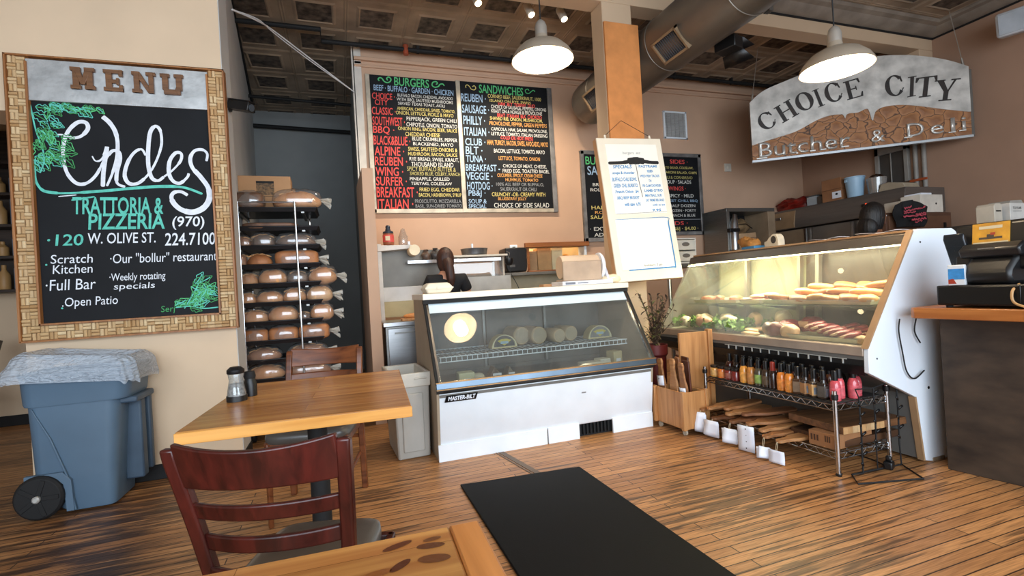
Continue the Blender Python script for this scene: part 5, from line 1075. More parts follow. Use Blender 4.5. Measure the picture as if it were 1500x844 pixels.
# ------------------------------------------------------------------ people
def skin_verts(j, e, sub=2):
    me = bpy.data.meshes.new('s'); me.from_pydata([p[:3] for p in j], e, []); o = bpy.data.objects.new('s', me); C.objects.link(o)
    o.modifiers.new('k', 'SKIN')
    for i, p in enumerate(j):
        d = me.skin_vertices[0].data[i]; r = p[3]; d.radius = (r, r if len(p) < 5 else p[4]); d.use_root = (i == 0)
    o.modifiers.new('u', 'SUBSURF').levels = sub
    dg = bpy.context.evaluated_depsgraph_get(); dg.update(); m2 = bpy.data.meshes.new_from_object(o.evaluated_get(dg))
    v = [tuple(q.co) for q in m2.vertices]; f = [tuple(p.vertices) for p in m2.polygons]
    C.objects.unlink(o); bpy.data.objects.remove(o); bpy.data.meshes.remove(m2); bpy.data.meshes.remove(me)
    return v, f
def person(label, loc, rz, H, hair_col, shirt_col, hands, ponytail, tilt=0, skin='c98f6e', apron=None):
    """a standing worker facing local +y; hands = [(x,y,z) left, right] wrists"""
    k = H/1.6; t = thing('person', label, 'person', loc, rz)
    SK = mat('skin'+skin, skin, .5, var=.05); sh = 1.30; b = MB()
    J = [(0, 0, .86, .125, .10), (0, .0, 1.02, .115, .09), (0, .0, 1.18, .135, .095), (0, -.005, 1.29, .10, .075), (0, .0, 1.36, .050, .05), (0, .02, 1.45, .055, .06)]
    E = [(0, 1), (1, 2), (2, 3), (3, 4), (4, 5)]
    arms = []
    for s, hd in ((-1, hands[0]), (1, hands[1])):
        a = len(J); el = (s*.245, .03, 1.03)
        J += [(s*.155, -.01, sh-.015, .052), (el[0], el[1], el[2], .040), (hd[0], hd[1], hd[2], .026)]
        E += [(3, a), (a, a+1), (a+1, a+2)]; arms.append((a, el, hd))
        g = len(J); J += [(s*.085, 0, .78, .085), (s*.09, .02, .47, .055), (s*.09, -.01, .09, .038), (s*.095, .10, .035, .034)]; E += [(0, g), (g, g+1), (g+1, g+2), (g+2, g+3)]
    v, f = skin_verts(J, E); b.add(v, f)
    # head
    def face(p):
        x, y, z = p
        w = 1-.22*max(0, -z)-.06*max(0, z); d = 1+.06*max(0, y)
        ny = 0
        if y > .6 and abs(x) < .22: ny = .20*math.exp(-((z+.12)/.16)**2)*math.exp(-(x/.12)**2)
        if y > .5: ny += .05*math.exp(-((z+.42)/.07)**2)*math.exp(-(x/.25)**2) - .05*math.exp(-((z-.08)/.10)**2)*(math.exp(-((x-.36)/.14)**2)+math.exp(-((x+.36)/.14)**2))
        return (x*w, y*d+ny, z)
    HM = rotm(tilt, 0, 0, (0, .022, 1.485))
    b.ball((0, 0, 0), (.074, .092, .112), 28, 20, fn=face, M=HM)
    for s in (-1, 1): b.ball((s*.076, -.005, -.01), (.012, .022, .032), 10, 8, M=HM)
    # hands: palm, four fingers, thumb
    for s, (a, el, hd) in zip((-1, 1), arms):
        d = (Vector(hd)-Vector(el)).normalized(); up = Vector((0, 0, 1)); side = d.cross(up).normalized(); nrm = side.cross(d).normalized()
        P = Vector(hd); b.tube([P, P+d*.03, P+d*.085], [.024, .036, .038], 10)
        for q, (o_, L) in enumerate(((-.028, .062), (-.010, .074), (.009, .070), (.027, .052))):
            r0 = P+d*.08+side*o_; b.tube([r0, r0+d*L*.45-nrm*.006, r0+d*L*.8-nrm*.022, r0+d*L*.95-nrm*.036], [.0095, .009, .008, .006], 8)
        r0 = P+d*.03-side*s*.03; b.tube([r0, r0+d*.03-side*s*.022, r0+d*.058-side*s*.026-nrm*.01], [.012, .010, .007], 8)
    body = b.build('body', SK, t, smooth=80)
    for s in (-1, 1):
        e_ = MB(); e_.ball((s*.029, .083, .012), (.011, .007, .007), 10, 8, M=HM); q_ = e_.build('eye', WHITE, body)
        e_ = MB(); e_.ball((s*.029, .0895, .012), (.005, .003, .005), 8, 6, M=HM); e_.build('iris', mat('iris', '3a2618', .3), body)
    e_ = MB(); e_.tube([HM @ Vector((-.02, .093, -.047)), HM @ Vector((0, .099, -.05)), HM @ Vector((.02, .093, -.047))], [.003, .005, .003], 6); e_.build('mouth', mat('lips', 'a05a50', .5), body)
    # shirt: the same torso a little fuller, with short sleeves
    J2 = [(0, 0, .90, .142, .118), (0, 0, 1.02, .136, .108), (0, 0, 1.18, .152, .112), (0, -.005, 1.285, .115, .09), (0, -.002, 1.335, .066, .066)]; E2 = [(0, 1), (1, 2), (2, 3), (3, 4)]
    for s in (-1, 1):
        a = len(J2); J2 += [(s*.16, -.01, sh-.012, .068), (s*.21, .012, 1.15, .064)]; E2 += [(3, a), (a, a+1)]
    b = MB(); b.add(*skin_verts(J2, E2)); b.build('t_shirt', mat('shirt'+shirt_col, shirt_col, .85, var=.1, bump=.1, bscale=30), t, smooth=80)
    J3 = [(0, 0, .90, .135, .11), (0, 0, .82, .12, .11)]; E3 = [(0, 1)]
    for s in (-1, 1): g = len(J3); J3 += [(s*.088, 0, .76, .10), (s*.09, .02, .47, .072), (s*.09, -.01, .08, .06)]; E3 += [(1, g), (g, g+1), (g+1, g+2)]
    b = MB(); b.add(*skin_verts(J3, E3)); b.build('trousers', mat('trousers_dark', '22252c', .85), t, smooth=80)
    for s in (-1, 1): b = MB(); b.ball((s*.092, .045, .038), (.045, .135, .042), 18, 10, fn=lambda p: (p[0], p[1], p[2] if p[2] > -.9 else -.9)); b.build('shoe', BLACKM, t)
    # hair: cap over the back of the skull, falling to the neck
    HR = mat('hair'+hair_col, hair_col, .55, var=.45, scale=40, stretch=(1, 1, .06), bump=.6, bscale=90)
    b = MB()
    def hairf(p):
        x, y, z = p
        if y > .45 and z < .45: y = .45+(y-.45)*.1
        if z < -.2: z = z*1.35; 
        return (x*(1+.03*math.sin(22*math.atan2(p[1], p[0]))), y, z)
    b.ball((0, -.012, .008), (.089, .098, .122), 48, 22, fn=hairf, M=HM)
    h = b.build('hair', HR, t, smooth=80)
    if ponytail:
        b = MB(); P = crom([(0.01, -.085, 1.47), (.02, -.122, 1.41), (.03, -.128, 1.33), (.035, -.118, 1.25), (.03, -.112, 1.20)], 6); n = len(P)
        b.tube(P, [(.05-.012*i/n)*(1-.7*max(0, i/n-.6)/.4) for i in range(n)], 14); b.build('ponytail', HR, h, smooth=80)
        b = MB(); b.tube([(.03+.03*math.cos(a), -.126+.03*math.sin(a), 1.285) for a in [2*PI*i/12 for i in range(12)]], .006, 6, closed=True); b.build('hair_tie', BLACK, h)
    else:
        b = MB(); b.ball((0, -.045, 1.40), (.082, .062, .10), 24, 14); b.build('nape_hair', HR, h, smooth=80)
    t.scale = (k, k, k)
    return t
person('woman with a brown ponytail and black T-shirt, seen from behind at the back counter', (1.0, 4.9, 0), -.12, 1.585, '40241a', '131315', [(-.16, .15, .985), (.16, .15, .985)], True)

# ------------------------------------------------------------------ meat case
def meat_case():
    Y0, Y1 = 1.98, 3.86; L = Y1-Y0
    t = thing('meat_case', 'lit meat display case with a big white end panel, right of the column', 'display case', (3.15, Y0, 0))
    def p(x, z): return (x-3.15, z)
    out = [p(2.73, .705), p(3.135, 1.325), p(3.15, 1.345), p(3.19, 1.358), p(3.49, 1.358), p(3.525, 1.34), p(3.535, 1.32), p(3.50, 1.20), p(3.515, 1.15), p(3.44, .95), p(3.40, .45), p(3.40, .03), p(3.385, .0), p(3.20, .0), p(3.135, .015), p(3.085, .39), p(2.725, .565)]
    b = MB(); b.prism(out, -.03, .0, 'y'); ep = b.build('end_panel', mat('panel_white', 'e6edf4', .4, var=.02, scale=2), t, bevel=.004)
    b = MB(); b.prism([p(2.715, .70), p(3.14, 1.352), p(3.15, 1.345), p(2.728, .70)], -.031, .004, 'y'); b.prism([p(3.075, .39), p(3.125, .015), p(3.137, .015), p(3.09, .39)], -.032, .004, 'y'); b.build('wood_edging', mat('edging', 'a98763', .5), ep)
    b = MB(); b.cyl((3.20-3.15, -.0315, .43), (3.20-3.15, -.029, .43), .009, n=10); b.cyl((2.79-3.15, -.0315, .64), (2.79-3.15, -.029, .64), .005, n=8); b.cyl((3.2-3.15, -.0315, 1.28), (3.2-3.15, -.029, 1.28), .006, n=8); b.build('screw_holes', BLACK, ep)
    b = MB(); b.bx(3.36-3.15, 3.41-3.15, -.034, -.02, 0, .035); b.bx(3.20-3.15, 3.30-3.15, -.034, -.02, 0, .02); b.build('scuffed_corner', mat('scuffed', '8f7b62', .8, var=.3, scale=30), ep)
    b = MB(); b.prism([p(2.75, .70), p(3.14, 1.31), p(3.5, 1.31), p(3.5, .70)], L, L+.025, 'y'); b.build('far_end_glass', pane('haze_glass', 'eef0e6', haze=.07, gloss=.02), t)
    b = MB(); b.prism([p(2.73, .70), p(2.74, .565), p(3.085, .40), p(3.13, .02), p(3.6, .02), p(3.6, .66), p(2.75, .66)], .002, L+.025, 'y'); b.build('lower_body', mat('case_grey', '6b6a66', .5, var=.1), t)
    b = MB(); b.prism([p(2.722, .655), p(2.722, .708), p(2.745, .715), p(2.745, .655)], .0, L+.03, 'y'); b.build('front_lip', mat('lip_steel', 'b5a392', .35, metal=.5), t, bevel=.003)
    b = MB(); b.prism([p(2.735, .56), p(2.735, .65), p(2.75, .65), p(2.75, .56)], .0, L+.02, 'y'); b.build('bumper_band', BLACKM, t)
    b = MB(); b.prism([p(2.72, .60), p(2.738, .60), p(2.76, .545), p(2.735, .545)], .0, L+.02, 'y'); b.build('lower_rail', BLACK, t)
    b = MB()
    for k in range(13): b.bx(2.728-3.15, 2.733-3.15, .12+k*.075, .128+k*.075, .602, .628)
    b.bx(2.728-3.15, 2.732-3.15, .10, 1.06, .628, .632); b.build('vent_ticks', mat('vent_pale', 'b9b9b4', .4), t)
    # glass, top, light
    b = MB(); b.prism([p(2.745, .712), p(3.138, 1.29), p(3.144, 1.29), p(2.752, .712)], .004, L-.004, 'y'); b.build('front_glass', pane('haze_glass', 'eef0e6', haze=.07, gloss=.02), t)
    b = MB(); b.prism([p(3.125, 1.275), p(3.145, 1.335), p(3.19, 1.345), p(3.24, 1.345), p(3.24, 1.325), p(3.16, 1.315), p(3.15, 1.275)], .0, L+.03, 'y'); b.build('top_rail', mat('top_rail', '6e675f', .35, metal=.6, stretch=(1, .2, 1)), t, bevel=.003)
    b = MB(); b.prism([p(3.18, 1.345), p(3.54, 1.345), p(3.54, 1.358), p(3.18, 1.358)], .0, L+.03, 'y'); b.build('top_board', wood('top_board', 'b08a62', '8a6748', 1), t, bevel=.002)
    b = MB(); b.prism([p(3.145, 1.315), p(3.15, 1.322), p(3.5, 1.322), p(3.5, 1.314)], .003, L+.02, 'y'); b.build('canopy', mat('canopy_white', 'f0efe6', .5), t)
    b = MB(); b.cyl((3.20-3.15, .06, 1.285), (3.20-3.15, L-.05, 1.285), .016, n=12); b.bx(3.17-3.15, 3.23-3.15, .03, .06, 1.26, 1.315); b.bx(3.17-3.15, 3.23-3.15, L-.05, L-.02, 1.26, 1.315); b.build('fluorescent_tube', emis('tube_glow', 'fff3d2', 22), t)
    lamp('tube_light', 'AREA', (3.22-3.15, L/2, 1.265), 32, (1, .93, .74), (0, math.radians(14), 0), parent=t, shape='RECTANGLE', size=.06, size_y=L*.92)
    # deck, back doors, brackets
    b = MB(); b.prism([p(2.755, .69), p(3.42, .725), p(3.42, .70), p(2.755, .665)], .004, L+.02, 'y'); b.build('deck', mat('deck_white', 'e4e0d2', .4, var=.03), t)
    b = MB(); b.prism([p(3.42, .70), p(3.44, .70), p(3.50, 1.315), p(3.48, 1.315)], .004, .95, 'y'); b.build('rear_door', mat('rear_dark', '4a4036', .25), t)
    b = MB(); b.prism([p(3.42, .70), p(3.44, .70), p(3.50, 1.315), p(3.48, 1.315)], .95, L+.02, 'y'); b.build('rear_door', mat('rear_pale', '9a9a80', .3), t)
    for y in (.18, .80, .96, 1.5): b = MB(); b.prism([p(3.37, .72), p(3.41, .72), p(3.465, 1.315), p(3.425, 1.315)], y, y+.03, 'y'); b.build('door_stile', mat('stile', '9a938a', .35, metal=.5), t, bevel=.002)
    b = MB(); b.prism([p(3.03, .905), p(3.42, .905), p(3.42, .915), p(3.03, .915)], .02, L-.05, 'y'); b.build('glass_shelf', pane('shelf_glass', 'e2ebe0', haze=.03, gloss=.05), t)
    for y in (.3, 1.0, 1.65): b = MB(); b.prism([p(3.06, .90), p(3.42, .84), p(3.42, .905), p(3.06, .905)], y, y+.012, 'y'); b.build('shelf_bracket', STEELB, t)
meat_case()
STEAM = None
TRAYM = mat('pale_tray', 'cfc6b4', .35, metal=.3)
def food_tray(x, y, z, w, d, label):
    t = thing('food_tray', label, 'tray', (x, y, z), group='trays in the meat case')
    b = MB(); o = [(-w/2, -d/2), (w/2, -d/2), (w/2, d/2), (-w/2, d/2)]
    vs = [(a*.93, c*.95, 0) for a, c in o]+[(a, c, .028) for a, c in o]+[(a*.97, c*.98, .028) for a, c in o]+[(a*.9, c*.93, .006) for a, c in o]
    b.add(vs, [(3, 2, 1, 0), (12, 13, 14, 15)]+[(4*i+j, 4*i+(j+1) % 4, 4*i+4+(j+1) % 4, 4*i+4+j) for i in range(3) for j in range(4)]); b.build('tray_pan', TRAYM, t, bevel=.002)
    b = MB(); b.tube([(a, c, .028) for a, c in o], .004, 6, closed=True); b.build('tray_rim', STEEL, t)
    return t
def slab_food(name, cat, label, grp, x, y, z, sx, sy, sz, rz, m_, fat=None, rx=0, lump=.12):
    t = thing(name, label, cat, (x, y, z), rz, group=grp); t.rotation_euler = (rx, 0, rz); sd = rnd.random()*9
    b = MB(); b.ball((0, 0, sz*.5), (sx/2, sy/2, sz*.52), 22, 12, fn=lambda p: (p[0]*(1+lump*math.sin(4*p[1]+sd)), p[1]*(1+lump*math.sin(3*p[0]+sd)), p[2]*(1+lump*math.sin(5*p[0]+3*p[1]+sd)) if p[2] > -.4 else max(p[2], -.9)), e=.8)
    q = b.build(name.split('_')[-1]+'_piece', m_, t, smooth=80)
    if fat:
        b = MB(); b.tube([((sx/2*.96)*math.cos(a), (sy/2*.96)*math.sin(a), sz*.62) for a in [PI*.1+PI*1.0*i/14 for i in range(15)]], [sz*.2]*15, 8); plab(b.build('fat_edge', fat, q, smooth=80), 'pale fat rim')
    return t
RED = mat('red_meat', 'a83440', .38, var=.25, scale=16, col2='7c1f2a'); FAT = mat('meat_fat', 'e0b79a', .45, var=.1); CURED = mat('cured_meat', '6a2a30', .4, var=.3, scale=30); FISH = mat('pale_fillet', 'e3b892', .4, var=.15, scale=14); PALE = mat('pale_poultry', 'f0dcc0', .4, var=.08); PINK = mat('pink_meat', 'dca08c', .45, var=.12)
food_tray(3.02, 2.32, .705, .40, .48, 'white tray of red steaks nearest the end panel of the meat case')
n = 0
RO = ['first', 'second', 'third', 'fourth', 'fifth', 'sixth', 'seventh']
for r_, x in enumerate((2.90, 3.08)):
    for k in range(6 if r_ == 0 else 4):
        slab_food('beef_steak', 'meat', f'red steak, {RO[k]} from the front glass end in the {"nearer" if r_==0 else "rear"} overlapping row', 'red steaks in the meat case', x+.012*k, 2.17+.056*k, .722+.009*k, .17, .12, .040, .25+rnd.uniform(-.08, .08), RED, FAT, rx=-.30)
slab_food('wrapped_roast', 'meat', 'tan paper-wrapped piece against the white end panel in the meat case', None, 2.86, 2.06, .70, .20, .08, .05, 1.1, mat('tan_wrap', 'cda57a', .6, var=.15, bump=.3))
slab_food('wrapped_roast', 'meat', 'pale wrapped piece behind the tan one by the white end panel', None, 3.02, 2.05, .715, .18, .07, .06, .9, PALE)
for (x, y, sx, sy, sz, rz, m_, fa, lb) in [(3.0, 2.70, .18, .13, .10, .4, RED, FAT, 'red roast with a fat rim in the middle of the meat case'), (3.12, 2.62, .18, .14, .11, .2, RED, FAT, 'large red roast at the back beside the steak tray'), (2.87, 2.72, .18, .12, .10, 1.2, CURED, None, 'dark cured meat half behind the front glass'), (2.88, 2.59, .15, .11, .085, 1.0, FAT, None, 'pale fat-covered end beside the dark cured meat')]:
    slab_food('meat_roast', 'meat', lb, 'roasts in the meat case', x, y, .70+.03*(x-2.8), sx, sy, sz, rz, m_, fa)
for i, (x, y, z, rz) in enumerate([(2.86, 2.92, .70, 1.3), (2.92, 2.98, .715, 1.2), (2.98, 2.94, .72, 1.45)]):
    slab_food('fish_fillet', 'fish', f'flat tan fillet, {RO[i]} from the glass, on the white deck left of the roasts', 'tan fillets in the meat case', x, y, z, .22, .09, .025, rz, FISH)
for i, (x, y, sx, sz, rz, m_, lb) in enumerate([(3.12, 2.86, .16, .09, .5, PALE, 'pale cream roast behind the red roasts in the meat case'), (3.08, 3.08, .15, .08, .9, FISH, 'golden fillet on greens at the back of the meat case'), (2.95, 3.22, .17, .07, 1.3, PALE, 'pale chicken piece on greens, nearest the roasts'), (3.05, 3.36, .16, .07, 1.1, PALE, 'pale chicken piece at the back of the leafy bed'), (2.88, 3.44, .18, .065, 1.2, PINK, 'pink-cream chicken piece by the front glass'), (3.0, 3.58, .17, .07, 1.4, PALE, 'large pale chicken piece at the far end of the greens'), (2.86, 3.64, .15, .06, 1.0, PALE, 'brightly lit pale piece at the far left of the meat case')]):
    slab_food('chicken_piece', 'meat', lb, 'poultry and fillets in the meat case', x, y, .725+.03*(x-2.8), sx*1.2, sx*.68, sz*1.35, rz, m_)
GREEN = mat('kale', '7fae3f', .55, var=.4, scale=30, col2='3f6a1f')
def kale(x, y, n_, seed, label, sp):
    r = random.Random(seed); b = MB()
    for i in range(n_):
        cx = r.uniform(-sp[0], sp[0]); cy = r.uniform(-sp[1], sp[1]); s = r.uniform(.026, .046); a = r.uniform(0, 6.28); ti = r.uniform(.2, 1.1); ph = r.uniform(0, 6)
        M_ = Matrix.Translation((cx, cy, .008+r.uniform(0, .045))) @ Matrix.Rotation(a, 4, 'Z') @ Matrix.Rotation(-ti, 4, 'Y')
        b.sheet(lambda u, v: ((u)*s*1.6, (v-.5)*s*2*math.sin(PI*(.15+.8*u)), s*.35*math.sin(8*v+ph)*u+s*.2*math.sin(9*u+ph)), 4, 6, M=M_)
    o = b.build('kale_garnish', GREEN, None, loc=(x, y, .705+.03*(x-2.8)), smooth=60); tag(o, label, 'garnish', kind='stuff')
kale(3.0, 3.5, 210, 4, 'curly green kale spread under the chicken at the far end of the meat case', (.17, .28)); kale(2.98, 3.1, 110, 6, 'curly green kale in the middle of the meat case, left of the fillets', (.16, .10))
# upper shelf: breads and wraps
food_tray(3.215, 2.56, .918, .34, .84, 'tray of flat golden breads on the upper shelf of the meat case')
food_tray(3.215, 3.10, .918, .34, .20, 'narrow tray of pink sliced meat on the upper shelf')
food_tray(3.215, 3.50, .918, .34, .52, 'tray of wrapped meats at the far end of the upper shelf')
BRD = CRUST['golden']; BR2 = CRUST['pale']
fl = [(3.12, 2.22, 0), (3.12, 2.34, 0), (3.11, 2.46, 0), (3.12, 2.58, 0), (3.11, 2.70, 0), (3.12, 2.84, 0), (3.20, 2.27, 1), (3.20, 2.42, 1), (3.19, 2.56, 1), (3.2, 2.70, 1), (3.28, 2.34, 2), (3.28, 2.48, 2), (3.27, 2.64, 2), (3.26, 2.24, 2)]
for i, (x, y, lv) in enumerate(fl):
    row = ['front row', 'middle row', 'top row'][lv]; j = [q for q in fl if q[2] == lv].index((x, y, lv))
    slab_food('flat_bread', 'bread', f'flat golden bread in the tray, {row}, {RO[j]} from white end panel', 'flat breads in the meat case', x, y, .930+.036*lv+.006*(i % 2), .11, .21, .050, rnd.uniform(-.9, .9), mat('flat_crust', 'b9773c', .5, var=.25, scale=12, col2='8a5228', bump=.2) if i % 3 else mat('flat_crust_pale', 'cf9a62', .5, var=.2, scale=12), lump=.09, rx=rnd.uniform(-.16, .16))
for i, (x, y, z) in enumerate([(3.15, 3.08, .925), (3.2, 3.12, .935), (3.16, 3.12, .955), (3.22, 3.06, .965)]):
    slab_food('sliced_meat', 'meat', f'pink cooked meat slice on the upper shelf, {RO[i]} in its stack', 'pink slices on the upper shelf', x, y, z, .19, .12, .03, .3*i, PINK)
for i, (x, y) in enumerate([(3.14, 3.34), (3.22, 3.42), (3.14, 3.52), (3.22, 3.62), (3.15, 3.68)]):
    slab_food('wrapped_sausage', 'meat', f'reddish sausage at the far end of the upper shelf, {RO[i]} from the near side', 'sausages on the upper shelf', x, y, .926, .13, .07, .05, .5*i, mat('sausage', 'b06a4a', .4, var=.2))

# ------------------------------------------------------------------ hanging butcher sign
def butcher_sign():
    w = 2.30; t = thing('butcher_sign', 'hanging arched metal and wood sign reading CHOICE CITY Butcher & Deli', 'sign', (5.10, 5.0, 2.60), math.atan2(-1.35, 1.86))
    H = homog([(80, 600), (1220, 490), (1205, 150), (62, 318)], [(0, 0), (w, 0), (w, .79), (0, .75)])
    top = [(62, 318), (130, 262), (250, 212), (380, 165), (520, 125), (650, 103), (780, 92), (900, 92), (1020, 104), (1120, 124), (1205, 150)]
    mid = [(75, 525), (180, 495), (300, 460), (400, 410), (470, 386), (530, 380), (546, 384), (552, 424), (562, 380), (620, 372), (672, 354), (688, 398), (700, 412), (712, 368), (760, 345), (850, 337), (950, 345), (1080, 362), (1205, 375)]
    b = MB(); poly = [H(*p) for p in top]+[H(*p) for p in reversed(mid)]
    vs = []; A = crom([(*H(*p), 0) for p in top], 6); B = crom([(*H(*p), 0) for p in mid], 4)
    def at(P, u):
        x = u*w
        for i in range(len(P)-1):
            if P[i].x <= x <= P[i+1].x: f = (x-P[i].x)/max(1e-6, P[i+1].x-P[i].x); return P[i].y*(1-f)+P[i+1].y*f
        return P[0].y if x < P[0].x else P[-1].y
    N_ = 160
    def band(y0, y1, lo, hi):
        b = MB(); vs = []; fs = []
        for i in range(N_+1):
            u = i/N_; a, c = lo(u), hi(u); vs += [(u*w, y0, a), (u*w, y0, c), (u*w, y1, c), (u*w, y1, a)]
        for i in range(N_):
            for j in range(4): fs.append((4*i+j, 4*i+(j+1) % 4, 4*i+4+(j+1) % 4, 4*i+4+j))
        fs += [(0, 1, 2, 3), (4*N_+3, 4*N_+2, 4*N_+1, 4*N_)]; b.add(vs, fs); return b
    band(-.03, .0, lambda u: at(B, u), lambda u: at(A, u)).build('metal_face', mat('sign_metal', 'cdc8c0', .45, metal=.35, var=.25, scale=6, bump=.25, bscale=14), t)
    wm, bb = base('cracked_wood', '9a5a30', .55); N, Lk = nt(wm); tc = N.new('ShaderNodeTexCoord'); mp = N.new('ShaderNodeMapping'); mp.inputs['Scale'].default_value = (1, 1, 1.2); Lk.new(tc.outputs['Object'], mp.inputs[0])
    vo = N.new('ShaderNodeTexVoronoi'); vo.feature = 'DISTANCE_TO_EDGE'; vo.inputs['Scale'].default_value = 7.5; nz = N.new('ShaderNodeTexNoise'); nz.inputs['Scale'].default_value = 6; mx = N.new('ShaderNodeMixRGB'); mx.inputs[0].default_value = .12
    Lk.new(mp.outputs[0], nz.inputs['Vector']); Lk.new(mp.outputs[0], mx.inputs[1]); Lk.new(nz.outputs['Color'], mx.inputs[2]); Lk.new(mx.outputs[0], vo.inputs['Vector'])
    rp = N.new('ShaderNodeValToRGB'); rp.color_ramp.elements[0].position = .0; rp.color_ramp.elements[0].color = lin('2a150a'); rp.color_ramp.elements[1].position = .05; rp.color_ramp.elements[1].color = lin('aa7446'); e3 = rp.color_ramp.elements.new(.3); e3.color = lin('8a5a34'); Lk.new(vo.outputs[0], rp.inputs[0]); Lk.new(rp.outputs[0], bb.inputs['Base Color'])
    bp = N.new('ShaderNodeBump'); bp.inputs['Strength'].default_value = .6; bp.inputs['Distance'].default_value = .02; Lk.new(vo.outputs[0], bp.inputs['Height']); Lk.new(bp.outputs[0], bb.inputs['Normal'])
    band(-.022, .01, lambda u: .0, lambda u: at(B, u)+.03).build('wood_face', wm, t)
    b = MB(); b.bx(-.01, w+.01, -.04, .015, -.025, .008); b.build('bottom_rail', STEEL, t, bevel=.003)
    b = MB(); b.bx(w-.004, w+.03, -.02, .06, -.01, .76); b.bx(.0, w, .0, .06, .0, .74); b.build('back_box', mat('sign_back', '5e5850', .5), t, bevel=.003)
    # serif capitals, set along an arc
    lt = MB()
    def arc(cx, cz, rx, rz, a0, a1, tk, fr):
        n = 30; o = []; i_ = []
        for k in range(n+1):
            a = math.radians(a0+(a1-a0)*k/n); th = tk*(.28+.72*abs(math.cos(a))**1.3); o.append((cx+rx*math.cos(a), cz+rz*math.sin(a))); i_.append((cx+(rx-th)*math.cos(a), cz+(rz-th*.8)*math.sin(a)))
        for k in range(n): fr([o[k], o[k+1], i_[k+1], i_[k]])
    def letter(ch, px, hpx, wpx, ang, slant=0):
        u, v = H(*px); u2, v2 = H(px[0]+wpx, px[1]); hh = hpx*.00225; ww = wpx*.00218; ca, sa = math.cos(ang), math.sin(ang)
        def fr(poly):
            q = []
            for (a, c) in poly:
                x = a*ww+slant*c*hh; z = c*hh; q.append((u+x*ca-z*sa, v+x*sa+z*ca))
            lt.prism(q, -.036-.0002*(len(lt.f) % 13), -.03, 'y')
        R = lambda x0, x1, z0, z1: fr([(x0, z0), (x1, z0), (x1, z1), (x0, z1)])
        s = .055
        if ch == 'I': R(.34, .66, 0, 1); R(.12, .88, 0, s*.7); R(.12, .88, 1-s*.7, 1)
        if ch == 'H':
            R(.10, .30, 0, 1); R(.70, .90, 0, 1); R(.3, .7, .49, .55)
            for x in (0, .6): R(x, x+.40, 0, s); R(x, x+.40, 1-s, 1)
        if ch == 'E':
            R(.12, .34, 0, 1); R(0, .95, 0, s); R(0, .9, 1-s, 1); R(.3, .68, .48, .54); R(.64, .68, .40, .62); fr([(.95, 0), (1.0, .26), (.93, .26), (.80, 0)]); fr([(.90, 1), (.94, .76), (.87, .76), (.76, 1)])
        if ch == 'T':
            R(.39, .61, 0, 1); R(.22, .78, 0, s); R(0, 1, 1-s, 1); fr([(0, 1), (-.02, .76), (.05, .76), (.17, 1)]); fr([(1, 1), (1.02, .76), (.95, .76), (.83, 1)])
        if ch == 'Y':
            fr([(.05, 1), (.31, 1), (.60, .42), (.42, .42)]); fr([(.80, 1), (.90, 1), (.60, .42), (.54, .42)]); R(.41, .61, 0, .46); R(.24, .78, 0, s); R(-.04, .40, 1-s, 1); R(.66, 1.05, 1-s, 1)
        if ch == 'O': arc(.5, .5, .5, .52, 0, 360, .25, fr)
        if ch == 'C': arc(.52, .5, .52, .52, 42, 318, .25, fr); fr([(.90, .92), (.96, .62), (.90, .62), (.80, .86)]); fr([(.86, .16), (.98, .30), (.93, .32), (.80, .12)])
    for a in [('C', (138, 462), 96, 88, .50, 0), ('H', (232, 420), 100, 96, .44, 0), ('O', (322, 372), 100, 90, .36, 0), ('I', (410, 348), 100, 46, .28, 0), ('C', (466, 330), 104, 84, .24, 0), ('E', (566, 312), 102, 82, .16, 0), ('C', (772, 302), 108, 86, .10, 0), ('I', (872, 302), 104, 50, .04, .12), ('T', (915, 306), 104, 94, -.02, .12), ('Y', (1012, 324), 108, 104, -.06, .12)]: letter(*a)
    plab(lt.build('capital_letters', mat('letter_dark', '2a1c12', .5, var=.4, scale=14, col2='120c08'), t, smooth=20), 'dark serif capitals CHOICE CITY')
    # lower-case line, cut from pale metal
    ink = Ink()
    def tx(s, p0, x1, hpx, bold=.004):
        u, v = H(*p0); u1, _ = H(x1, p0[1]-(x1-p0[0])*.096); ink.text('pale metal', s, u, u1, v, v+hpx*.00205, y=-.040, bold=bold)
    INK['pale metal'] = mat('pale_metal', 'd6d3cc', .35, metal=.5, var=.1)
    tx('Butcher', (112, 586), 580, 92); tx('&', (688, 522), 760, 74); tx('D', (876, 496), 965, 76); tx('e', (998, 486), 1068, 52); tx('l', (1106, 474), 1128, 78); tx('i', (1164, 466), 1186, 72)
    for k, mb in ink.mb.items():
        o = mb.build('lower_letters', INK[k], t, fix=False); o.modifiers.new('s', 'SOLIDIFY').thickness = .012; plab(o, 'pale cut-out letters Butcher & Deli')
    sf = MB()                                               # little serifs on the pale letters
    for (px, wv) in [((125, 590), 60), ((385, 558), 30), ((440, 552), 30), ((552, 540), 40), ((305, 568), 10), ((1110, 478), 34), ((1166, 470), 34), ((880, 500), 40)]:
        u, v = H(*px); sf.bx(u-wv*.001, u+wv*.001, -.042, -.034, v, v+.012)
    sf.build('letter_serifs', INK['pale metal'], t)
    ceil = 4.055-2.60
    for x, x2, z in ((.02, .14, .74), (w-.03, w-.14, .78)):
        b = MB(); b.tube([(x, -.01, z-.02), (x+(x2-x)*.2, -.01, z+.12)], .012, 8); b.tube([(x+(x2-x)*.2, -.01, z+.12), (x2, -.01, ceil)], .004, 6); plab(b.build('hanging_wire', mat('wire_grey', 'a8a095', .4, metal=.6), t), 'thin hanging wire')
butcher_sign()

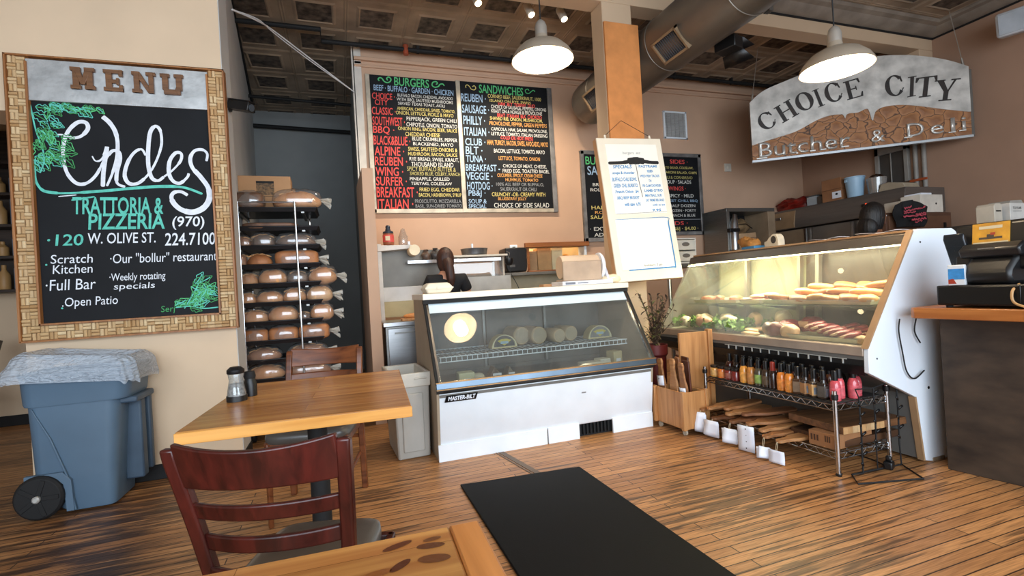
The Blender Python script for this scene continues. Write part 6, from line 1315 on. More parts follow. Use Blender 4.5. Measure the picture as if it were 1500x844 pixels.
# ------------------------------------------------------------------ whiteboard leaning at the column
t = thing('whiteboard', 'tall framed whiteboard with blue handwriting hanging on the column', 'whiteboard', (2.24, 3.74, 1.14), rot=(math.radians(-8.5), 0, math.radians(-2)))
t.rotation_euler = (math.radians(-8.5), math.radians(-1.2), math.radians(-2))
wb, hb = .66, 1.315
b = MB(); b.bx(0, wb, -.02, .045, 0, hb); b.build('board_body', mat('board_tan', 'c8986c', .6), t, bevel=.004)
b = MB(); fm = mat('board_cream', 'e8dfcb', .45, var=.03)
b.bx(.0, wb, -.03, -.012, 0, hb); b.build('front_frame', fm, t, bevel=.005)
b = MB(); b.bx(.075, wb-.06, -.034, -.028, .60, hb-.06); up = b.build('upper_sheet', mat('sheet_white', 'f2efe4', .5, var=.02), t, bevel=.001)
b = MB(); b.bx(.06, wb-.07, -.034, -.028, .10, .555); b.build('lower_sheet', mat('sheet_white', 'f2efe4', .5), t, bevel=.003)
ink = Ink(); yy = -.0348
def bt(k, s, u0, u1, v0, v1, bold=.03): ink.text(k, s, u0, u1, v0, v1, y=yy, bold=bold, slant=.1)
ink.stroke('black ink', [(.08, 1.075), (.2, 1.078), (.26, 1.084), (.32, 1.095), (.40, 1.097), (.46, 1.088), (.52, 1.080), (.597, 1.078)], [.03, .03, .035, .065, .07, .06, .035, .03, .03], y=yy)
bt('grey chalk', 'burgers  etc', .24, .42, 1.15, 1.185, 0)
for i, (s, a, c) in enumerate([('SPECIALS', .12, .31), ('.soups & chowder', .10, .33), ('.BUFFALO CHILI BOWL', .09, .34), ('GREEN CHILI BURRITO', .10, .34), ('.French Onion  $4', .10, .34), ('.BBQ BEEF BRISKET', .11, .34), ('with slaw  6.95', .18, .34)]): bt('blue marker', s, a, c, 1.02-.058*i-(0 if i else -.005), 1.055-.058*i)
for i, (s, a, c) in enumerate([('PASTRAMI', .38, .57), ('REUBEN', .46, .52), ('WED FISH TACOS', .38, .58), ('TH', .46, .49), ('FRI CLAM CHOWDER', .39, .58), ('LAMB GYRO', .40, .59), ('MEATBALL SUB', .40, .57), ('SAT PRIME RIB SAND', .40, .59), ('with au jus', .46, .59), ('9.95', .45, .54)]): bt('blue marker', s, a, c, 1.03-.046*i, 1.055-.046*i)
ink.stroke('black ink', [(.355, 1.065), (.36, .9), (.372, .75)], .006, y=yy); ink.stroke('grey chalk', [(.08, .603), (.3, .606), (.6, .612)], .004, y=yy)
ink.stroke('blue marker', [(.06, .553), (.3, .556), (.585, .556), (.592, .50), (.594, .3), (.592, .11), (.56, .099), (.3, .098), (.12, .096)], [.004, .005, .012, .012, .012, .01], y=yy)
bt('black ink', 'builders 2 go', .28, .46, .115, .14, 0)
ink.build(t, INK)
b = MB(); b.cyl((.10, -.01, hb-.01), (.10, -.01, hb+.035), .010, n=8); b.cyl((.56, -.01, hb-.01), (.56, -.01, hb+.035), .010, n=8); b.build('hook_clips', fm, t)
b = MB(); b.tube([(.10, -.01, hb+.03), (.28, -.03, hb+.17), (.56, -.01, hb+.03)], .0025, 5); b.build('hanging_string', BLACKM, t)

# ------------------------------------------------------------------ wire shelf with sauces in front of the meat case
def wire_shelf_unit():
    x0, x1, y0, y1 = 2.555, 2.965, 2.03, 3.07
    t = thing('wire_shelf_unit', 'low chrome wire shelf unit in front of the meat case', 'shelf', (x0, y0, 0)); w = x1-x0; d = y1-y0
    for (x, y) in ((0, 0), (w, 0), (0, d), (w, d)):
        b = MB(); b.cyl((x, y, .0), (x, y, .475), .0125, n=14); po = b.build('post', CHROME, t)
        b = MB(); b.lathe([(.017, .425), (.018, .43), (.018, .452), (.015, .455)], 14, M=Matrix.Translation((x, y, 0))); b.lathe([(.014, .0), (.016, .012), (.014, .016)], 14, M=Matrix.Translation((x, y, 0))); b.build('collar', BLACK, po)
    for z in (.395, .125):
        b = MB()
        for (a, c) in (((0, 0), (w, 0)), ((0, d), (w, d)), ((0, 0), (0, d)), ((w, 0), (w, d))):
            L = math.hypot(c[0]-a[0], c[1]-a[1]); n = int(L/.035)
            for dz in (0, -.032): b.tube([(a[0], a[1], z+dz), (c[0], c[1], z+dz)], .0035, 6)
            pts = [(a[0]+(c[0]-a[0])*k/n, a[1]+(c[1]-a[1])*k/n, z-(.032 if k % 2 else 0)) for k in range(n+1)]
            b.tube(pts, .0022, 5)
        for k in range(26): y = .02+k*(d-.04)/25; b.tube([(0, y, z+.001), (w, y, z+.001)], .002, 5)
        for k in range(2): x = w*(k+1)/3; b.tube([(x, 0, z-.01), (x, d, z-.01)], .003, 6)
        b.build('shelf_deck', CHROME, t)
wire_shelf_unit()
b = MB(); b.bx(2.575, 2.945, 2.05, 3.05, .3985, .4025); tag(b.build('shelf_liner', mat('liner_dark', '2b2723', .7)), 'dark liner on the upper deck of the chrome wire shelf', 'liner')
def bottle(x, y, kind, col, capc, label, lab=None):
    t = thing('sauce_jar' if kind == 'jar' else 'sauce_bottle', label, 'jar' if kind == 'jar' else 'bottle', (x, y, .403), rnd.uniform(2.6, 3.6), group='sauces on the wire shelf')
    GL = mat('sauce'+col, col, .15, var=.15, scale=20, spec=.7)
    if kind == 'jar':
        b = MB(); b.lathe([(.028, 0), (.032, .004), (.032, .062), (.027, .070)], 18); b.build('jar_body', GL, t)
        b = MB(); b.lathe([(.029, .068), (.031, .072), (.031, .086), (.027, .088), (0, .088)], 18); b.build('lid', mat('cap'+capc, capc, .35), t)
        if lab: b = MB(); b.lathe([(.0325, .014), (.0325, .05)], 18); b.build('label_band', mat('lab'+lab, lab, .5, var=.2, scale=40), t)
    elif kind == 'square':
        b = MB(); b.bx(-.024, .024, -.024, .024, 0, .095); b.build('bottle_body', GL, t, bevel=.006)
        b = MB(); b.lathe([(.018, .09), (.012, .115), (.012, .13)], 14); b.build('neck', GL, t)
        b = MB(); b.lathe([(.016, .112), (.0165, .117), (.0155, .165), (.012, .168), (0, .168)], 16); b.build('cap', mat('cap'+capc, capc, .35), t)
        b = MB(); b.bx(-.0245, .0245, -.0245, .0245, .012, .080); lb_ = b.build('label_wrap', mat('lab'+(lab or 'b0885a'), lab or 'b0885a', .6, var=.15, scale=40), t, bevel=.004)
        b = MB(); b.bx(-.014, .014, -.0255, .0255, .02, .062); b.build('label_patch', mat('patch_grey', '79808a', .4, var=.3, scale=50), lb_)
    else:
        b = MB(); b.lathe([(.024, 0), (.0275, .004), (.0275, .088), (.022, .108), (.012, .122), (.012, .135)], 20); b.build('bottle_body', GL, t)
        b = MB(); b.lathe([(.0155, .112), (.016, .117), (.015, .170), (.011, .173), (0, .173)], 16); b.build('cap', mat('cap'+capc, capc, .35), t)
        if lab: b = MB(); b.lathe([(.028, .018), (.028, .075)], 20); b.build('label_band', mat('lab'+lab, lab, .5, var=.25, scale=45), t)
    return t
FRONT = [(3.02, 'jar', 'd09a4e', '2a221c', 'd9ac6a', 'squat tan jar at the far left end of the sauce shelf'), (2.945, 'jar', 'c46a2c', '241c18', 'd2823e', 'squat orange jar, second from the far left end'), (2.875, 'jar', '7c2c22', '2a2420', '9a5a4a', 'squat dark-red jar, third from the far left end'), (2.81, 'jar', '6e1f1c', '141212', None, 'plain dark-red jar, fourth from the far left end'),
         (2.735, 'bottle', 'd8953e', '0c0c0c', 'e0a04c', 'mustard-yellow sauce bottle, first bottle after the squat jars'), (2.67, 'bottle', 'b87a3a', '0c0c0c', 'c8894a', 'amber sauce bottle right of the mustard-yellow one'), (2.605, 'bottle', '4c4434', '0c0c0c', '8fae58', 'sauce bottle with a green label in the middle of the shelf'), (2.545, 'bottle', '3a2a1e', '0c0c0c', '5c4a34', 'dark brown sauce bottle right of the green-labelled one'), (2.49, 'bottle', '2c1a14', '8c2a1c', None, 'black bottle with a red cap in the middle of the shelf'),
         (2.425, 'bottle', 'd07a2c', '0a0a0a', 'e08a3a', 'bright orange sauce bottle, left one of the orange pair'), (2.365, 'bottle', 'd88432', '0a0a0a', 'e89440', 'bright orange sauce bottle, right one of the orange pair'), (2.305, 'square', '4a3426', '0a0a0a', '7a6652', 'square bottle with a dull brown label right of the orange pair'), (2.25, 'square', '3c2e26', '0a0a0a', 'a87c50', 'square bottle with a tan label and grey patch, left of its twin'), (2.195, 'square', '4a3a2e', '0a0a0a', 'c89c64', 'square bottle with a light tan label and grey window'), (2.135, 'square', '2e2620', '0a0a0a', '55504a', 'square bottle with a grey label next to the pink bottles')]
for (y, k, c, cap, lb, nm) in FRONT: bottle(2.605, y, k, c, cap, nm, lb)
for (x, y, nm) in [(2.62, 2.075, 'pink sauce bottle nearest the camera, left front of the pink four'), (2.69, 2.105, 'pink sauce bottle behind the front left one'), (2.755, 2.07, 'pink sauce bottle at the right front of the pink four'), (2.82, 2.10, 'pink sauce bottle at the right rear of the pink four')]: bottle(x, y, 'bottle', 'd0545c', '0a0a0a', nm, 'd8626a')
RW = ['second', 'third', 'back']
for r_, x in enumerate((2.68, 2.755, 2.83)):
    for i in range(12):
        y = 2.20+.068*i+(.02 if r_ % 2 else 0)
        c, lab = [('2a1612', '4a2c22'), ('5c3218', '7a4a24'), ('201410', '382a20'), ('3a1610', None)][(i+r_) % 4]
        bottle(x, y, 'bottle', c, '0b0b0b', f'black-capped sauce bottle in the {RW[r_]} row, number {i+1} from the pink bottles', lab)
# serving boards on the lower deck, with white tags
LWOOD = [wood('board_a', 'a9764a', '7a4e2c', 0, rough=.55), wood('board_b', '8a5a38', '5c3820', 0, rough=.55), wood('board_c', 'b98858', '8c5e38', 0, rough=.55)]
TAGM = mat('tag_white', 'e6ecf8', .7, var=.02)
def paddle_mesh(L, W_, hl, th, hole=True):
    """flat serving board, body along +x, handle pointing to -x"""
    o = []; hw = .021
    for a in [PI/2+PI*k/10 for k in range(11)]: o.append((-hl+.022*math.cos(a), .024*math.sin(a)))
    o += [(-.03, -hw), (.0, -W_/2*.6), (.03, -W_/2*.92), (.06, -W_/2), (L-.03, -W_/2), (L, -W_/2+.03), (L, W_/2-.03), (L-.03, W_/2), (.06, W_/2), (.03, W_/2*.92), (0, W_/2*.6), (-.03, hw)]
    b = MB(); b.prism(o, 0, th, 'z'); return b
def hang_tag(t, p, dz, w_, h_, rz, dots=0, fold=False, ty=0):
    b = MB(); b.tube(crom([p, (p[0]-.012, p[1], p[2]-.02), (p[0]-.014, p[1]+.004, p[2]-dz)], 5), .0015, 5); b.tube(crom([p, (p[0]-.010, p[1]-.008, p[2]-.02), (p[0]-.014, p[1]-.004, p[2]-dz)], 5), .0015, 5); s = b.build('tag_string', mat('string', 'cdbb9a', .8), t)
    b = MB(); M_ = Matrix.Translation((p[0]-.016, p[1], p[2]-dz)) @ Matrix.Rotation(rz, 4, 'Z') @ Matrix.Rotation(ty, 4, 'X')
    b.sheet(lambda u, v: (.003*math.sin(3*v), (u-.5)*w_, -h_*v), 3, 5, M=M_)
    if fold: b.sheet(lambda u, v: (-.004-.035*u*v, (u-.5)*w_*.9-.012, -h_*.08-h_*.86*v+.015*u), 3, 4, M=M_)
    g = plab(b.build('paper_tag', TAGM, t, solid=.0008, fix=False, smooth=8), 'white paper tag')
    if dots:
        b = MB()
        for k in range(dots): b.lathe([(.0045, 0), (.0, .001)], 8, M=M_ @ Matrix.Translation((-.003+.006*math.sin(3*(k+.6)/dots), .0, -h_*(k+.5)/dots)) @ Matrix.Rotation(-PI/2, 4, 'Y'))
        b.build('punched_dots', BLACK, g)
BD = [  # y, z, x of body start, length, width, yaw, wood, tag (dz, w, h, rz, dots, fold), label
 (3.00, .172, 2.53, .30, .11, .05, 0, (.02, .085, .145, .45, 0, True), 'serving board at the far end of the lower shelf with a double white tag'),
 (2.93, .194, 2.53, .30, .10, .12, 2, None, 'light serving board lying over the far end of the lower shelf'),
 (2.88, .128, 2.54, .30, .10, -.1, 1, (.015, .115, .115, .35, 0, True), 'dark serving board with a wide folded white tag, second from the far end'),
 (2.80, .216, 2.56, .28, .10, .2, 0, None, 'serving board on top of the pile at the far half of the lower shelf'),
 (2.74, .194, 2.53, .30, .11, .05, 2, None, 'pale round-handled board in the middle of the pile'),
 (2.70, .150, 2.525, .30, .10, .0, 1, (.045, .10, .10, .45, 0, True), 'serving board with a crumpled white tag on string, left of the tall tag'),
 (2.545, .172, 2.525, .30, .11, -.08, 0, (.012, .115, .165, .30, 4, False), 'serving board with a tall white tag with four black dots'),
 (2.60, .216, 2.55, .30, .11, -.15, 1, None, 'brown serving board crossing the top of the pile on the lower shelf'),
 (2.47, .150, 2.54, .28, .10, .1, 2, None, 'curved-handled board at the near end of the pile'),
 (2.42, .128, 2.515, .30, .09, .10, 0, (.062, .075, .070, .6, 0, True), 'serving board with a folded white tag on a long string'),
 (2.31, .128, 2.515, .30, .09, .0, 2, (.055, .10, .078, .2, 0, False), 'serving board with the single white tag closest to the camera'),
]
for (y, z, x, L, W_, yaw, wd, tg, lb) in BD:
    t = thing('serving_board', lb, 'board', (x, y, z), yaw, group='wooden serving boards on the lower shelf')
    paddle_mesh(L, W_, .075, .019).build('board', LWOOD[wd], t, bevel=.004)
    if tg: hang_tag(t, (-.092, 0, .012), tg[0], tg[1], tg[2], tg[3], tg[4], tg[5])
t = thing('printed_carton', 'flat brown carton with printed bars at the near end of the lower shelf', 'box', (2.66, 2.20, .127), math.radians(4))
b = MB(); b.bx(-.085, .24, -.13, .03, 0, .085); b.build('carton', mat('carton_brown', '9c6c44', .8), t, bevel=.003)
b = MB()
for k in range(3): b.bx(-.0865, -.0845, -.03+.018*k, -.02+.018*k, .03, .065); b.bx(-.0865, -.0845, -.10+.012*k, -.093+.012*k, .035, .07)
b.build('printed_bars', mat('print_brown', '4a2f1c', .8), t)
t = thing('butcher_block', 'thick wooden block board with a pale end-grain edge jutting past the shelf', 'board', (2.93, 2.13, .215), math.radians(-3))
b = MB(); b.bx(-.30, .24, -.10, .28, 0, .042); b.build('block', wood('block_brown', '7a5232', '4e321c', 0, rough=.5), t, bevel=.003)
b = MB(); 
for k in range(9): b.bx(-.30+.034*k, -.267+.034*k, -.103, -.10, .002, .040)
plab(b.build('edge_strip', island('block_edge', ['d2a672', 'c0905c', 'dcb888'], .5), t), 'pale end-grain edge')
b = MB(); b.bx(-.29, .20, -.08, .26, -.085, -.044); tag(b.build('wooden_slab', wood('slab_dark', '5c3d26', '38241a', 0), loc=(2.93, 2.15, .213), bevel=.004), 'dark wooden slab under the pale-edged block on the lower shelf', 'board')
# clip strips on a wire stand
t = thing('clip_strip_stand', 'black wire stand of hanging clip strips at the near end of the wire shelf', 'stand', (2.66, 1.965, 0))
b = MB(); b.tube([(-.13, -.06, .006), (.22, -.16, .006), (.33, .02, .006), (-.04, .04, .006)], .005, 6, closed=True); b.build('base_loop', BLACKM, t)
for k, (x, y, z0, z1) in enumerate(((.02, .02, .01, .43), (.135, .02, .12, .47), (.315, .015, .12, .50))):
    b = MB(); b.tube([(x, y, z0), (x+.004, y, (z0+z1)/2), (x, y, z1)], .005, 6); s_ = b.build('clip_strip', BLACKM, t)
    n = int((z1-z0)/.055)
    c = MB()
    for i in range(n):
        z = z0+.04+.055*i; sg = 1 if i % 2 else -1
        c.add([(x, y-.006, z), (x+sg*.026, y-.012, z+.018), (x+sg*.022, y-.012, z+.028), (x, y-.006, z+.014)], [(0, 1, 2, 3)])
    c.build('clips', BLACK, s_, solid=.006)
b = MB(); b.tube([(.02, .02, .43), (.03, .045, .47), (.135, .02, .47), (.315, .015, .50)], .004, 6); b.tube([(.315, .015, .12), (.33, .02, .006)], .004); b.tube([(.02, .02, .01), (-.04, .04, .006)], .004); b.tube([(.135, .02, .12), (.15, .03, .006)], .003); b.build('top_wire', BLACKM, t)
t = thing('power_adapter', 'small black power adapter on the floor by the wire stand', 'adapter', (2.88, 1.98, .001), .4)
b = MB(); b.bx(-.03, .03, -.022, .022, 0, .045); b.bx(-.012, .012, -.014, .014, .045, .075); b.build('adapter_body', BLACK, t, bevel=.008)
b = MB(); b.tube(crom([(.0, .02, .01), (.06, .06, .006), (.12, .16, .006), (.16, .35, .006)], 6), .004, 6); b.build('cord', BLACK, t)

# ------------------------------------------------------------------ wooden crate, boards, plant between the cases
t = thing('wooden_crate', 'wooden crate on casters between the two display cases', 'crate', (2.395, 3.175, 0), math.radians(2))
b = MB(); h0, h1 = .045, .315
for (x0, x1, y0, y1) in ((-.10, -.085, -.155, .155), (.085, .10, -.155, .155), (-.10, .10, -.17, -.155), (-.10, .10, .155, .17)): b.bx(x0, x1, y0, y1, h0, h1)
b.bx(-.095, .095, -.16, .16, h0, h0+.012); b.build('box', OAKP, t, bevel=.003)
for (x, y) in ((-.105, -.165), (.105, -.165), (-.105, .165), (.105, .165)): b = MB(); b.bx(x-.016, x+.016, y-.016, y+.016, h0-.003, h1+.008); b.build('corner_post', OAKP, t, bevel=.004)
for (x, y) in ((-.08, -.14), (.08, -.14), (-.08, .14), (.08, .14)):
    b = MB(); b.cyl((x-.008, y, .02), (x+.008, y, .02), .02, n=14); b.bx(x-.004, x+.004, y-.006, y+.006, .02, .046); b.build('caster', mat('caster_grey', 'b4a894', .5), t)
DWOOD = wood('board_dark', '5c2f1c', '3a1c10', 2, rough=.45)
def upright(x, y, rx, ry, rz, m_, W_, L, label, tg=None, square=False):
    t = thing('serving_board', label, 'board', (x, y, .062), group='boards standing in the wooden crate'); t.rotation_euler = (rx, ry, rz)
    if square: b = MB(); b.bx(-W_/2, W_/2, -.008, .008, 0, L)
    else:
        o = [(-W_/2, 0), (W_/2, 0), (W_/2, L*.62), (W_/2-.012, L*.70), (.026, L*.78), (.022, L*.86), (.03, L*.95), (.02, L), (-.02, L), (-.03, L*.95), (-.022, L*.86), (-.026, L*.78), (-W_/2+.012, L*.70), (-W_/2, L*.62)]
        b = MB(); b.prism(o, -.009, .009, 'y')
    b.build('board', m_, t, bevel=.004)
    if tg:
        b = MB(); b.sheet(lambda u, v: ((u-.5)*tg[0], -.015-.012*math.sin(PI*u), L*tg[2]-tg[1]*v), 5, 3); g = plab(b.build('paper_tag', TAGM, t, solid=.001, fix=False), 'white paper tag'); b = MB(); b.lathe([(.005, 0), (0, .001)], 8, M=Matrix.Translation((0, -.029, L*tg[2]-tg[1]*.3)) @ Matrix.Rotation(PI/2, 4, 'X')); b.build('dot', BLACK, g)
Q = math.radians(-90)
upright(2.335, 3.27, .0, -.10, Q, LWOOD[0], .08, .47, 'light paddle at the left of the wooden crate with a white tag', (.085, .075, .72))
upright(2.35, 3.16, .0, -.05, Q, LWOOD[2], .09, .48, 'pale paddle in front in the wooden crate')
upright(2.39, 3.20, .0, .05, Q, LWOOD[1], .09, .49, 'brown paddle right behind the pale one in the crate')
upright(2.40, 3.09, .10, .0, Q, LWOOD[0], .08, .46, 'tan paddle on the right of the crate', (.075, .09, .60))
upright(2.435, 3.11, .06, .02, Q, DWOOD, .08, .47, 'dark paddle leaning at the right rear of the crate', square=True)
upright(2.45, 3.22, .0, .06, Q, DWOOD, .14, .49, 'square-topped dark board at the back of the wooden crate', square=True)
t = thing('upright_board', 'large plain wooden board standing upright behind the crate', 'board', (2.56, 3.20, 0), math.radians(-4))
b = MB(); b.bx(-.12, .13, -.012, .012, .0, .725); b.build('panel', OAKP, t, bevel=.003)
b = MB(); b.bx(.125, .165, -.03, .016, 0, .74); b.build('end_post', OAKP, t, bevel=.004)
t = thing('dried_plant', 'dark dried plant in a red pot between the two display cases', 'plant', (2.50, 3.60, 0))
b = MB(); b.lathe([(.07, 0), (.075, .02), (.085, .50), (.10, .52), (.10, .60), (.09, .60), (.085, .55), (0, .55)], 24); b.build('pot', mat('pot_red', '5e1a18', .5), t)
r = random.Random(11); st_ = MB(); lf = MB(); lg = MB()
for i in range(26):
    a = r.uniform(0, 6.28); s = r.uniform(.04, .17); hh = r.uniform(.12, .50); p = [(0, 0, .55), (s*.3*math.cos(a), s*.3*math.sin(a), .55+hh*.5), (s*math.cos(a), s*math.sin(a), .55+hh)]
    P = crom(p, 5); st_.tube(P, .0025, 5)
    for q in P[3:]:
        for _ in range(2):
            aa = r.uniform(0, 6.28); L = r.uniform(.03, .075); M_ = Matrix.Translation(q) @ Matrix.Rotation(aa, 4, 'Z') @ Matrix.Rotation(r.uniform(-.9, .6), 4, 'Y')
            (lg if r.random() < .22 else lf).sheet(lambda u, v: (u*L, (v-.5)*L*.32*math.sin(PI*(.08+.9*u)), .1*L*math.sin(3*u)), 4, 2, M=M_)
st_.build('stems', mat('stem_brown', '4a3626', .7), t); lf.build('leaves', mat('leaf_dry', '4c3c2c', .7, var=.3), t, fix=False); plab(lg.build('leaves', mat('leaf_olive', '7a7a48', .6, var=.3), t, fix=False), 'olive leaves')

# ------------------------------------------------------------------ till counter at the right
t = thing('till_counter', 'dark stained till counter with an orange wood top at the right edge', 'counter', (3.14, 1.84, 0))
DK = mat('stained_ply', '4b3d31', .55, var=.3, scale=5, stretch=(1, 1, 2.2), col2='2b231d', bump=.05)
b = MB(); b.prism([(.0, .0), (.05, -.3), (.16, -1.4), (.8, -1.4), (.8, .0)], .0, .855, 'z'); b.build('front_panel', DK, t, bevel=.003)
b = MB(); b.prism([(-.205, .0), (-.20, -.45), (-.12, -1.5), (.85, -1.5), (.85, .03), (-.18, .03)], .858, .915, 'z'); b.build('top', wood('counter_top', 'b9763c', '9a5a2a', 1, rough=.35), t, bevel=.004)
t = thing('cash_drawer', 'black cash drawer on the left end of the till counter', 'cash drawer', (2.975, 1.50, .9155), math.radians(-4))
b = MB(); b.bx(0, .42, -.32, .26, .012, .115); b.build('body', BLACK, t, bevel=.006)
b = MB(); b.bx(-.004, .0, -.10, .25, .02, .108); b.build('drawer_front', mat('black_gloss', '0c0c0d', .3), t, bevel=.002)
b = MB()
for (x, y) in ((.03, -.28), (.03, .22), (.38, -.28), (.38, .22)): b.cyl((x, y, 0), (x, y, .012), .015, n=12)
b.build('feet', BLACKM, t)
t = thing('till_terminal', 'black till terminal on the cash drawer with a picture card stuck to its back', 'till', (3.03, 1.56, 1.031), math.radians(-6))
b = MB(); b.prism([(-.02, 0), (-.04, .04), (-.03, .08), (.02, .13), (.03, .18), (.24, .18), (.24, 0)], -.12, .085, 'y'); b.build('base_housing', BLACK, t, bevel=.018)
b = MB(); b.prism([(-.005, .135), (-.02, .175), (.02, .205), (.22, .205), (.22, .14)], -.15, .11, 'y'); b.build('printer_hood', mat('black_soft', '18181a', .35), t, bevel=.01)
b = MB(); b.bx(-.016, -.010, -.05, .02, .176, .182); b.build('paper_slot', STEEL, t)
M_ = Matrix.Translation((.05, -.05, .07)) @ Matrix.Rotation(math.radians(6), 4, 'Y')
b = MB(); b.bx(-.02, .03, -.25, .215, .0, .235, M=M_); sc = b.build('screen_back', BLACK, t, bevel=.014)
MC_ = M_ @ Matrix.Translation((0, 0, .08))
b = MB(); b.bx(-.024, -.02, -.03, .13, .05, .155, M=MC_); cd = b.build('picture_card', mat('card_gold', 'd9a234', .45, var=.15, scale=14, col2='a87a2a'), sc)
b = MB(); b.bx(-.0248, -.0238, .035, .065, .082, .098, M=MC_); b.bx(-.0248, -.0238, .0, .10, .074, .084, M=MC_); b.build('picture_dark', mat('card_dark', '4a4038', .5), cd)
b = MB(); b.bx(-.0252, -.0242, .03, .05, .094, .106, M=MC_); b.build('picture_red', mat('card_red', 'a8392a', .5), cd)
b = MB(); b.bx(-.0248, -.0238, -.025, .125, .052, .060, M=MC_); b.bx(-.0248, -.0238, .0, .10, .125, .140, M=MC_); b.build('picture_band', mat('card_pale', 'cfc6ac', .5), cd)
t = thing('card_reader', 'slim black tilted display at the left of the till terminal', 'display', (3.09, 1.70, 1.031), math.radians(-6))
b = MB(); b.prism([(.02, .0), (.035, .0), (.03, .10), (-.02, .25), (-.035, .27), (-.04, .24), (.01, .10)], -.05, .05, 'y'); b.build('display_panel', mat('blue_black', '1b222a', .25), t, bevel=.006)
b = MB(); b.bx(-.005, .08, -.05, .05, -.0, .012); b.build('foot', BLACK, t)
t = thing('snack_packet', 'blue and red packet standing on the cash drawer left of the terminal', 'packet', (2.995, 1.662, 1.0315), math.radians(-80))
b = MB(); b.bx(-.035, .035, -.012, .012, 0, .105); b.build('packet', mat('packet_white', 'd8dce0', .4), t, bevel=.004)
b = MB(); b.bx(-.033, .033, -.0128, -.012, .03, .085); b.build('blue_print', mat('packet_blue', '3a86c4', .4, var=.15, scale=60), t)
b = MB(); b.prism([(-.033, .008), (.0, .008), (-.012, .034), (-.033, .03)], -.0135, -.012, 'y'); b.build('red_print', mat('packet_red', 'a03a28', .4), t)
b = MB(); b.tube(crom([(3.0, 1.42, 1.03), (2.955, 1.425, 1.0), (2.95, 1.42, .95), (2.965, 1.38, .925), (3.0, 1.35, .922)], 6), .006, 6); tag(b.build('tan_cable', mat('cable_tan', 'c99a62', .5)), 'tan cable looping down the front of the cash drawer', 'cable')
b = MB(); b.tube(crom([(3.0, 1.30, 1.032), (2.96, 1.28, 1.02), (2.962, 1.24, .96), (2.97, 1.20, .925), (2.99, 1.16, .92), (3.0, 1.15, 1.1), (3.0, 1.15, 1.25)], 6), .005, 6); tag(b.build('white_cable', mat('cable_white', 'd4d8e0', .4)), 'white cable curving down at the right edge of the cash drawer', 'cable')
b = MB(); b.tube(crom([(2.96, 1.93, .85), (2.955, 1.935, .78), (2.975, 1.935, .66), (3.0, 1.935, .55), (3.06, 1.935, .50), (3.14, 1.93, .54)], 8), .004, 6); b.tube(crom([(3.10, 1.93, .85), (3.085, 1.935, .77), (3.12, 1.93, .70)], 6), .004, 6)
tag(b.build('black_cable', BLACKM), 'thin black cable hanging on the white end panel under the counter top', 'cable')

# ------------------------------------------------------------------ behind the meat case
FR = mat('fridge_grey', '77706a', .4, metal=.5, var=.08, scale=3, stretch=(1, 1, 12)); FD = mat('fridge_door', '8d8780', .35, metal=.5, var=.06)
t = thing('prep_fridge', 'long grey steel fridge along the right-hand wall behind the meat case', 'fridge', (6.36, 4.02, 0))
b = MB(); b.bx(.10, .74, 0, 1.97, .08, 1.78); b.build('cabinet', FR, t, bevel=.004)
b = MB(); b.prism([(.0, 1.79), (-.01, 1.85), (.03, 2.06), (.05, 2.085), (.74, 2.085), (.74, 1.79)], 0.0, 1.97, 'y'); b.build('top_housing', FR, t, bevel=.005)
b = MB(); b.prism([(-.012, 1.80), (-.022, 1.86), (.016, 2.05), (.03, 2.05), (.03, 1.80)], 1.50, 1.96, 'y'); plab(b.build('side_drawer', mat('drawer_tan', 'a98a68', .45, metal=.2), t, bevel=.003), 'tan drawer front')
b = MB(); b.bx(-.03, -.018, 1.72, 1.84, 1.94, 1.98); b.build('drawer_handle', STEEL, t, bevel=.003)
for (y0, y1, m_) in ((1.42, 1.95, mat('door_tan', 'a58d72', .45, metal=.2)), (.72, 1.28, FD), (.12, .62, FD)):
    b = MB(); b.bx(.07, .105, y0, y1, .2, 1.77); d_ = b.build('door', m_, t, bevel=.004)
    b = MB(); b.bx(.05, .075, y0-.05, y0-.015, .2, 1.77); b.build('door_trim', STEEL, d_, bevel=.003)
b = MB(); b.bx(-.02, .03, .34, .50, 1.92, 1.96); b.build('control_knob', BLACK, t, bevel=.005)
b = MB(); b.bx(-.028, -.018, .40, .44, 1.93, 1.96); plab(b.build('indicator_light', emis('red_light', 'ff4a20', 2.5), t), 'glowing red indicator')
b = MB(); b.bx(-.01, .05, 0.02, .18, 1.80, 1.88); b.build('latch_plate', STEELB, t, bevel=.003)
zt = 2.087
t = thing('red_bag', 'crumpled red bag on the left end of the fridge top', 'bag', (6.62, 5.72, zt))
b = MB(); b.ball((0, 0, .085), (.16, .30, .09), 28, 16, fn=lambda p: (p[0]*(1+.15*math.sin(9*p[2]+5*p[1])), p[1]*(1+.08*math.sin(8*p[2])), p[2]*(1+.25*math.sin(7*p[1])+.12*math.sin(13*p[0])) if p[2] > -.5 else -.93), e=.8); b.build('bag', mat('bag_red', '8c2318', .45, var=.4, scale=14, bump=.3), t, smooth=50)
b = MB(); b.tube([(-.05, -.28, .07), (-.06, -.42, .05), (-.06, -.5, .055)], [.05, .03, .012], 8); b.build('bag_neck', mat('bag_red', '8c2318'), t)
b = MB(); b.bx(6.82, 7.05, 5.35, 5.97, zt, zt+.17); tag(b.build('dark_crate', mat('crate_grey', '4a4642', .6), bevel=.004), 'dark crate at the back of the fridge top behind the red bag', 'crate')
t = thing('plastic_cup', 'small clear plastic cup standing on the dark crate', 'cup', (6.93, 5.42, zt+.171))
b = MB(); b.lathe([(.03, 0), (.04, .10), (.042, .10), (.036, .002)], 16); b.build('cup', pane('cup_clear', 'e6eef6', haze=.3, gloss=.06), t)
b = MB(); b.lathe([(.042, .098), (.044, .102), (.042, .106)], 16); b.build('rim', pane('cup_clear'), t)
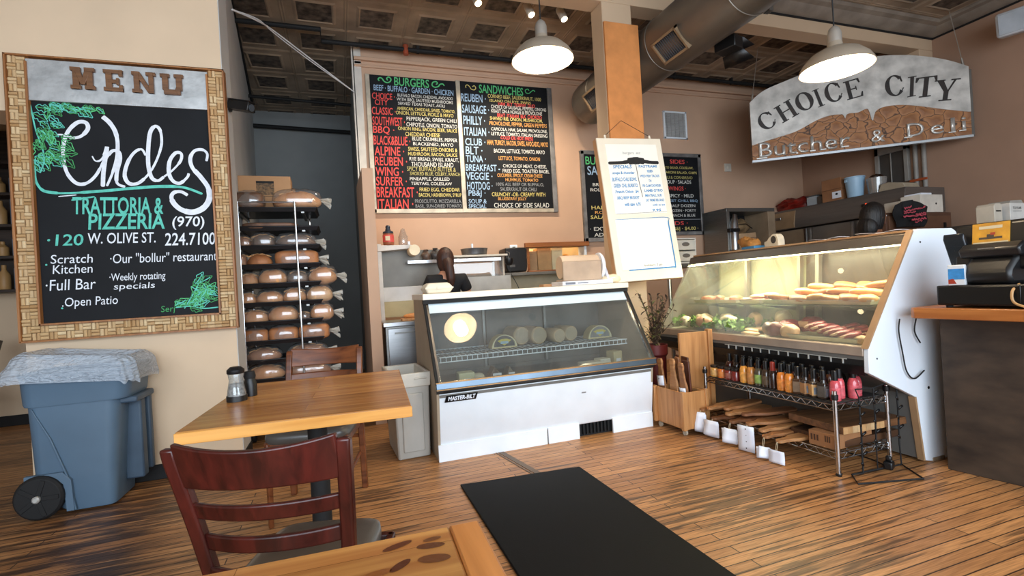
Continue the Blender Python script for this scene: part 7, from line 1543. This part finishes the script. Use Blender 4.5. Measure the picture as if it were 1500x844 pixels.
t = thing('storage_tubs', 'pale plastic tub with a dark lid between the red bag and the cartons', 'tub', (6.56, 5.30, zt))
b = MB(); b.bx(-.08, .08, -.05, .11, 0, .13); b.build('tub', mat('tub_pale', 'a9b0b4', .4), t, bevel=.01)
b = MB(); b.bx(-.085, .085, -.055, .115, .13, .145); b.build('lid', mat('tub_lid', '5a5a58', .5), t, bevel=.004)
b = MB(); b.bx(-.10, .02, -.17, -.07, 0, .11); b.build('side_pot', mat('tub_dark', '4a4038', .5), t, bevel=.01)
for z, h_, lb in ((0, .15, 'lower brown carton with a white label on the fridge top'), (.151, .15, 'upper brown carton on the fridge top, left of the blue bucket')):
    t = thing('cardboard_box', lb, 'box', (6.55, 4.97, zt+z), group='stacked cartons on the fridge')
    b = MB(); b.bx(-.12, .14, -.13, .15, 0, h_); b.build('carton', mat('carton_shade', '9a6a46', .8), t, bevel=.003)  # flat brown, darker than the carton on the bread rack
    if z == 0: b = MB(); b.bx(-.1225, -.12, -.128, .0, .03, .12); lb2 = b.build('white_label', PAPER, t); b = MB(); b.ball((-.123, -.065, .085), (.002, .02, .014), 10, 6); b.build('label_mark', BLACK, lb2)
    else: b = MB(); b.bx(-.121, -.12, -.13, .15, .0, .01); b.build('seam', mat('carton_seam', '7a5236', .8), t)
t = thing('blue_bucket', 'light blue bucket on the fridge top', 'bucket', (6.50, 4.70, zt))
b = MB(); b.lathe([(.085, 0), (.09, .01), (.115, .25), (.12, .255), (.12, .265), (.11, .26), (.085, .015), (0, .01)], 28); b.build('bucket', mat('bucket_blue', '9fc0d8', .4, var=.04), t)
b = MB(); b.bx(-.115, -.095, .02, .06, .20, .235); b.build('rim_lug', mat('bucket_blue', '9fc0d8'), t, bevel=.004)
t = thing('clear_tub', 'clear plastic tub with silver foil right of the blue bucket', 'tub', (6.56, 4.46, zt))
b = MB(); b.lathe([(.09, 0), (.11, .20), (.112, .20), (.092, .0)], 24); b.build('tub', pane('tub_clear', 'd8d4cc', haze=.2, gloss=.06), t)
b = MB(); b.ball((0, 0, .20), (.09, .09, .04), 16, 8, fn=lambda p: (p[0], p[1], p[2]*(1+.4*math.sin(9*p[0]+7*p[1])))); b.build('foil', mat('foil', 'd8d8d8', .2, metal=1, bump=.5), t, smooth=15)
t = thing('beige_tray', 'flat beige lidded tray at the right end of the fridge top', 'tray', (6.55, 4.20, zt))
b = MB(); b.prism([(-.15, 0), (.17, 0), (.14, .09), (.05, .10), (-.12, .06)], -.10, .16, 'x'); b.build('tray', mat('tray_beige', 'a89a84', .6), t, bevel=.008)
b = MB(); b.bx(-.101, -.099, -.13, .15, .02, .03); b.build('rim', mat('tray_beige', 'a89a84'), t)
t = thing('wall_window_frame', 'pale framed panel with vertical pipes on the right-hand wall above the fridge', 'panel', (7.10, 4.62, 2.25))
b = MB()
for (y0, y1, z0, z1) in ((-.22, -.17, 0, 1.0), (.15, .20, 0, 1.0), (-.22, .20, .42, .62)): b.bx(-.03, .028, y0, y1, z0, z1)
b.build('frame', mat('frame_pale', '9a948c', .5), t, bevel=.003)
b = MB(); b.bx(.0, .02, -.18, .16, 0, .45); b.build('dark_panel', mat('panel_dark', '4a4642', .4), t)
for y in (-.30, -.40): b = MB(); b.cyl((-.01, y, -.12), (-.01, y, 1.1), .026, n=12); b.build('pipe', mat('frame_pale', '9a948c'), t)
b = MB(); b.cyl((-.012, -.0, .0), (-.012, .0, .43), .008, n=8); b.build('cord', mat('frame_pale', '9a948c'), t)
b = MB(); b.bx(-.045, -.03, -.44, -.24, -.03, .0); plab(b.build('orange_valve', mat('valve_orange', 'b8562c', .5), t), 'orange valve handle')
# steel cupboard at the back wall
t = thing('steel_cupboard', 'open steel cupboard holding sandwich papers at the back wall, left of the fridge', 'cupboard', (5.5, 5.72, 0))
b = MB(); b.bx(-.43, .43, -.25, .22, 2.03, 2.08); b.build('top', STEELB, t, bevel=.003)
b = MB(); b.bx(.30, .43, -.25, .22, 0, 2.03); b.build('side', mat('door_tan', 'a58d72'), t, bevel=.003)
b = MB(); b.bx(-.43, -.38, -.25, .22, 0, 2.03); b.build('side', STEELB, t, bevel=.003)
b = MB(); b.bx(-.38, .30, .18, .22, 0, 2.03); b.bx(-.38, .30, -.22, .18, 1.38, 1.41); b.build('back_panel', BLACKM, t)
b = MB(); b.tube([(-.34, -.27, 1.5), (-.34, -.27, 1.85), (-.30, -.25, 1.98)], [.06, .06, .04], 12); b.build('corner_pillar', STEEL, t); 
b = MB(); b.bx(-.47, -.30, -.34, -.28, 1.74, 1.79); b.build('clamp', BLACK, t, bevel=.005)
t = thing('folded_boxes', 'tilted beige carton lying inside the open steel cupboard', 'box', (5.42, 5.66, 1.412), 0); t.rotation_euler = (0, -.06, .05)
b = MB(); b.bx(-.20, .22, -.14, .12, .12, .32); b.bx(-.18, .2, -.12, .1, 0, .12); b.build('carton', mat('carton_beige', 'c9a27a', .7), t, bevel=.006)
b = MB(); b.bx(-.20, .22, -.143, -.14, .24, .25); b.build('seam', mat('carton_seam', '7a5236'), t)
t = thing('paper_bundle', 'loose wrapped papers on top inside the steel cupboard', 'paper', (5.42, 5.66, 1.745), .2)
b = MB(); b.ball((0, 0, .09), (.24, .13, .10), 20, 10, fn=lambda p: (p[0], p[1], p[2]*(1+.3*math.sin(8*p[0])))); b.build('papers', mat('papers_brown', '8a7050', .6, var=.4, scale=12), t)
b = MB(); b.tube([(-.2, -.1, .10), (0, -.14, .12), (.2, -.1, .06)], .006); b.build('band', BLACK, t)
# on the top board of the meat case
ztop = 1.3605
t = thing('tape_dispenser', 'beige desk tape dispenser on top of the meat case', 'tape dispenser', (3.37, 3.30, ztop), math.radians(80)); t.location = (3.36, 3.12, ztop)
b = MB(); o = [(-.085, 0), (.085, 0), (.085, .05), (.05, .055), (.02, .085)]+[(-.03+.05*math.cos(a), .055+.05*math.sin(a)) for a in [.6+2.4*k/10 for k in range(11)]]+[(-.085, .05)]
b.prism(o, -.03, .03, 'y'); b.build('base', mat('dispenser_beige', 'd8ccb4', .5), t, bevel=.005)
b = MB(); b.cyl((-.03, -.032, .058), (-.03, .032, .058), .030, n=20); b.build('tape_roll', mat('tape_dark', '3a342c', .4), t)
t = thing('blue_box', 'flat blue box on top of the meat case by the tape dispenser', 'box', (3.37, 3.36, ztop), math.radians(78))
b = MB(); b.bx(-.10, .08, -.05, .05, 0, .028); b.build('box', mat('box_blue', '3f86b8', .5), t, bevel=.003)
b = MB(); b.bx(-.10, .08, -.0508, -.05, .0, .008); b.build('white_edge', PAPER, t)
t = thing('paper_bag', 'crumpled tan paper bag lying on the blue box', 'bag', (3.40, 3.44, ztop+.03), math.radians(70)); t.rotation_euler = (0, -.18, math.radians(75))
b = MB(); b.ball((0, 0, .035), (.16, .05, .042), 22, 12, fn=lambda p: (p[0], p[1]*(1-.4*p[0]), p[2]*(1+.3*math.sin(7*p[0])+.2*math.sin(11*p[1]))), e=.85); b.build('bag', mat('bag_tan', 'b9803f', .7, var=.25, scale=14, bump=.4), t, smooth=25)
b = MB(); b.bx(.02, .12, -.055, -.045, -.01, .02); plab(b.build('pink_corner', mat('bag_pink', 'b0485c', .6), t, bevel=.003), 'pink corner')
t = thing('drawer_organiser', 'white plastic drawer organiser behind the whiteboard edge on the steel work table', 'organiser', (3.45, 4.45, 1.301))
b = MB(); b.bx(-.13, .15, -.10, .10, 0, .02); b.bx(-.13, -.12, -.1, .1, 0, .27); b.bx(.14, .15, -.1, .1, 0, .27); b.bx(-.13, .15, .09, .10, 0, .27); b.bx(-.13, .15, -.1, .1, .26, .27); b.build('frame', OFFW, t, bevel=.004)
for z in (.025, .145):
    b = MB(); b.bx(-.115, .135, -.11, .08, z, z+.105); d_ = b.build('drawer', mat('drawer_pale', 'cfc7b8', .4), t, bevel=.006)
    b = MB(); b.ball((.01, -.112, z+.06), (.05, .006, .022), 16, 6); b.build('pull', mat('pull_dark', '6a6258', .5), d_)
t = thing('work_table', 'steel work table at the far end of the meat case', 'table', (4.1, 4.5, 0))
b = MB(); b.bx(-.95, .5, -.25, .3, 1.26, 1.30); b.build('tabletop', STEELB, t, bevel=.004)
for (x, y) in ((-.9, -.2), (.45, -.2), (-.9, .25), (.45, .25)): b = MB(); b.cyl((x, y, 0), (x, y, 1.26), .02); b.build('leg', STEEL, t)
b = MB(); b.bx(-.9, .45, -.2, .25, .6, .62); b.build('under_shelf', STEELB, t)
for i, (x, y, w_, d_, rz, lb) in enumerate([(3.36, 2.62, .24, .17, 1.45, 'white papers lying on the meat case top, farther of the two'), (3.36, 2.25, .26, .2, 1.6, 'white papers lying on the meat case top, nearer the end panel')]):
    b = MB(); b.sheet(lambda u, v: ((u-.5)*w_, (v-.5)*d_, .003+.012*abs(math.sin(3*u+2*v))), 8, 5); tag(b.build('paper_sheet', PAPER, None, loc=(x, y, ztop), rot=(0, 0, rz), solid=.0015, fix=False), lb, 'paper', 'papers on the meat case')
person('worker with black hair and a black shirt behind the meat case, seen from behind', (4.60, 3.19, 0), math.radians(-100), 1.73, '120d0c', '0f0f11', [(-.15, .25, 1.0), (.15, .25, 1.0)], False, tilt=-.1, skin='7a5038')
# cartons and hanging shirt right of the fridge
t = thing('brown_cupboard', 'brown cupboard right of the fridge behind the white end panel', 'cupboard', (6.4, 3.895, 0))
b = MB(); b.bx(-.70, .4, -.095, .10, 0, 1.74); b.build('body', mat('cupboard_brown', '5e4030', .6), t, bevel=.004)
b = MB(); b.bx(-.67, .37, -.11, -.095, .1, 1.70); b.build('door', mat('cupboard_door', '6b4a36', .6), t, bevel=.003)
b = MB(); b.bx(.23, .25, -.13, -.105, 1.45, 1.62); b.build('handle', BLACK, t)
t = thing('white_carton', 'smaller white carton on the brown cupboard, left one', 'box', (6.10, 3.90, 1.741))
b = MB(); b.bx(-.13, .14, -.10, .09, 0, .13); b.build('carton', mat('carton_white', 'cfc4b4', .7), t, bevel=.003)
b = MB(); b.bx(-.05, .14, -.1015, -.10, .02, .12); b.build('white_face', PAPER, t)
t = thing('white_carton', 'taller white carton on the brown cupboard, right one', 'box', (6.43, 3.90, 1.741))
b = MB(); b.bx(-.165, .22, -.11, .10, 0, .205); b.build('carton', mat('carton_white2', 'ded6c8', .7), t, bevel=.003)
b = MB(); b.cyl((.10, -.1115, .10), (.10, -.109, .10), .012, n=12); b.build('hand_hole', BLACK, t)
b = MB(); b.bx(-.13, .05, -.10, .08, .205, .225); b.build('top_sheet', PAPER, t, bevel=.003)
t = thing('hanging_shirt', 'black T-shirt with pink lettering draped over the cupboard front', 'shirt', (5.97, 3.74, 1.55))
b = MB(); 
def cloth(u, v):
    x = (u-.5)*(.44+.08*v); z = .02+.26*v+.05*math.sin(u*3.0+.5)*v
    return (x+.02*math.sin(7*v), -.02+.016*math.sin(15*u+4*v)+.01*math.sin(23*u), z*(1-.25*abs(u-.65)))
b.sheet(cloth, 30, 18); b.build('cloth', mat('shirt_black', '121214', .85, bump=.2), t, solid=.012, smooth=80, fix=False)
ink = Ink(); r = random.Random(2)
for (u0, u1, v, w_) in ((-.16, -.04, .215, .014), (-.17, -.02, .185, .012), (-.02, .14, .20, .012), (-.17, .02, .160, .012), (-.18, .19, .125, .016), (.02, .19, .150, .012), (-.05, .19, .090, .016), (.0, .12, .062, .010), (.15, .18, .225, .014)):
    ink.stroke('pink print', [(u0+(u1-u0)*k/16, v+.02*k/16+r.uniform(-.008, .008)) for k in range(17)], w_, y=-.064, smooth=3)
INK['pink print'] = mat('pink_print', 'c8505e', .7, var=.3, scale=40); ink.build(t, INK, 'printed_lettering')
# black rear cupboard with boxes, right edge
t = thing('rear_cupboard', 'black cupboard behind the till terminal at the right edge', 'cupboard', (5.25, 2.5, 0))
b = MB(); b.bx(-.52, .75, -.35, .25, .0, 1.38); b.build('body', BLACKM, t, bevel=.004)
b = MB(); b.prism([(-.40, 1.36), (-.40, 1.41), (-.36, 1.44), (.26, 1.44), (.26, 1.36)], -.56, .80, 'x'); b.build('top', mat('cup_top', '26221f', .5), t, bevel=.004)
for x in (-.5, .12): b = MB(); b.bx(x, x+.58, -.37, -.35, .1, 1.34); b.build('door', mat('black_door', '191817', .5), t, bevel=.003)
z = 1.4405
t = thing('white_bin', 'small white slotted box, leftmost on the black rear cupboard', 'box', (4.86, 2.46, z))
b = MB(); b.prism([(-.05, 0), (.05, 0), (.05, .13), (.03, .15), (-.03, .15), (-.05, .13)], -.06, .06, 'y'); b.build('box', mat('bin_white', 'c4b9a8', .5), t, bevel=.004)
b = MB(); b.bx(-.03, .03, -.0615, -.06, .085, .095); b.build('slot', BLACK, t)
t = thing('white_bin', 'white lettered box, second from left on the black rear cupboard', 'box', (5.06, 2.46, z))
b = MB(); b.bx(-.09, .11, -.08, .08, 0, .15); b.build('box', mat('bin_white2', 'cfcac2', .5), t, bevel=.004)
b = MB(); b.prism([(-.08, .15), (.10, .15), (.08, .175), (-.06, .17)], -.07, .07, 'y'); b.build('contents', mat('contents_grey', '9a958c', .5), t)
ink = Ink(); ink.text('black ink', 'TO FLAIR', -.06, .05, .10, .12, y=-.082); ink.stroke('black ink', [(-.06, .085), (.05, .085)], .004, y=-.082, smooth=1); ink.build(t, INK)
t = thing('red_topped_tub', 'grey tub with a red lid on the black rear cupboard', 'tub', (5.27, 2.46, z))
b = MB(); b.bx(-.07, .07, -.06, .06, 0, .10); b.build('tub', mat('tub_grey', '8c8880', .4), t, bevel=.006)
b = MB(); b.bx(-.05, .06, -.05, .05, .10, .13); b.build('red_lid', mat('lid_red', '8c3a30', .5), t, bevel=.006)
t = thing('pepper_mill', 'dark jar on the black rear cupboard beside the steel canister', 'jar', (5.43, 2.46, z))
b = MB(); b.lathe([(.04, 0), (.042, .01), (.035, .09), (.045, .12), (.045, .16), (0, .165)], 18); b.build('jar', mat('jar_dark', '3a2a22', .35), t)
b = MB(); b.lathe([(.036, .05), (.036, .06)], 18); b.build('band', mat('band_tan', '8a6a4a', .5), t)
t = thing('steel_canister', 'steel canister on the black rear cupboard at the right edge', 'canister', (5.62, 2.46, z))
b = MB(); b.lathe([(.055, 0), (.056, .17), (.05, .175), (0, .175)], 24); b.build('canister', STEEL, t)
b = MB(); b.lathe([(.058, .16), (.058, .18), (0, .185)], 24); b.build('lid', BLACK, t)
